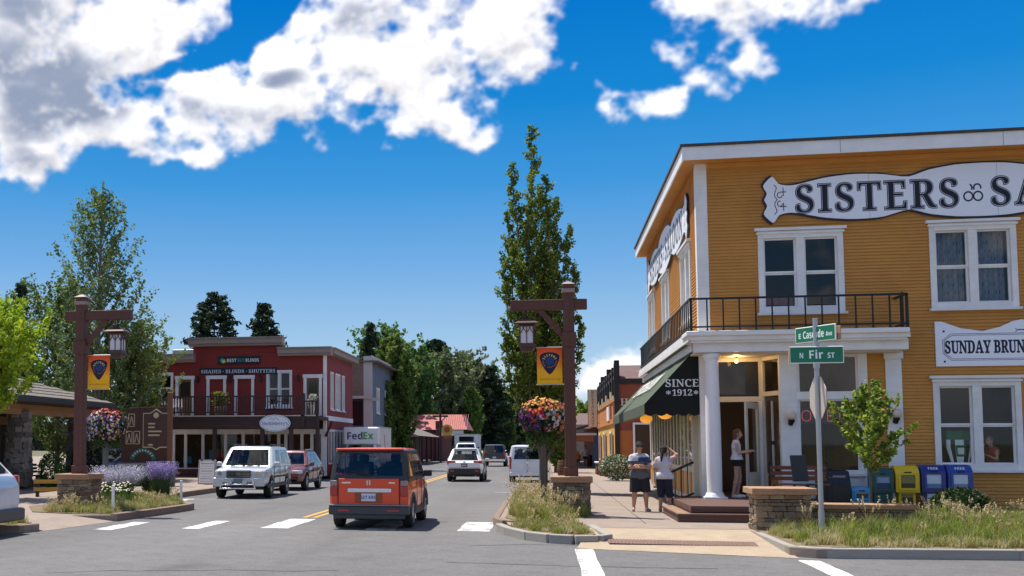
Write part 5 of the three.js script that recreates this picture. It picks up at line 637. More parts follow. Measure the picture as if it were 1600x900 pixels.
{ // carved wooden town sign
  const o = thing('town_sign', 'large carved brown wooden information sign between posts in front of the red building', 'sign', [-16.45, .15, -45]), wd = M(lin(.085, .035, .022), .75, { map: T.wood }), gold = M(lin(.5, .40, .24), .6);
  stoneBlock(o, 2.4, .9, .6, 0, [.12, .22], rockMats, [.2, .45]);
  for (let i = 0; i < 8; i++) part(o, 'plank', rbox(.262, 2.3 - (i === 0 ? .25 : i === 1 ? .06 : 0), .09, .008, -.95 + i * .265, 2.15 - (i === 0 ? .12 : 0), 0), wd); part(o, 'post', rbox(.2, 3.9, .2, .02, 1.06, 1.95, .02), M(lin(.20, .085, .045), .7, { map: T.woodV }));
  const pl = [[-.1, 1.6], [.3, 1.6], [.48, 1.5], [.66, 1.6], [1, 1.6], [1, 3.05], [.75, 3.05], [.48, 3.22], [.2, 3.05], [-.1, 3.05]]; part(o, 'plaque_edge', prism(pl, .04, .004).translate(0, 0, .05), gold); const sh = (k) => pl.map(([x, y]) => [.45 + (x - .45) * k, 2.38 + (y - 2.38) * k]); part(o, 'plaque', prism(sh(.94), .05, .004).translate(0, 0, .05), M(lin(.07, .028, .018), .6)); part(o, 'plaque_seal', cyl(.12, .12, .06, 16, .48, 2.95, .08, PI / 2), gold); for (const [y, w] of [[2.6, .3], [2.45, .28], [2.28, .58], [2.12, .5], [1.72, .2]]) part(o, 'plaque_line', box(w, .065, .02, .14 + w / 2, y, .105), gold);
  for (const [x, y] of [[-.62, 2.75], [-.38, 2.0 + .02], [-.72, 2.02]]) part(o, 'carved_frame', [box(.26, .03, .03, x, y + .26, .06), box(.26, .03, .03, x, y - .26, .06), box(.03, .52, .03, x - .13, y, .06), box(.03, .52, .03, x + .13, y, .06), bar([x - .08, y - .2, .06], [x, y + .18, .06], .03), bar([x + .08, y - .2, .06], [x, y + .18, .06], .03)], gold);
  const ar = new THREE.Shape(); ar.absarc(0, 0, .6, .25, PI - .25, false); ar.absarc(0, 0, .42, PI - .25, .25, true); part(o, 'arched_plate', prism(ar, .03, .004, 16).translate(-.1, .98, .05), M(lin(.02, .13, .11), .6)); part(o, 'arch_lettering', Array.from({ length: 9 }, (_, i) => { const a = .6 + i * .242; return place(box(.05, .07, .02), -.1 - Math.cos(a) * .51, .98 + Math.sin(a) * .51, .085, 0, 0, PI / 2 - a); }), m.cream); part(o, 'lower_rail', rbox(2.15, .1, .14, .01, .0, 1.02, .02), wd); }
{ const barrel = (label, x, z) => { const o = thing('wooden_barrel', label, 'barrel', [x, .15, z]); for (let i = 0; i < 14; i++) { const a = i / 14 * 6.283, g = loft([0, .25, .5, .75, 1].map((t) => { const r = .3 + .07 * Math.sin(t * PI), y = t * .9; return [[-.072, -.01], [.072, -.01], [.072, .012], [-.072, .012]].map(([u, v]) => [u * r / .34, y, r + v]); }), .3).rotateY(a); part(o, 'stave', g, M(lin(.2, .1, .05), .7, { map: T.woodV })); } for (const y of [.12, .3, .6, .78]) part(o, 'hoop', cyl(.315 + .07 * Math.sin(y / .9 * PI), .315 + .07 * Math.sin(y / .9 * PI), .05, 20, 0, y, 0), m.iron); part(o, 'lid', cyl(.29, .29, .03, 18, 0, .86, 0), matBrownBeam); };
  barrel('wooden barrel on the pavement by the yellow shop front', 3.2, -64.5); barrel('wooden barrel at the kerb behind the right lamp base', .95, -62); barrel('far wooden barrel near the walking woman', 3.3, -92);
  const bn = thing('shop_bench', 'wooden bench with white seat beside the yellow shop wall', 'bench', [3.05, .15, -68], PI / 2); part(bn, 'seat', rbox(2.4, .07, .5, .015, 0, .7, 0), m.white); part(bn, 'front', ext(-1.1, 1.1, .05, .66, -.18, .12), M(lin(.16, .07, .03), .7, { map: T.woodV })); for (const x of [-1, 1]) part(bn, 'leg', box(.1, .66, .4, x, .33, 0), matBrownBeam); }

// ---------------------------------------------------------------- vehicles (front of each towards its own -z)
const carGlass = M(lin(.012, .015, .018), .04), carPane = M(lin(.42, .46, .46), .01, { transmission: 1, thickness: 0, ior: 1.52 }), cabinTrim = M(lin(.06, .06, .062), .85), seatCloth = M(lin(.09, .09, .095), .9), tailRed = M(lin(.42, .012, .012), .18, { clearcoat: 1 }), lampClear = M(lin(.62, .62, .64), .1, { clearcoat: 1 }), trimBlack = M(lin(.022, .022, .024), .55), plateMat = M(lin(.62, .64, .68), .5), alloy = M(lin(.55, .55, .57), .3, { metalness: .8 });
const paint = (c, r = .32) => M(c, r, { clearcoat: 1, clearcoatRoughness: .04, metalness: .15 });
const ev = new Evaluator(); ev.useGroups = false; ev.attributes = ['position', 'normal', 'uv'];
function tyreGeo(r, w) { return lathe([[r * .62, -w / 2], [r * .9, -w / 2], [r * .985, -w * .38], [r, -w * .2], [r, w * .2], [r * .985, w * .38], [r * .9, w / 2], [r * .62, w / 2], [r * .62, -w / 2]], 28).rotateZ(PI / 2); }
function wheel(parent, x, z, r, w, spokes = 6) {
  const side = Math.sign(x), t = part(parent, 'wheel', tyreGeo(r, w), m.rubber); t.position.set(x, r, z);
  const g = [cyl(r * .63, r * .63, w * .5, 24, 0, 0, 0, 0, PI / 2)]; part(t, 'rim_well', g, m.black);
  const sp = [lathe([[r * .55, 0], [r * .64, .0], [r * .64, .03], [r * .55, .03]], 24).rotateZ(-side * PI / 2).translate(side * w * .42, 0, 0), cyl(r * .17, r * .14, .04, 12, side * (w * .42), 0, 0, 0, -side * PI / 2)]; for (let i = 0; i < spokes; i++) { const a = i / spokes * 2 * PI; sp.push(box(.03, r * .5, r * .15, 0, r * .34, 0).rotateX(a).translate(side * w * .42, 0, 0)); } part(t, 'rim', sp, alloy); return t;
}
const sect = (hw, yb, yt, z, crown = .03, soft = .1) => { const R = [[0, yb], [.78 * hw, yb], [.94 * hw, yb + .05], [.995 * hw, yb + .2], [hw, lerp(yb, yt, .6)], [.985 * hw, yt - soft], [.945 * hw, yt - soft * .3], [.86 * hw, yt], [.45 * hw, yt + crown * .8]]; return [...R, [0, yt + crown], ...R.slice(1).reverse().map(([x, y]) => [-x, y])].map(([x, y]) => [x, y, z]); };
function hull(o, stations, mat, wheels, wr) {
  let b = new Brush(loft(stations.map((s) => sect(...s)), .55)); b.updateMatrixWorld();
  const hw = Math.max(...stations.map((s) => s[0])); for (const z of wheels) for (const s of [-1, 1]) { const c = new Brush(cyl(wr, wr, .5, 28, s * (hw - .12), wr * .88, z, 0, PI / 2)); c.updateMatrixWorld(); b = ev.evaluate(b, c, SUBTRACTION); }
  return part(o, 'body', clean(b.geometry), mat);
}
// cabin: y0 belt, y1 roof; rear/front z at belt and at roof; half widths
function cabin(o, c, mat, roofMat) {
  const { y0, y1, rb, fb, rt, ft, wb, wt } = c, ring = (y, zr, zf, w, k = .12, in_ = 0) => { w -= in_; zr -= in_; zf += in_; return [[w, y, zf + k], [w, y, zr - k], [w - k * .35, y, zr - k * .3], [w - k, y, zr], [0, y, zr + .015], [-w + k, y, zr], [-w + k * .35, y, zr - k * .3], [-w, y, zr - k], [-w, y, zf + k], [-w + k * .35, y, zf + k * .3], [-w + k, y, zf], [0, y, zf - .03], [w - k, y, zf], [w - k * .35, y, zf + k * .3]]; };
  const mid = (a, b) => lerp(a, b, .6);
  const rings = [ring(y0 - .06, rb, fb, wb), ring(y0, rb, fb, wb), ring(mid(y0, y1 - .05), mid(rb, rt), mid(fb, ft), mid(wb, wt) + .012), ring(y1 - .05, rt, ft, wt), ring(y1 - .015, rt, ft, wt, .12, .05)], skinQ = [], open = new Set([...(c.side?.length ? [0, 7] : []), ...(c.rear === false ? [] : [3, 4]), ...(c.screen === false ? [] : [10, 11])]);
  for (let i = 0; i < 4; i++) for (let k = 0; k < 14; k++) if (i === 0 || i === 3 || !open.has(k)) skinQ.push(quad(rings[i][k], rings[i + 1][k], rings[i + 1][(k + 1) % 14], rings[i][(k + 1) % 14]));
  part(o, 'roof', loft([ring(y1 - .02, rt, ft, wt, .12, .045), ring(y1, rt, ft, wt, .12, .09), ring(y1 + .025, rt, ft, wt, .12, .3)], .7, true), roofMat ?? mat);
  const off = .002, sideX = (v) => (v < .6 ? lerp(wb, mid(wb, wt) + .012, v / .6) : lerp(mid(wb, wt) + .012, wt, (v - .6) / .4)) + off, yv = (v) => lerp(y0, y1 - .05, v), zr = (v) => lerp(rb, rt, v), zf = (v) => lerp(fb, ft, v), K = .12;
  const sideZ = (t, v) => lerp(zr(v) - K, zf(v) + K, Math.min(1, Math.max(0, t)));
  if (c.side?.length) for (const s of [-1, 1]) {
    const P = (t, v) => [s * sideX(v), yv(v), sideZ(t, v)], strip3 = (a0, a1, b0, b1, v0, v1) => [0, 1, 2].map((k) => { const f = k / 3, e = (k + 1) / 3, va = lerp(v0, v1, f), vb = lerp(v0, v1, e); return quad(P(lerp(a0, b0, f), va), P(lerp(a1, b1, f), va), P(lerp(a1, b1, e), vb), P(lerp(a0, b0, e), vb)); });
    const V0 = .08, V1 = .9; let pa = 0, pb = 0; for (const [a0, a1, b0, b1] of c.side) { part(o, 'side_window', strip3(a0, a1, b0, b1, V0, V1), carPane); skinQ.push(...strip3(pa, a0, pb, b0, V0, V1)); pa = a1; pb = b1; } skinQ.push(...strip3(pa, 1, pb, 1, V0, V1), ...strip3(0, 1, 0, 1, 0, V0), ...strip3(0, 1, 0, 1, V1, 1));
  }
  const end = (name, z, s, f, v0, v1) => { const X = (t, v) => t * (lerp(wb, wt, v) - K), Q = (t, v) => [X(t, v), yv(v), z(v) + s * (off + (s < 0 ? .03 : .015) * (1 - Math.abs(t)))], rect = (t0, t1, va, vb) => { const q = [], n = 4; for (let i = 0; i < n; i++) { const a = lerp(t0, t1, i / n), b = lerp(t0, t1, (i + 1) / n); q.push(quad(Q(a, va), Q(b, va), Q(b, vb), Q(a, vb))); } return q; }; part(o, name, [...rect(-f, 0, v0, v1), ...rect(0, f, v0, v1)], carPane); skinQ.push(...rect(-1, -f, 0, 1), ...rect(f, 1, 0, 1), ...rect(-f, f, 0, v0), ...rect(-f, f, v1, 1)); };
  if (c.rear !== false) end('rear_window', zr, 1, Math.min(1, (c.rear ?? [.8])[0] * 1.12), .1, .92); if (c.screen !== false) end('windscreen', zf, -1, .97, .05, .93);
  part(o, 'cabin', skinQ, mat); part(o, 'cabin_floor', rbox(2 * wb - .1, .05, rb - fb - .1, .02, 0, y0 - .02, (rb + fb) / 2), cabinTrim); part(o, 'headlining', box(2 * wt - .2, .02, rt - ft - .2, 0, y1 - .06, (rt + ft) / 2), cabinTrim);
  const h = y1 - y0; if (c.seats !== false) for (const x of [-.38, .38]) { part(o, 'front_seat', [rbox(.46, h * .62, .13, .05, x, y0 + h * .22, lerp(ft, rt, .32), 0, .12), rbox(.24, .17, .1, .04, x, y0 + h * .66, lerp(ft, rt, .34))], seatCloth); part(o, 'rear_seat', [rbox(.6, h * .45, .13, .05, x, y0 + h * .14, lerp(ft, rt, .74)), rbox(.22, .14, .1, .04, x, y0 + h * .46, lerp(ft, rt, .75))], seatCloth); }
  if (c.screen !== false) { part(o, 'dashboard', rbox(2 * wb - .25, .14, .3, .05, 0, y0 + .02, lerp(fb, ft, .3)), cabinTrim); part(o, 'steering_wheel', place(new THREE.TorusGeometry(.17, .016, 8, 20), -.38, y0 + .1, lerp(fb, ft, .9), 0, -.35), m.black); }
}
const sideBoth = (f) => [f(1), f(-1)];
function mirrors(o, x, y, z, mat) { for (const s of [-1, 1]) part(o, 'door_mirror', [rbox(.2, .16, .1, .03, s * (x + .1), y, z), box(.1, .05, .06, s * x, y - .05, z)], mat); }
function seams(o, hw, zs, y0, y1) { for (const z of zs) for (const s of [-1, 1]) part(o, 'door_gap', box(.012, y1 - y0, .014, s * (hw + .0005), (y0 + y1) / 2, z), m.black); }
{ // orange boxy crossover, seen from behind
  const o = thing('orange_car', 'orange boxy crossover with dark pillars driving away in the near lane', 'car', [-3.87, 0, -26.98]), P = M(lin(.80, .058, .004), .35, { clearcoat: .7, clearcoatRoughness: .05 }), G = M(lin(.055, .058, .062), .6);
  hull(o, [[.84, .36, .98, 2.12, .02], [.885, .34, 1.12, 2.08, .02], [.9, .3, 1.14, 1.7], [.9, .28, 1.14, 0], [.9, .28, 1.12, -1.0], [.9, .3, 1.06, -1.35], [.88, .32, 1.0, -1.9], [.8, .36, .86, -2.14]], P, [1.32, -1.27], .4);
  cabin(o, { y0: 1.12, y1: 1.78, rb: 2.1, rt: 1.98, fb: -1.3, ft: -.5, wb: .89, wt: .8, rear: [.9, .93, .06, .93], side: [[.06, .3, .1, .31], [.34, .6, .35, .6], [.64, .93, .64, .9]] }, M(lin(.025, .027, .03), .4), P);
  part(o, 'roof_spoiler', rbox(1.5, .05, .25, .02, 0, 1.77, 1.95), P); part(o, 'rear_bumper', [rbox(1.8, .2, .24, .04, 0, .42, 2.08), rbox(1.6, .14, .14, .03, 0, .3, 2.08)], G);
  part(o, 'bumper_step', rbox(1.78, .035, .2, .012, 0, .535, 2.12), M(lin(.2, .2, .21), .5)); for (const s of [-1, 1]) { part(o, 'bumper_reflector', box(.26, .04, .02, s * .55, .42, 2.2), tailRed); const t = part(o, 'tail_light', [rbox(.17, .22, .1, .02, s * .79, .84, 2.1)], tailRed); part(t, 'reverse_lamp', rbox(.16, .12, .1, .015, s * .79, 1.02, 2.1), M(lin(.25, .22, .22), .2, { clearcoat: 1 })); part(o, 'exhaust', cyl(.03, .03, .1, 10, s * .36, .26, 2.08, PI / 2), m.steel); }
  const tg = part(o, 'tailgate', [rbox(1.36, .58, .04, .015, 0, .83, 2.125)], P); part(tg, 'chrome_strip', rbox(.98, .09, .04, .012, .02, .86, 2.15), M(lin(.7, .7, .72), .25, { metalness: .9 })); part(tg, 'plate_recess', rbox(.62, .22, .02, .008, 0, .7, 2.146), M(lin(.35, .06, .01), .4)); part(tg, 'licence_plate', box(.32, .17, .012, 0, .71, 2.163), plateMat); part(tg, 'plate_print', place(text3('627 KRD', .07, .003, fontSans), 0, .71, 2.17), M(lin(.1, .12, .25), .6)); part(tg, 'emblem', place(text3('H', .1, .012), .0, 1.03, 2.147), m.chrome); part(tg, 'badge', [box(.2, .035, .01, -.5, 1.03, 2.148), box(.14, .03, .01, .52, 1.03, 2.148)], m.chrome); part(tg, 'tailgate_gap', [box(1.4, .014, .012, 0, .55, 2.14), box(.012, .5, .012, -.69, .82, 2.14), box(.012, .5, .012, .69, .82, 2.14)], m.black);
  part(o, 'fender_flare', sideBoth((s) => [1.32, -1.27].map((z) => new THREE.TorusGeometry(.41, .045, 8, 20, PI).rotateY(PI / 2).translate(s * .885, .36, z))).flat(), G); for (const s of [-1, 1]) part(o, 'side_skirt', rbox(.06, .16, 1.8, .02, s * .88, .36, .02), G);
  part(o, 'rear_wiper', bar([.05, 1.2, 2.14], [-.4, 1.28, 2.13], .02), m.black); part(o, 'antenna', rod([.3, 1.78, 1.6], [.3, 2.1, 1.75], .006), m.black); mirrors(o, .9, 1.18, -.95, trimBlack); seams(o, .9, [.55, -.35, -1.05], .42, 1.1); part(o, 'underbody', box(1.5, .16, 3.9, 0, .32, 0), m.black); 
  for (const z of [1.32, -1.27]) for (const x of [-.79, .79]) wheel(o, x, z, .335, .22, 7);
}
{ // silver white SUV facing us, parked at the left kerb
  const o = thing('silver_suv', 'silver white SUV with chrome bull bar parked facing the camera', 'car', [-10.55, 0, -40.35], PI + .03), P = paint(lin(.58, .60, .61), .28), D = trimBlack;
  hull(o, [[.9, .42, 1.05, 2.36, .02], [.96, .38, 1.12, 2.2], [.985, .36, 1.14, 1.2], [.985, .36, 1.12, -.4], [.985, .36, 1.1, -1.1], [.97, .38, 1.07, -1.6], [.94, .4, 1.02, -2.1, .04, .12], [.86, .42, .94, -2.36, .04, .14]], P, [1.35, -1.42], .44);
  cabin(o, { y0: 1.1, y1: 1.8, rb: 2.28, rt: 2.05, fb: -1.2, ft: -.5, wb: .96, wt: .8, side: [[.05, .25, .07, .25], [.28, .56, .29, .56], [.6, .9, .6, .88]] }, P);
  for (const s of [-1, 1]) part(o, 'roof_rail', [rbox(.05, .04, 2.2, .015, s * .7, 1.87, .8), box(.05, .07, .08, s * .7, 1.83, -.2), box(.05, .07, .08, s * .7, 1.83, 1.8)], D);
  part(o, 'grille', [rbox(.86, .26, .05, .02, 0, .86, -2.39)], D); for (let i = 0; i < 4; i++) part(o, 'grille_bar', box(.82, .025, .02, 0, .78 + i * .055, -2.42), m.chrome); part(o, 'emblem', place(text3('H', .13, .015), 0, .86, -2.435, PI), m.chrome);
  for (const s of [-1, 1]) { const h = part(o, 'headlight', rbox(.42, .2, .3, .05, s * .68, .88, -2.22, s * .28), lampClear); part(h, 'lamp_bowl', cyl(.08, .06, .05, 14, s * .68, .88, -2.38, PI / 2), m.chrome); part(h, 'indicator', rbox(.1, .14, .12, .03, s * .87, .88, -2.13, s * .4), M(lin(.7, .25, .03), .25)); part(o, 'fog_lamp', cyl(.09, .09, .09, 16, s * .26, .58, -2.56, PI / 2), m.chrome); part(o, 'fog_lens', cyl(.078, .078, .02, 16, s * .26, .58, -2.61, PI / 2), lampClear); }
  part(o, 'front_bumper', [rbox(1.84, .32, .3, .06, 0, .58, -2.28)], P); part(o, 'lower_grille', rbox(1.1, .14, .05, .02, 0, .5, -2.44), D); part(o, 'bull_bar', [tube([[-.62, .34, -2.5], [-.58, .5, -2.54], [-.5, .72, -2.54], [-.46, .74, -2.54]], .03, 12, 8), tube([[.62, .34, -2.5], [.58, .5, -2.54], [.5, .72, -2.54], [.46, .74, -2.54]], .03, 12, 8), rod([-.62, .36, -2.52], [.62, .36, -2.52], .03), rod([-.55, .5, -2.54], [.55, .5, -2.54], .025)], m.chrome); part(o, 'licence_plate', box(.32, .16, .015, 0, .62, -2.46), M(lin(.12, .2, .2), .5));
  for (const s of [-1, 1]) part(o, 'cladding', rbox(.05, .13, 4.2, .02, s * .97, .44, 0), D); for (const s of [-1, 1]) part(o, 'side_strip', rbox(.03, .07, 2.2, .01, s * .985, .74, 0), D); part(o, 'door_handle', sideBoth((s) => [.75, -.25].map((z) => rbox(.03, .035, .16, .01, s * .99, .98, z))).flat(), P); mirrors(o, .96, 1.18, -.95, P); seams(o, .985, [.95, -.02, -1.0], .5, 1.1); part(o, 'wiper', [bar([-.5, 1.12, -1.22], [.1, 1.2, -1.17], .018), bar([.05, 1.12, -1.22], [.6, 1.2, -1.17], .018)], D); part(o, 'underbody', box(1.6, .18, 4.2, 0, .4, 0), m.black); for (const s of [-1, 1]) part(o, 'tail_light', rbox(.14, .45, .1, .02, s * .86, 1.1, 2.3), tailRed);
  for (const z of [1.35, -1.42]) for (const x of [-.86, .86]) wheel(o, x, z, .37, .25, 5);
}
function crossover(name, label, pos, turn, P, h = 1.6, o = thing(name, label, 'car', pos, turn)) {
  hull(o, [[.8, .45, .95, 2.22, .02], [.9, .4, 1.05, 2.05], [.92, .32, 1.08, 1.2], [.92, .3, 1.04, -.3], [.92, .3, 1.0, -.9], [.9, .32, .95, -1.5, .05], [.84, .34, .82, -2.0, .06, .14], [.72, .36, .68, -2.22, .06, .16]], P, [1.32, -1.35], .4);
  cabin(o, { y0: 1.02, y1: h, rb: 2.05, rt: 1.5, fb: -1.15, ft: -.2, wb: .89, wt: .66, rear: [.82, .8, .12, .88], side: [[.12, .28, .2, .3], [.31, .56, .32, .56], [.6, .93, .6, .86]] }, P); part(o, 'underbody', box(1.5, .16, 4, 0, .34, 0), m.black);
  part(o, 'lower_trim', [rbox(1.6, .2, .2, .05, 0, .42, 2.14), rbox(1.4, .16, .16, .04, 0, .42, -2.14), ...sideBoth((s) => rbox(.05, .12, 2.3, .02, s * .905, .38, 0))], trimBlack); mirrors(o, .9, 1.08, -.8, P); seams(o, .92, [.75, -.2, -1.05], .42, 1.02); for (const s of [-1, 1]) part(o, 'headlight', rbox(.36, .15, .3, .04, s * .64, .76, -2.02, s * .45), lampClear); part(o, 'grille', rbox(.9, .2, .06, .03, 0, .66, -2.2), trimBlack);
  for (const z of [1.32, -1.35]) for (const x of [-.81, .81]) wheel(o, x, z, .345, .22, 5); return o;
}
{ const o = crossover('maroon_car', 'maroon crossover parked directly behind the silver SUV', [-10.6, 0, -47.1], PI, paint(lin(.13, .012, .012)), 1.62); for (const s of [-1, 1]) part(o, 'roof_rail', rbox(.04, .05, 1.5, .015, s * .6, 1.66, .5), m.steel); for (const s of [-1, 1]) part(o, 'tail_light', rbox(.2, .2, .12, .03, s * .78, .96, 2.06), tailRed); }
{ const o = crossover('white_crossover', 'white crossover driving away ahead of the orange car', [-4.05, 0, -59.6], 0, paint(lin(.74, .75, .76), .3), 1.69);
  part(o, 'tail_light', sideBoth((s) => [rbox(.42, .13, .16, .03, s * .66, 1.0, 2.13), rbox(.2, .16, .2, .03, s * .8, 1.0, 2.04)]).flat(), tailRed); part(o, 'bumper_lower', rbox(1.62, .3, .16, .05, 0, .52, 2.2), trimBlack); for (const s of [-1, 1]) part(o, 'reflector', rbox(.16, .1, .03, .01, s * .62, .56, 2.285), tailRed); part(o, 'licence_plate', box(.3, .16, .02, 0, .84, 2.23), trimBlack); part(o, 'plate_print', box(.22, .06, .01, 0, .84, 2.243), plateMat); part(o, 'emblem', cyl(.06, .06, .02, 14, 0, .99, 2.2, PI / 2), m.chrome); part(o, 'roof_spoiler', rbox(1.2, .05, .3, .02, 0, 1.66, 1.52), paint(lin(.74, .75, .76))); part(o, 'tailgate_line', box(1.5, .012, .02, 0, .7, 2.235), m.black); for (const s of [-1, 1]) part(o, 'exhaust', cyl(.035, .035, .1, 10, s * .55, .3, 2.2, PI / 2), m.steel); }
function van(name, label, pos, turn, P, h, L) {
  const o = thing(name, label, 'van', pos, turn), e = L / 2; hull(o, [[.84, .36, 1.0, e, .01], [.89, .32, 1.08, e - .06], [.9, .28, 1.1, 0], [.9, .3, 1.05, -e + 1.2], [.87, .32, .95, -e + .5, .05], [.74, .36, .75, -e, .05, .15]], P, [e - .85, -e + .85], .38);
  cabin(o, { y0: 1.08, y1: h, rb: e - .03, rt: e - .14, fb: -e + 1.15, ft: -e + 2.0, wb: .88, wt: .78, rear: [.78, .78, .12, .8], side: [[.68, .93, .7, .88]] }, P); for (const s of [-1, 1]) part(o, 'tail_light', rbox(.1, .62, .1, .025, s * .83, .98, e - .02), tailRed); part(o, 'rear_bumper', rbox(1.72, .2, .2, .05, 0, .42, e), P); part(o, 'door_gap', [box(.014, 1.3, .01, 0, 1.05, e + .012)], m.black); part(o, 'emblem', cyl(.08, .08, .02, 14, 0, .98, e + .01, PI / 2).scale(1, .6, 1).translate(0, .4, 0), m.chrome); part(o, 'licence_plate', box(.3, .15, .02, 0, .72, e + .015), plateMat); mirrors(o, .9, 1.2, -e + 1.3, P); part(o, 'underbody', box(1.5, .16, L - .4, 0, .34, 0), m.black); for (const z of [e - .85, -e + .85]) for (const x of [-.79, .79]) wheel(o, x, z, .33, .21, 6); return o; }
van('white_van', 'white compact van parked at the right kerb behind the flower ball', [-.92, 0, -59.3], 0, paint(lin(.72, .74, .78), .3), 1.84, 4.6);
{ // dark pickup with canopy
  const o = thing('dark_pickup', 'dark pickup with canopy and red tail lights ahead in the lane', 'truck', [-4.35, 0, -100.8]), P = paint(lin(.02, .018, .022)); hull(o, [[.93, .5, 1.1, 2.7], [.95, .45, 1.14, 2.5], [.95, .45, 1.12, 0], [.93, .46, 1.05, -1.8], [.85, .5, .95, -2.6]], P, [1.5, -1.7], .44); cabin(o, { y0: 1.12, y1: 1.88, rb: 2.68, rt: 2.5, fb: -1.2, ft: -.4, wb: .93, wt: .8, rear: [.9, .9, .06, .92], side: [[.05, .3, .06, .3], [.36, .62, .36, .62], [.66, .92, .66, .9]] }, P); for (const s of [-1, 1]) part(o, 'tail_light', rbox(.14, .4, .1, .02, s * .88, 1.0, 2.68), tailRed); part(o, 'rear_bumper', rbox(1.86, .2, .2, .03, 0, .55, 2.78), m.chrome); part(o, 'licence_plate', box(.3, .15, .02, 0, .78, 2.72), plateMat); part(o, 'underbody', box(1.5, .2, 4.8, 0, .45, 0), m.black); for (const z of [1.5, -1.7]) for (const x of [-.84, .84]) wheel(o, x, z, .38, .25, 6); }
function boxTruck(label, pos, w, h, boxZ, fedex) {
  const o = thing('box_truck', label, 'truck', pos, PI), W = paint(lin(.74, .74, .75), .4), hw = w / 2;
  part(o, 'cargo_box', [rbox(w, h - .85, 4.2, .04, 0, .85 + (h - .85) / 2, 1.2)], M(lin(.68, .68, .67), .5, { map: T.paint })); part(o, 'box_rail', [ext(-hw - .012, hw + .012, h - .06, h + .012, -.92, 3.32), ext(-hw - .012, hw + .012, .82, .9, -.92, 3.32)], m.steel);
  hull(o, [[hw * .92, .45, 1.4, -.75], [hw * .92, .4, 1.35, -1.4], [hw * .9, .4, 1.2, -2.0], [hw * .86, .42, 1.1, -2.6], [hw * .78, .46, .95, -2.85]], W, [-2.05], .42); cabin(o, { y0: 1.3, y1: 2.05, rb: -.85, rt: -.85, fb: -2.0, ft: -1.45, wb: hw * .9, wt: hw * .78, rear: false, side: [[.25, .85, .25, .8]] }, W);
  if (fedex) { const face = part(o, 'wind_deflector', [rbox(w * .97, 1.0, .8, .12, 0, h - .52, -1.2, 0, 0, 0, 4)], W); part(face, 'lettering', place(text3('Fed', .4, .012, fontSans), .34, h - .5, -1.606, PI), M(lin(.06, .015, .16), .5)); part(face, 'lettering', place(text3('Ex', .4, .012, fontSans), -.42, h - .5, -1.606, PI), M(lin(.05, .36, .03), .5)); }
  else part(o, 'attic_window', [rbox(w * .62, .5, .04, .03, 0, h - .5, -.92)], carGlass);
  part(o, 'grille', rbox(w * .5, .3, .06, .02, 0, .8, -2.82), trimBlack); for (const s of [-1, 1]) part(o, 'headlight', rbox(.3, .2, .2, .04, s * hw * .68, .85, -2.7), lampClear); part(o, 'front_bumper', rbox(w * .86, .22, .2, .04, 0, .5, -2.82), trimBlack); mirrors(o, hw * .95, 1.6, -1.75, trimBlack); part(o, 'chassis', box(1, .3, 5.6, 0, .6, .2), m.black); for (const z of [-2.05, 2.0]) for (const x of [-hw * .82, hw * .82]) wheel(o, x, z, .37, .24, 6); return o; }
boxTruck('white delivery truck with purple and green lettering parked behind the orange car', [-10.15, 0, -64], 2.1, 2.88, 0, true);
boxTruck('white box truck coming towards us in the far lane', [-7.85, 0, -115.5], 2.4, 2.95, 0, false);
{ // white pickup at the left edge, its rear towards the street
  const o = thing('white_pickup', 'white four by four with red tail light cut off by the left edge', 'truck', [-13.5, 0, -21.3], PI / 2 + .04), P = paint(lin(.62, .66, .72), .3); hull(o, [[.9, .5, 1.05, 2.58, .02], [.96, .42, 1.2, 2.5], [.98, .4, 1.22, 0], [.96, .42, 1.1, -1.8], [.86, .46, .98, -2.6]], P, [1.35, -1.6], .46); cabin(o, { y0: 1.2, y1: 1.92, rb: 2.48, rt: 1.85, fb: -1.2, ft: -.4, wb: .95, wt: .78, side: [[.32, .56, .32, .56], [.62, .92, .62, .88]] }, P); for (const s of [-1, 1]) part(o, 'tail_light', rbox(.12, .5, .12, .025, s * .9, .98, 2.5), tailRed); part(o, 'rear_bumper', rbox(1.9, .26, .3, .05, 0, .42, 2.56), M(lin(.10, .09, .08), .6)); part(o, 'decal', place(text3('4x4', .2, .006, fontSans), -.99, 1.02, 2.2, -PI / 2, 0, -.0), M(lin(.45, .02, .02), .5)); part(o, 'decal', place(text3('OFF ROAD', .05, .006, fontSans), -.992, .86, 2.2, -PI / 2), M(lin(.1, .1, .1), .5)); part(o, 'underbody', box(1.6, .2, 4.6, 0, .42, 0), m.black); for (const z of [1.35, -1.6]) for (const x of [-.86, .86]) wheel(o, x, z, .39, .26, 6); }
crossover('blue_car', 'dark blue car parked behind the left flower ball', [-18.9, .15, -48.6], PI - .55, paint(lin(.03, .05, .14)), 1.55);
crossover('far_car', 'small pale car far down the street beside the pickup', [-2.5, 0, -118], 0, paint(lin(.5, .52, .55)), 1.5); crossover('far_car', 'dark car parked far away at the right kerb', [-.9, 0, -82], 0, paint(lin(.03, .03, .035)), 1.55); crossover('far_car', 'grey car far away at the left kerb', [-11, 0, -150], PI, paint(lin(.3, .31, .33)), 1.55);

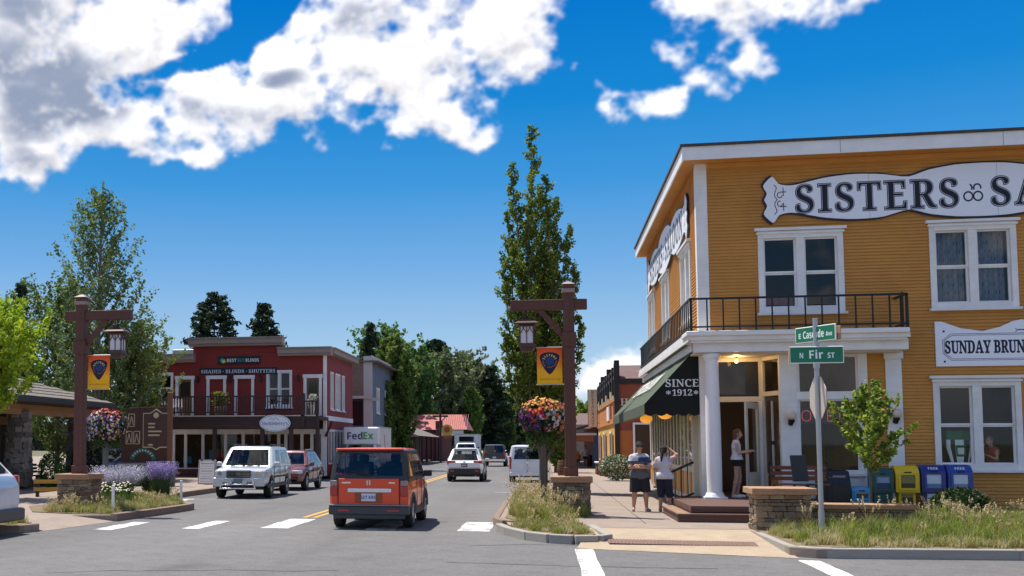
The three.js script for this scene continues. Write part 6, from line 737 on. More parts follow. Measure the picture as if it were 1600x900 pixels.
// ---------------------------------------------------------------- people: joints with radii, joined by a smooth minimum and meshed with surface nets
function net(f, lo, hi, c, col) {
  const n = [0, 1, 2].map((k) => Math.ceil((hi[k] - lo[k]) / c) + 2), S = new Float32Array(n[0] * n[1] * n[2]), id = (i, j, k) => i + n[0] * (j + n[1] * k), at = (i, j, k) => [lo[0] + (i - .5) * c, lo[1] + (j - .5) * c, lo[2] + (k - .5) * c];
  for (let k = 0; k < n[2]; k++) for (let j = 0; j < n[1]; j++) for (let i = 0; i < n[0]; i++) S[id(i, j, k)] = f(...at(i, j, k));
  const ix = new Int32Array(S.length).fill(-1), pos = [], idx = [];
  for (let k = 0; k < n[2] - 1; k++) for (let j = 0; j < n[1] - 1; j++) for (let i = 0; i < n[0] - 1; i++) {
    let m0 = 0, x = 0, y = 0, z = 0; const v = [];
    for (let q = 0; q < 8; q++) v.push(S[id(i + (q & 1), j + (q >> 1 & 1), k + (q >> 2))]);
    for (let q = 0; q < 8; q++) for (const b of [1, 2, 4]) if (!(q & b)) { const a0 = v[q], b0 = v[q | b]; if (a0 < 0 !== b0 < 0) { const t = a0 / (a0 - b0); m0++; x += (q & 1) + (b === 1 ? t : 0); y += (q >> 1 & 1) + (b === 2 ? t : 0); z += (q >> 2) + (b === 4 ? t : 0); } }
    if (m0) { ix[id(i, j, k)] = pos.length / 3; const p = at(i, j, k); pos.push(p[0] + x / m0 * c, p[1] + y / m0 * c, p[2] + z / m0 * c); }
  }
  for (let k = 1; k < n[2] - 1; k++) for (let j = 1; j < n[1] - 1; j++) for (let i = 1; i < n[0] - 1; i++) { const a = S[id(i, j, k)] < 0;
    for (const [d, e1, e2] of [[[1, 0, 0], [0, 1, 0], [0, 0, 1]], [[0, 1, 0], [0, 0, 1], [1, 0, 0]], [[0, 0, 1], [1, 0, 0], [0, 1, 0]]]) { const b = S[id(i + d[0], j + d[1], k + d[2])] < 0; if (a === b) continue; const q = (s, t) => ix[id(i - s * e1[0] - t * e2[0], j - s * e1[1] - t * e2[1], k - s * e1[2] - t * e2[2])], w = [q(0, 0), q(1, 0), q(1, 1), q(0, 1)]; if (w.some((u) => u < 0)) continue; a ? idx.push(w[0], w[1], w[2], w[0], w[2], w[3]) : idx.push(w[0], w[2], w[1], w[0], w[3], w[2]); } }
  const g = new THREE.BufferGeometry(); g.setAttribute('position', new THREE.Float32BufferAttribute(pos, 3)); g.setIndex(idx); g.computeVertexNormals();
  const cc = []; for (let i = 0; i < pos.length; i += 3) cc.push(...col(pos[i], pos[i + 1], pos[i + 2])); g.setAttribute('color', new THREE.Float32BufferAttribute(cc, 3)); g.setAttribute('uv', new THREE.Float32BufferAttribute(new Float32Array(pos.length / 3 * 2), 2)); return g;
}
const cap = (a, b, ra, rb = ra, sz = 1) => { const d = [b[0] - a[0], b[1] - a[1], b[2] - a[2]], L = d[0] * d[0] + d[1] * d[1] + d[2] * d[2] || 1e-9; return (x, y, z) => { const p = [x - a[0], y - a[1], z - a[2]], t = Math.min(1, Math.max(0, (p[0] * d[0] + p[1] * d[1] + p[2] * d[2]) / L)), u = p[0] - d[0] * t, v = p[1] - d[1] * t, w = (p[2] - d[2] * t) * sz; return Math.sqrt(u * u + v * v + w * w) - lerp(ra, rb, t); }; };
const ell = (c, r) => (x, y, z) => { const u = (x - c[0]) / r[0], v = (y - c[1]) / r[1], w = (z - c[2]) / r[2], k = Math.sqrt(u * u + v * v + w * w); return (k - 1) * Math.min(...r); };
const uni = (list, k = .03) => (x, y, z) => { let d = 9; for (const f of list) { const e = f(x, y, z), h = Math.max(k - Math.abs(d - e), 0) / k; d = Math.min(d, e) - h * h * k * .25; } return d; };
const cut = (f, pred) => (x, y, z) => Math.max(f(x, y, z), pred(x, y, z)), grow = (f, r) => (x, y, z) => f(x, y, z) - r;
const mid = (a, b, t) => [0, 1, 2].map((k) => lerp(a[k], b[k], t)), add3 = (a, b, s = 1) => [0, 1, 2].map((k) => a[k] + b[k] * s), nrm3 = (a) => { const l = Math.hypot(...a) || 1; return a.map((v) => v / l); }, crs = (a, b) => [a[1] * b[2] - a[2] * b[1], a[2] * b[0] - a[0] * b[2], a[0] * b[1] - a[1] * b[0]];
function handPrims(wr, dir, up, side, curl) { // palm and five fingers of unequal length; the thumb leaves the side of the palm near its base
  dir = nrm3(dir); const sd = nrm3(crs(up, dir)), n = nrm3(crs(dir, sd)), L = []; for (const t of [-.025, 0, .025]) L.push(cap(add3(wr, sd, t * .6), add3(add3(wr, dir, .085), sd, t), .014, .013));
  const bend = (d, a) => nrm3(add3(d.map((v) => v * Math.cos(a)), n, -Math.sin(a))); [[-.033, .058], [-.011, .073], [.011, .078], [.033, .07]].forEach(([o, l]) => { const a = add3(add3(wr, dir, .085), sd, o * side), d1 = bend(dir, curl * .7), b = add3(a, d1, l * .5), d2 = bend(dir, curl * 1.5); L.push(cap(a, b, .0095, .0088), cap(b, add3(b, d2, l * .5), .0088, .007)); });
  const ta = add3(add3(wr, dir, .025), sd, .03 * side), td = nrm3(add3(dir, sd, .9 * side)), tb = add3(ta, td, .04); L.push(cap(ta, tb, .012, .01), cap(tb, add3(tb, nrm3(add3(dir, sd, .3 * side)), .032), .01, .008)); return L; }
function person(label, pos, turn, J, look) {
  const o = thing('person', label, 'person', pos, turn), A = J.scale ?? 1, sk = look.skin, w = J.build ?? 1, legs = [], arms = [], shoes = [];
  for (const s of ['L', 'R']) { const l = J['leg' + s], a = J['arm' + s]; legs.push(cap(l[0], l[1], .088 * w, .056 * w), cap(l[1], mid(l[1], l[2], .3), .056 * w, .06 * w), cap(mid(l[1], l[2], .3), l[2], .06 * w, .036), cap(l[2], l[3], .036, .03), cap(add3(l[2], [0, -.04, -.02]), l[3], .034, .03)); arms.push(cap(a[0], a[1], .052 * w, .04 * w), cap(a[1], a[2], .041 * w, .027)); shoes.push(cap(add3(l[2], [0, -.035, 0], 1), add3(l[3], nrm3([l[3][0] - l[2][0], 0, l[3][2] - l[2][2]]), .03), .046, .04)); }
  const sh = J.sh, hp = J.hip, torso = [cap([hp[0] - .075 * w, hp[1], hp[2]], [hp[0] + .075 * w, hp[1], hp[2]], .105 * w, .105 * w, 1.15), cap([hp[0], hp[1] + .05, hp[2]], mid(hp, sh, .62), .122 * w, .135 * w, 1.25), cap([sh[0] - .09 * w, sh[1] - .13, sh[2]], [sh[0] + .09 * w, sh[1] - .13, sh[2]], .115 * w, .115 * w, 1.2), cap([sh[0], sh[1] - .0, sh[2]], [sh[0] - .14 * w, sh[1] - .06, sh[2]], .06, .05), cap([sh[0], sh[1] - .0, sh[2]], [sh[0] + .14 * w, sh[1] - .06, sh[2]], .06, .05)];
  const h = J.head, f = J.face ?? [0, 0, 1], hd = [ell(h, [.076, .11, .096]), ell(add3(h, [0, -.06, 0]).map((v, i) => v + f[i] * .025), [.056, .062, .068]), cap(add3(h, [0, -.07, -.01]), add3(sh, [0, -.03, 0]), .05, .058), cap(add3(add3(h, f, .088), [0, -.005, 0]), add3(add3(h, f, .108), [0, -.03, 0]), .01, .014), ell(add3(add3(h, [f[2], 0, -f[0]], .076), [0, -.015, 0]), [.016, .032, .02]), ell(add3(add3(h, [f[2], 0, -f[0]], -.076), [0, -.015, 0]), [.016, .032, .02]), cap(add3(add3(h, f, .086), [0, -.062, 0]).map((v, i) => v + [f[2], 0, -f[0]][i] * .02), add3(add3(h, f, .086), [0, -.062, 0]).map((v, i) => v - [f[2], 0, -f[0]][i] * .02), .009)];
  const bb = (list, p) => { const lo = [9, 9, 9], hi = [-9, -9, -9]; for (const q of list) for (let k = 0; k < 3; k++) { lo[k] = Math.min(lo[k], q[k] - p); hi[k] = Math.max(hi[k], q[k] + p); } return [lo, hi]; };
  const all = [h, sh, hp, ...['L', 'R'].flatMap((s) => [...J['leg' + s], ...J['arm' + s]])], [lo, hi] = bb(all, .24); lo[1] = -.03;
  const skin = (x, y, z) => { const fx = x - h[0], fy = y - h[1], fz = z - h[2], fr = fx * f[0] + fz * f[2], sd = fx * f[2] - fz * f[0]; if (fr > .07 && Math.abs(fy + .062) < .012 && Math.abs(sd) < .03) return [sk[0] * .85, sk[1] * .5, sk[2] * .5]; if (fr > .06 && Math.abs(fy - .005) < .011 && Math.abs(Math.abs(sd) - .032) < .016) return [.08, .06, .05]; return sk; };
  const hands = [], res = J.fine ? 1 : 2.2; for (const s of ['L', 'R']) { const a = J['arm' + s], d = J['hand' + s] ?? nrm3(add3(a[2], a[1], -1)); hands.push(...handPrims(a[2], d, J['palm' + s] ?? [0, 1, .2], s === 'L' ? 1 : -1, J['curl' + s] ?? .5)); }
  const bodyF = uni([...torso, ...legs, ...arms], .035); const geos = [net(bodyF, lo, hi, .014 * res, skin)]; geos.push(net(uni(hd, .022), [h[0] - .16, h[1] - .2, h[2] - .16], [h[0] + .16, h[1] + .15, h[2] + .16], .0065 * res, skin));
  ['L', 'R'].forEach((s, k) => { const p = J['arm' + s][2], q = hands.slice(k * (hands.length / 2), (k + 1) * (hands.length / 2)); geos.push(net(uni(q, .008), p.map((v) => v - .2), p.map((v) => v + .2), .006 * res, () => sk)); });
  const skinM = M(0xffffff, .55, { vertexColors: true }), cloth = M(0xffffff, .9, { vertexColors: true }); part(o, 'body', geos, skinM);
  const wob = (x, y, z) => fbm3(x * 9, y * 7, z * 9, 2) * .022, sleeve = look.sleeve ?? .55;
  const sleeves = ['L', 'R'].map((s) => { const a = J['arm' + s]; return cap(a[0], mid(a[0], a[1], sleeve), .05 * w, .056 * w); });
  const top = uni(look.sleeveless ? torso : [...torso, ...sleeves], .03), neckY = sh[1] + .03; part(o, 'shirt', net((x, y, z) => Math.max(top(x, y, z) - .022 - .06 * sstep(hp[1] + .2, hp[1] - .04, y) * w + wob(x, y, z), (look.hem ?? .86) * A - y, y - neckY, Math.hypot(x - sh[0], (y - neckY - .02), z - sh[2] - f[2] * .03) < .075 ? .075 - Math.hypot(x - sh[0], y - neckY - .02, z - sh[2] - f[2] * .03) : -1), lo, hi, .013 * res, look.shirt), cloth);
  const pants = uni([...torso.slice(0, 2), ...['L', 'R'].flatMap((s) => { const l = J['leg' + s]; return [cap(l[0], l[1], .1 * w + (look.loose ?? .015), .07 * w + (look.loose ?? .015) * 1.6), cap(l[1], l[2], .066 * w + (look.loose ?? .015), .05 + (look.loose ?? .015))]; })], .03); part(o, look.pantsName ?? 'shorts', net((x, y, z) => Math.max(pants(x, y, z) - .008 + wob(x + 4, y, z) * .6, look.leg * A - y, y - (hp[1] + .0)), lo, hi, .014 * res, () => look.pants), cloth);
  part(o, 'shoe', net(cut(uni(shoes.slice(0, 1), .02), (x, y) => Math.max(-.012 - y, y - .12)), lo, [hi[0], .2, hi[2]], .011 * res, (x, y) => (y < .025 ? [.6, .6, .58] : look.shoe)), cloth); part(o, 'shoe', net(cut(uni(shoes.slice(1), .02), (x, y) => Math.max(-.012 - y, y - .12)), lo, [hi[0], .2, hi[2]], .011 * res, (x, y) => (y < .025 ? [.6, .6, .58] : look.shoe)), cloth);
  const hairF = look.hairF?.(h, sh, f); if (hairF) part(o, 'hair', net((x, y, z) => hairF(x, y, z) + fbm3(x * 26, y * 6, z * 26, 2) * .012, [h[0] - .22, h[1] - .55, h[2] - .22], [h[0] + .22, h[1] + .2, h[2] + .22], .008 * res, () => tint(look.hair, .25)), cloth);
  const capF = look.capF?.(h, sh, f); if (capF) part(o, 'cap', net(capF, [h[0] - .22, h[1] - .1, h[2] - .25], [h[0] + .22, h[1] + .2, h[2] + .25], .007 * res, () => look.cap), cloth);
  if (look.glasses) part(o, 'sunglasses', [rbox(.062, .036, .014, .006, h[0] - .034, h[1] + .002, h[2] + .094), rbox(.062, .036, .014, .006, h[0] + .034, h[1] + .002, h[2] + .094), box(.16, .008, .012, h[0], h[1] + .012, h[2] + .09)], carGlass);
  return o;
}
const shell = (h, f, back = -.012) => cut(ell(add3(h, [0, .012, 0]), [.086, .118, .106]), (x, y, z) => { const fr = (x - h[0]) * f[0] + (z - h[2]) * f[2], fy = y - h[1]; return Math.min(fr - .045, -(fy - .06)) > 0 || fy < -.09 ? Math.max(fr - .045, .02) * (fy > .06 && fr < .09 ? -1 : 1) : -.01; });
person('man in dark cap and colour block shirt standing with folded arms', [2.37, .15, -30.4], .12, { fine: 1, build: 1.06, hip: [0, .96, 0], sh: [0, 1.47, -.01], head: [0, 1.67, .03], legL: [[.1, .93, 0], [.14, .5, .02], [.165, .08, -.02], [.2, .035, .13]], legR: [[-.1, .93, 0], [-.14, .5, .02], [-.165, .08, -.02], [-.2, .035, .13]], armL: [[.19, 1.395, 0], [.25, 1.15, .07], [-.05, 1.19, .23]], armR: [[-.19, 1.395, 0], [-.25, 1.14, .07], [.06, 1.12, .2]], handL: [-1, .12, -.1], handR: [1, .2, -.2], curlL: .5, curlR: .9 },
  { skin: [.5, .26, .16], hem: .83, sleeve: .42, leg: .5, loose: .03, pants: [.016, .017, .022], shoe: [.2, .2, .21], shirt: (x, y) => (y > 1.40 ? [.5, .52, .56] : y > 1.27 ? (x < -.06 && y > 1.3 ? [.5, .52, .56] : [.028, .05, .12]) : y > 1.12 ? [.12, .125, .13] : [.11, .115, .11]), hair: [.03, .02, .015], hairF: (h, sh, f) => shell(h, f), glasses: true, cap: [.015, .015, .018], capF: (h) => uni([cut(ell(add3(h, [0, .035, 0]), [.098, .1, .115]), (x, y) => h[1] + .035 - y), cap([h[0] - .04, h[1] + .045, h[2] + .11], [h[0] + .04, h[1] + .045, h[2] + .11], .05, .05, 1)].map((q, i) => i ? cut(q, (x, y) => Math.abs(y - h[1] - .045) - .008) : q), .01) });
person('woman in white shirt and navy capri trousers turned away with a raised hand', [2.97, .15, -30.35], PI - .25, { fine: 1, build: .96, hip: [0, .92, 0], sh: [0, 1.39, 0], head: [0, 1.57, .02], legL: [[.09, .9, 0], [.09, .48, .03], [.1, .08, -.02], [.13, .035, .12]], legR: [[-.09, .9, 0], [-.12, .49, .05], [-.17, .1, -.02], [-.2, .04, .12]], armL: [[.155, 1.325, 0], [.24, 1.1, .05], [.12, 1.16, .24]], armR: [[-.155, 1.33, 0], [-.32, 1.46, .08], [-.13, 1.62, .12]], handR: [.7, .5, -.2], curlR: .7 },
  { skin: [.46, .25, .17], hem: .84, leg: .36, loose: .012, pantsName: 'trousers', pants: [.014, .017, .032], shoe: [.4, .3, .24], sleeve: .6, shirt: (x, y, z) => ((Math.abs(x) > .13 && y > 1.28) ? [.52, .36, .36] : [.56, .53, .55]), hair: [.02, .014, .012], hairF: (h, sh, f) => uni([shell(h, f), cap(add3(h, [0, .0, -.1]), add3(h, [.03, -.16, -.13]), .035, .03), cap(add3(h, [.03, -.16, -.13]), add3(h, [.05, -.3, -.12]), .03, .014)], .03), cap: [.015, .015, .018], capF: (h) => cut(ell(add3(h, [0, .04, 0]), [.096, .095, .112]), (x, y) => h[1] + .035 - y) });
person('girl with long brown hair in white top and black shorts at the saloon door', [4.86, .5, -30.95], PI / 2 - .25, { fine: 1, build: .9, hip: [0, 1.0, 0], sh: [0, 1.47, -.01], head: [0, 1.66, .04], legL: [[.08, .98, 0], [.085, .54, .05], [.09, .09, -.02], [.12, .035, .12]], legR: [[-.08, .98, 0], [-.09, .53, -.01], [-.1, .08, -.1], [-.1, .035, .05]], armL: [[.15, 1.405, 0], [.2, 1.17, .06], [.12, 1.22, .3]], armR: [[-.15, 1.405, 0], [-.2, 1.16, .08], [-.12, 1.2, .34]], curlL: .8, curlR: .5 },
  { skin: [.50, .28, .19], hem: .98, leg: .82, loose: .018, pants: [.012, .012, .014], shoe: [.66, .65, .66], sleeveless: true, shirt: () => [.68, .66, .68], hair: [.15, .06, .028], hairF: (h, sh, f) => uni([shell(h, f), cap(add3(h, [.03, .02, -.06]), add3(h, [.04, -.24, -.1]), .06, .05), cap(add3(h, [-.03, .02, -.06]), add3(h, [-.04, -.26, -.09]), .06, .05), cap(add3(h, [0, -.24, -.1]), add3(h, [0, -.42, -.09]), .06, .035)], .04) });
const walk = (k) => ({ build: .95, hip: [0, .93 * k, 0], sh: [0, 1.4 * k, 0], head: [0, 1.58 * k, .02], legL: [[.08, .91 * k, 0], [.09, .48 * k, .1], [.09, .09, -.02], [.09, .035, .11]], legR: [[-.08, .91 * k, 0], [-.09, .49 * k, 0], [-.09, .1, -.22], [-.09, .04, -.1]], armL: [[.155, 1.34 * k, 0], [.22, 1.1 * k, -.06], [.22, .88 * k, .04]], armR: [[-.155, 1.34 * k, 0], [-.22, 1.1 * k, .03], [-.2, .9 * k, .14]] });
person('far woman in white top and black shorts walking up the right pavement', [2.95, .15, -89], 0, walk(1), { skin: [.42, .23, .16], hem: .84, leg: .62, pants: [.015, .015, .018], shoe: [.5, .5, .5], shirt: () => [.62, .62, .68], hair: [.05, .03, .02], hairF: (h, sh, f) => shell(h, f) });
person('far child in an orange shirt walking beside the woman in white', [2.4, .15, -90], 0, { ...walk(.72), scale: .72, build: .8 }, { skin: [.42, .23, .16], hem: .84, leg: .5, pants: [.06, .05, .06], shoe: [.3, .3, .3], shirt: () => [.75, .17, .02], hair: [.06, .035, .02], hairF: (h, sh, f) => shell(h, f) });
person('far person in a lilac shirt near the kerb barrel', [1.3, .15, -80], .6, walk(1), { skin: [.4, .22, .15], hem: .84, leg: .5, pants: [.03, .03, .05], shoe: [.2, .2, .2], shirt: () => [.38, .34, .46], hair: [.04, .03, .02], hairF: (h, sh, f) => shell(h, f) });
person('seated diner in a red top behind the lower right window', [11.15, .48 + .34, -31.55], -1.1, { build: .95, hip: [0, .5, 0], sh: [0, .98, .04], head: [0, 1.16, .1], legL: [[.09, .5, .05], [.1, .48, .42], [.1, .06, .4], [.1, .03, .52]], legR: [[-.09, .5, .05], [-.1, .48, .42], [-.1, .06, .4], [-.1, .03, .52]], armL: [[.155, .92, .04], [.22, .68, .12], [.12, .8, .34]], armR: [[-.155, .92, .04], [-.22, .68, .12], [-.05, .98, .26]] }, { skin: [.5, .28, .19], hem: .45, leg: .2, pants: [.02, .02, .03], shoe: [.1, .1, .1], sleeveless: true, shirt: () => [.4, .06, .04], hair: [.16, .08, .03], hairF: (h, sh, f) => shell(h, f) });

// ---------------------------------------------------------------- trees
function limb(g, a, b, r0, r1, n = 6) { g.push(clean(rod([a.x, a.y, a.z], [b.x, b.y, b.z], r0, r1, n))); }
// fastigiate or spreading broadleaf: profile(t) gives the crown radius at height fraction t
function broadleaf(name, label, x, z, y0, o, group) {
  const T0 = thing(name, label, 'tree', [x, y0, z], 0, group), wood = [], L = new Leaves(), { h, r, base } = o, trunkTop = V(rr(-.1, .1), h * (o.trunkTo ?? .9), rr(-.1, .1)); const bend = (t) => V(Math.sin(t * 3 + x) * h * .008, t * trunkTop.y, Math.cos(t * 2.3 + z) * h * .008);
  for (let i = 0; i < 8; i++) limb(wood, bend(i / 8), bend((i + 1) / 8), lerp(o.tr, o.tr * .16, i / 8), lerp(o.tr, o.tr * .16, (i + 1) / 8), 8);
  const per = o.leaves / o.limbs;
  for (let k = 0; k < o.limbs; k++) {
    const t = lerp(base, .98, Math.pow((k + .5) / o.limbs, o.pow ?? .85)), R = r * o.profile((t - base) / (1 - base)) * rr(o.vmin ?? .5, 1.2), ang = k * 2.399 + rr(-.4, .4), rise = o.rise * R * rr(.7, 1.3), st = bend(Math.max(.05, t - rise / h * .5 - .02)), en = V(st.x + Math.cos(ang) * R, t * h + rise * .5, st.z + Math.sin(ang) * R);
    limb(wood, st, en, o.tr * .22 * (1 - t * .7) + .008, .006, 4);
    const nt = o.twigs ?? 6, cnt = per * (o.thin ? 1 - o.thin * t : 1) * 1.5 / nt;
    for (let w = 0; w < nt; w++) { // leaves sit along twigs that fork from the limb
      const a = st.clone().lerp(en, nt === 1 ? .5 : lerp(o.bare ?? .25, 1, w / (nt - 1))), len = o.clump * rr(1.2, 2.6) * Math.min(1, R / r + .4), dir = en.clone().sub(st).normalize().add(V(gauss() * .75, Math.abs(gauss()) * .5 * (o.rise > 1.2 ? 1.3 : .5), gauss() * .75)).normalize(), b = a.clone().addScaledVector(dir, len);
      if (len > .12) limb(wood, a, b, .008, .003, 3);
      for (let i = 0; i < cnt; i++) { const q = a.clone().lerp(b, Math.pow(rnd(), .8)), g = o.clump * .34; q.x += gauss() * g; q.y += gauss() * g; q.z += gauss() * g; L.add(q, o.leaf * rr(.6, 1.25), tint((rnd() < (o.mixp ?? .3) ? o.c2 : o.c1).map((v) => v * bright), .28), o.droop ?? .2, o.stretch ?? 1.35); }
    }
  }
  part(T0, 'trunk', wood, o.bark ?? m.bark); part(T0, 'crown', L.geo(), m.leaf); return T0;
}
const bright = 2.0;
const G1 = [.062, .105, .018], G2 = [.12, .16, .022], DG = [.028, .058, .016];
{ // the columnar aspen: many upright leaders, each with its own narrow spire
  const T0 = thing('poplar_tree', 'tall columnar aspen rising behind the right street lamp', 'tree', [-.12, .15, -42]), wood = [], L = new Leaves(); limb(wood, V(0, 0, 0), V(.05, 2.2, 0), .17, .13, 9);
  const lead = [[-.3, 0, 13.5, .62], [-.95, .3, 12.1, .5], [.3, .2, 11.6, .6], [.62, -.4, 10.8, .55], [-1.25, -.2, 10.3, .45], [.95, .3, 9.6, .5], [-.4, .7, 10.6, .6], [0, -.8, 11.4, .6], [1.2, .05, 8.2, .42], [-1.4, .25, 8.4, .42], [-.8, -.7, 9.4, .55], [.5, .8, 8.6, .55], [-.2, 1.05, 7.4, .5], [1.45, -.1, 6.3, .34], [-1.35, .5, 5.6, .4], [.9, .7, 6, .45], [-.7, .95, 5.8, .45], [.2, .3, 9, .6]];
  for (const [dx, dz, top, rad] of lead) {
    const st = V(rr(-.05, .05), rr(.9, 2.0), rr(-.05, .05)), P = (f) => V(lerp(st.x, dx, Math.pow(f, .55)) + .07 * Math.sin(f * 9 + dx * 5), lerp(st.y, top, f), lerp(st.z, dz, Math.pow(f, .55)) + .06 * Math.cos(f * 8 + dz * 4)), n = Math.round((top - st.y) * 7);
    for (let i = 0; i < 9; i++) limb(wood, P(i / 9), P((i + 1) / 9), lerp(.05, .008, i / 9), lerp(.05, .008, (i + 1) / 9), 5);
    for (let k = 0; k < n; k++) { const f = lerp(.04, 1, (k + rnd()) / n), p = P(f), w = rad * (f > .7 ? lerp(1, .22, (f - .7) / .3) : lerp(.85, 1, f / .7)) * rr(.55, 1.25), a = rnd() * 6.283, e = V(p.x + Math.cos(a) * w, p.y + w * rr(.6, 1.5), p.z + Math.sin(a) * w); limb(wood, p, e, .012, .003, 3); const cnt = 34 + Math.round(w * 58); for (let i = 0; i < cnt; i++) { const q = p.clone().lerp(e, .15 + .9 * rnd()); q.x += gauss() * .07; q.y += gauss() * .09; q.z += gauss() * .07; L.add(q, rr(.06, .105), tint(rnd() < .45 ? [.25, .30, .03] : [.12, .18, .022], .3), .25, 1.3); } }
  }
  part(T0, 'trunk', wood, m.bark); part(T0, 'crown', L.geo(), m.leaf); }
broadleaf('aspen_tree', 'large airy aspen with sparse top behind the left street lamp', -21.6, -52.5, .15, { h: 14.4, r: 3.5, base: .14, tr: .2, limbs: 165, leaves: 17500, clump: .36, leaf: .125, rise: 1.1, profile: (t) => Math.pow(1 - t, .72) * .96 + .07, c1: [.062, .098, .026], c2: [.12, .155, .04], pow: 1.0, trunkTo: .99, thin: .72, bare: .35, vmin: .55, bark: M(lin(.36, .33, .27), .9, { map: T.woodV }) });
broadleaf('aspen_tree', 'lower bushy aspen between the left lamp and the red building', -20.5, -53.5, .15, { h: 7.6, r: 2.1, base: .15, tr: .13, limbs: 80, leaves: 9000, clump: .36, leaf: .12, rise: 1, profile: (t) => Math.pow(Math.sin(Math.PI * (.15 + t * .8)), .7), c1: [.085, .115, .025], c2: [.17, .18, .035] });
broadleaf('aspen_tree', 'dense aspen at the foot of the tall airy one above the shop roof', -24.6, -54, .15, { h: 9.6, r: 3, base: .15, tr: .14, limbs: 90, leaves: 10000, clump: .36, leaf: .125, rise: 1, profile: (t) => Math.pow(Math.sin(Math.PI * (.15 + t * .8)), .7), c1: [.05, .085, .018], c2: [.11, .14, .028] });
broadleaf('maple_tree', 'bright yellow green maple in front of the stone pillared shop', -17.8, -33.5, .15, { h: 6.1, r: 1.8, base: .5, tr: .1, limbs: 70, leaves: 11000, clump: .3, leaf: .12, rise: .7, profile: (t) => Math.pow(Math.sin(Math.PI * (.2 + t * .78)), .6), c1: [.15, .22, .012], c2: [.26, .30, .02] });
broadleaf('young_maple', 'slender young maple in front of the news boxes', 6.65, -25.6, .17, { h: 2.95, r: .74, base: .44, tr: .036, limbs: 30, leaves: 2300, clump: .105, leaf: .085, rise: .55, profile: (t) => Math.pow(Math.sin(Math.PI * (.22 + t * .74)), .55) * (t > .75 ? .7 : 1), c1: [.085, .13, .018], c2: [.17, .21, .025], mixp: .5, stretch: 1.2 });
const colm = (label, x, z, h, r, n, c1 = [.06, .10, .018], c2 = [.12, .16, .025]) => broadleaf('columnar_tree', label, x, z, .15, { h, r, base: .06, tr: .16, limbs: 110, leaves: n, clump: .32, leaf: .24, rise: 2, profile: (t) => Math.pow(Math.sin(Math.PI * Math.min(1, .2 + t * .8)), .75) + .03, c1, c2 }, 'columnar street trees along the left kerb');
colm('broad columnar tree beyond the grey building', -10.95, -82.5, 9.5, 1.55, 11000); colm('shorter columnar tree in front of the broad one by the grey building', -11.6, -78.5, 6.0, 1.15, 6000); colm('bright slim columnar tree beyond the box truck', -7.9 - 1.6, -150, 9.0, 1.35, 5000, [.07, .13, .02], [.15, .2, .03]); colm('small far columnar tree near the middle of the street end', -5.5, -170, 7, 1.1, 3000);
colm('small columnar tree beside the covered walk down the right kerb', .6, -72, 5.2, .9, 3500); 
const farTree = (label, x, z, h, r, n, c1, c2) => broadleaf('broadleaf_tree', label, x, z, 0, { h, r, base: .12, tr: .25, limbs: 80, leaves: n, clump: .75, leaf: .42, rise: .7, profile: (t) => Math.pow(Math.sin(Math.PI * (.14 + t * .8)), .6), c1, c2, stretch: 1.2 }, 'trees behind the far left shops');
[[-19.5, -135, 15.5, 3.6], [-16.8, -142, 14.2, 3.4], [-13.5, -150, 13.4, 4], [-12.3, -168, 15, 4.2], [-9.8, -185, 14.5, 4.4], [-22, -150, 12.5, 3.8]].forEach(([x, z, h, r], i) => farTree(['tallest dark tree behind the grey building gable', 'rounded green tree right of the tallest dark one', 'wide olive tree above the salmon metal roof', 'silvery tree behind the olive one', 'pale tree nearest the middle of the street end', 'low tree behind the grey building roof'][i], x, z, h, r, 5200, i === 3 || i === 2 ? [.095, .105, .06] : DG.map((v) => v * 1.9), i === 4 ? [.13, .13, .09] : G1));
[[7, -190, 8, 3.5], [13, -175, 8.5, 4], [3, -240, 9, 4.5]].forEach(([x, z, h, r], i) => broadleaf('broadleaf_tree', ['bright green tree above the porch shop roof', 'green tree hidden behind the orange shop', 'far green tree closing the right pavement'][i], x, z, 0, { h, r, base: .15, tr: .2, limbs: 60, leaves: 3000, clump: .8, leaf: .5, rise: .7, profile: (t) => Math.pow(Math.sin(Math.PI * (.14 + t * .8)), .6), c1: [.09, .13, .02], c2: [.15, .17, .03] }, 'trees at the far right'));
function conifer(label, x, z, h, r, o = {}) {
  const T0 = thing('conifer_tree', label, 'tree', [x, 0, z], 0, 'dark conifers behind the shops'), wood = [], L = new Leaves(), b0 = o.base ?? .12; limb(wood, V(0, 0, 0), V(0, h * .98, 0), h * .016, .03, 8);
  const rows = Math.round(h * (o.rows ?? 2.1)); for (let k = 0; k < rows; k++) { const t = lerp(b0, .985, (k + rnd() * .6) / rows), R = r * (o.round ? Math.pow(Math.sin(Math.PI * Math.min(.97, .2 + (t - b0) / (1 - b0) * .78)), .7) : Math.pow(1 - (t - b0) / (1 - b0), o.ex ?? .85)) + .12, n = 4 + (rnd() * 3 | 0); for (let i = 0; i < n; i++) { const a = rnd() * 6.283, l = R * rr(.55, 1.12), st = V(0, t * h, 0), en = V(Math.cos(a) * l, t * h + l * (o.lift ?? -.12) , Math.sin(a) * l); limb(wood, st, en, .04, .01, 3); const cnt = Math.round((10 + l * 14) * (o.dense ?? 1)); for (let j = 0; j < cnt; j++) { const s = o.tip ? .4 + .64 * Math.pow(rnd(), .6) : Math.pow(rnd(), .6), q = st.clone().lerp(en, s), g = o.tip ? .24 : .2; q.x += gauss() * g; q.z += gauss() * g; q.y += gauss() * (o.tip ? .13 : .13) + (o.round || o.tip ? .08 : -.05); L.add(q, rr(.16, .3) * (o.ns ?? 1), tint(rnd() < .3 ? [.075, .105, .05] : [.028, .052, .03], .35), -.1, 2.1); } } }
  part(T0, 'trunk', wood, m.darkBark); part(T0, 'crown', L.geo(), m.needle); }
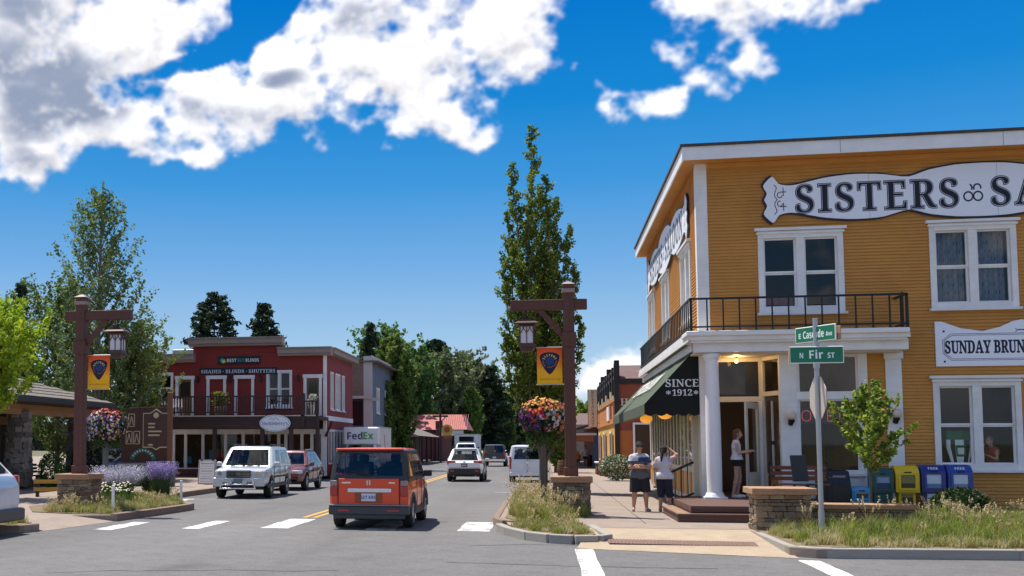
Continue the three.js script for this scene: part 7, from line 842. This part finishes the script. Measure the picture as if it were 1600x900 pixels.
conifer('round topped pine behind the middle of the red building', -27.0, -90, 14.6, 3.5, { base: .35, ns: .8, rows: 2.3, lift: .16, ex: .62, tip: 1, dense: 1.7 }); conifer('pointed pine right of the round topped one behind the red building', -22.7, -90, 13.6, 3.1, { base: .35, ns: .8, rows: 2.4, lift: .14, ex: .8, tip: 1, dense: 1.8 }); conifer('dark spruce at the far left above the shop roof', -44.4, -90, 16.2, 2.6, { ns: 1.4 }); conifer('small spruce at the left end of the red building roof', -30.6, -85, 9.7, 2, { ns: 1.2 });
conifer('spruce tip behind the grey building', -19.6, -128, 16, 3.2, { ns: 1.7 }); conifer('far dark pine near the middle of the street', -7.6, -165, 13.4, 3, { round: true, ns: 1.8 }); conifer('far dark spruce right of the far pine', -5.1, -190, 12.2, 3.4, { ns: 1.8 }); conifer('far spruce above the dark pickup', -3.6, -210, 10.8, 3.4, { ns: 1.9 }); conifer('small conifer above the orange shop roof', 9.2, -110, 9.4, 1.7, { ns: 1.1 }); conifer('small conifer above the blade sign', 5.6, -120, 7.3, 1.3, { ns: 1.1 }); conifer('lone pine crown above the olive trees', -15.4, -160, 16.8, 2.6, { round: true, base: .72, ns: 1.7, rows: 3 }); conifer('bare topped spruce above the olive tree', -12.2, -158, 14.6, 1.6, { ns: 1.2 });
{ const L = new Leaves(); for (let i = 0; i < 26000; i++) { const x = rr(-230, 230), z = -330 - rnd() * 60, hh = 5.5 + 8 * Math.max(0, fbm3(x * .06, 2, z * .02, 3) + .35); L.add(V(x, rnd() * hh, z), rr(1.3, 2.4), tint([.022, .042, .028], .35), 0, 1.2); } const o = solo('distant_wood', 'dark wooded band closing the view at the end of the street', 'trees', L.geo(), m.needle); o.userData.kind = 'stuff'; }
// ---------------------------------------------------------------- planting
const STRAW = [[.50, .43, .19], [.58, .51, .28], [.40, .38, .13]], GREEN = [[.17, .25, .025], [.25, .32, .03], [.32, .34, .06]];
function inPoly(x, z, P) { let c = false; for (let i = 0, j = P.length - 1; i < P.length; j = i++) if ((P[i][1] > z) !== (P[j][1] > z) && x < (P[j][0] - P[i][0]) * (z - P[i][1]) / (P[j][1] - P[i][1]) + P[i][0]) c = !c; return c; }
function grassBed(label, P, tufts, y, hmin, hmax, green, seedHeads = 0, density = 26) {
  const L = new Leaves(), xs = P.map((p) => p[0]), zs = P.map((p) => p[1]), x0 = Math.min(...xs), x1 = Math.max(...xs), z0 = Math.min(...zs), z1 = Math.max(...zs);
  for (let k = 0, tries = 0; k < tufts && tries < tufts * 20; tries++) { const x = rr(x0, x1), z = rr(z0, z1); if (!inPoly(x, z, P)) continue; k++; const gr = rnd() < green(x, z), hh = rr(hmin, hmax) * (gr ? 1.1 : .9), base = gr ? pick(GREEN) : pick(STRAW); for (let b = 0; b < density; b++) { const a = rnd() * 6.283, q = V(x + gauss() * .07, y, z + gauss() * .07), lean = hh * rr(.1, .75), h2 = hh * rr(.55, 1.1), c = tint(base, .3); L.blade(q, h2, .0045 + rnd() * .004, Math.cos(a) * lean, Math.sin(a) * lean, c, rnd() < .3 ? tint(STRAW[1], .2) : c); }
    if (rnd() < seedHeads) for (let b = 0; b < 9; b++) { const a = rnd() * 6.283, hh2 = hh * rr(1.15, 1.7), q = V(x + gauss() * .05, y, z + gauss() * .05), dx = Math.cos(a) * hh2 * .35, dz = Math.sin(a) * hh2 * .35; L.blade(q, hh2, .003, dx, dz, tint(STRAW[0], .2)); for (let s = 0; s < 5; s++) L.add(V(q.x + dx * (.8 + s * .04), y + hh2 * (.8 + s * .035), q.z + dz * (.8 + s * .04)), .03, tint([.55, .45, .24], .2), 0, 2); } }
  const o = solo('ornamental_grass', label, 'grass', L.geo(), m.leaf); o.userData.kind = 'stuff';
}
const bedR = [[4.25, -20.5], [4.6, -20.35], [7.5, -20.6], [14, -20.8], [14, -29], [7.4, -29], [7.4, -25.4], [5.3, -24.3], [5.3, -23.8], [4.2, -23.7]];
grassBed('straw and green fescue between the right kerb and the saloon wall', bedR, 1250, .165, .16, .36, (x, z) => (x > 5.3 && x < 9.5 && z < -21.3 ? .9 : .6), .04);
grassBed('taller green grass around the stone seat wall and news boxes', [[5.6, -22.2], [9.8, -22.2], [10.2, -27.5], [7.6, -27.5], [7.4, -24.2], [5.3, -24.2]], 190, .165, .25, .48, () => .9, .12);
grassBed('dry grass running in front of the saloon siding at the right edge', [[8.5, -22], [15, -22], [15, -29.5], [8.5, -29.5]], 430, .165, .16, .34, (x) => .62, .1);
grassBed('dry grass in the small kerbed island by the ramp', [[-.7, -24.7], [-.5, -23.9], [-.1, -22.95], [.3, -22.5], [.75, -22.5], [.8, -23], [.65, -24.7]], 95, .15, .12, .3, () => .55, .1);
grassBed('straw coloured grass around the right stone lamp base', [[-.85, -38], [-.85, -27.2], [-.6, -26.3], [.0, -26.1], [.12, -28.1], [.15, -29.2], [.6, -31], [.5, -38]], 360, .165, .2, .5, (x, z) => .4, .16);
grassBed('fescue tufts in front of the right lamp base', [[-.5, -26.6], [.0, -26.1], [1.0, -28.0], [.1, -28.05]], 60, .165, .2, .45, () => .5, .3);
grassBed('blond fescue along the left planted kerb', [[-10.7, -26.7], [-10.4, -28.6], [-10.3, -31.2], [-11.1, -33], [-11.6, -32], [-11.2, -29], [-11.7, -27.6], [-12.8, -27.8], [-12.7, -27.1], [-11.5, -26.55]], 320, .165, .16, .32, () => .4, .1);
grassBed('yellow green lawn grass between the lavender clumps', [[-11.4, -29], [-10.8, -31], [-11.6, -33.5], [-13.4, -34.5], [-13.6, -30]], 170, .165, .18, .4, () => .95, 0);
grassBed('dry tuft of grass by the white pickup', [[-11.2, -22.7], [-11.2, -23.1], [-12.2, -23.2], [-12.3, -22.6]], 26, .165, .15, .32, () => .2, .1);
grassBed('bright yellow green ground cover at the far left kerb', [[-12.8, -97], [-12.8, -73.5], [-10.8, -77], [-10.6, -95]], 420, .2, .4, .7, () => 1, 0, 16);
grassBed('low blond fescue mounds along the right kerb', [[4.3, -20.45], [5, -20.3], [7.5, -20.55], [15, -20.8], [15, -21.7], [7.5, -21.4], [5, -21.1], [4.35, -23.4], [4.2, -23.4]], 420, .165, .1, .22, () => .12, 0, 44);
grassBed('blond fescue mounds along the small island kerb', [[-.75, -24.6], [-.5, -23.8], [-.1, -22.85], [.3, -22.42], [.8, -22.42], [.82, -22.9], [.2, -23], [-.3, -24.6]], 70, .15, .08, .18, () => .15, 0, 40);
grassBed('blond fescue mounds along the left kerb', [[-10.65, -26.6], [-10.38, -28.6], [-10.28, -31.2], [-10.6, -31.6], [-10.75, -29], [-11, -27.2], [-12.6, -27.3], [-12.4, -26.9]], 160, .165, .09, .2, () => .12, 0, 40);
function lavender(label, x, z, n, h, r, flower) { const o = thing('lavender_bush', label, 'plant', [x, .165, z], 0, 'lavender clumps in the left bed'), L = new Leaves(), F = new Leaves(); for (let i = 0; i < n; i++) { const a = rnd() * 6.283, d = Math.sqrt(rnd()) * r, q = V(Math.cos(a) * d * .45, 0, Math.sin(a) * d * .45), hh = h * rr(.72, 1.05), dx = Math.cos(a) * d * rr(.5, .9), dz = Math.sin(a) * d * rr(.5, .9); L.blade(q, hh * .95, .005, dx, dz, tint([.13, .19, .07], .25)); if (i % 2) L.blade(q, hh * rr(.3, .6), .008, dx, dz, tint([.10, .17, .04], .3)); for (let s = 0; s < 7; s++) { const f = .74 + s * .04; F.add(V(q.x + dx * f * f + gauss() * .008, hh * f * .97, q.z + dz * f * f + gauss() * .008), rr(.022, .036), tint(flower, .22), 0, 1.4); } } part(o, 'foliage', L.geo(), m.leaf).userData.kind = 'stuff'; part(o, 'blossoms', F.geo(), m.petal).userData.kind = 'stuff'; }
lavender('pale silver lavender clump right of the left lamp base', -12.25, -31.2, 900, 1.12, .75, [.50, .48, .58]); lavender('violet lavender clump left of the sandwich board', -11.75, -33.6, 700, 1.2, .45, [.36, .28, .55]);
{ const o = thing('daisy_plant', 'white daisies in front of the pale lavender', 'plant', [-11.75, .165, -29.8]), L = new Leaves(), F = new Leaves(); for (let i = 0; i < 260; i++) { const a = rnd() * 6.283, d = Math.sqrt(rnd()) * .5; L.blade(V(Math.cos(a) * d, 0, Math.sin(a) * d), rr(.3, .62), .008, gauss() * .08, gauss() * .08, tint([.12, .2, .03], .3)); if (i % 4 === 0) F.disc(V(Math.cos(a) * d, rr(.4, .68), Math.sin(a) * d), .03, V(gauss() * .4, 1, .5).normalize(), [.72, .72, .66], [.6, .45, .05]); } part(o, 'foliage', L.geo(), m.leaf); part(o, 'blossoms', F.geo(), m.petal); }
function bush(label, x, z, y, r, h, n, c1, c2, fl) { const o = thing('shrub', label, 'plant', [x, y, z]), L = new Leaves(); const wood = []; for (let i = 0; i < 6; i++) limb(wood, V(0, 0, 0), V(gauss() * r * .5, h * .6, gauss() * r * .5), .02, .006, 4); for (let i = 0; i < n; i++) { const d = V(gauss(), gauss(), gauss()).normalize().multiplyScalar(Math.cbrt(rr(.25, 1))); L.add(V(d.x * r, h * .52 + d.y * h * .5, d.z * r), rr(.05, .09), tint(fl && rnd() < fl ? [.65, .65, .58] : rnd() < .35 ? c2 : c1, .3)); } part(o, 'stems', wood, m.darkBark); part(o, 'foliage', L.geo(), m.leaf); }
bush('white flowering shrub against the orange shop wall', 3.3, -56, .15, .85, 1.25, 2600, [.07, .11, .03], [.14, .18, .05], .3); bush('dark clipped shrub behind the left lamp post', -18.9, -44.8, .15, .75, 2.0, 3200, [.018, .035, .014], [.03, .05, .02]); bush('green shrub at the foot of the river rock pillar', -18.9, -41.2, .15, .55, 1.4, 1500, [.05, .12, .02], [.1, .18, .03]); bush('dark green shrub below the blue news boxes', 9.1, -27.8, .16, .6, .75, 1600, [.025, .055, .015], [.06, .09, .02]); bush('leafy shrub in front of the shop steps at the far left', -15.4, -36.6, .15, .9, .7, 1800, [.04, .085, .015], [.10, .15, .02]); bush('dark shrub behind the violet lavender', -12.6, -35.4, .16, .5, 1.0, 1500, [.02, .03, .016], [.04, .05, .02]);

renderer.render(scene, camera);
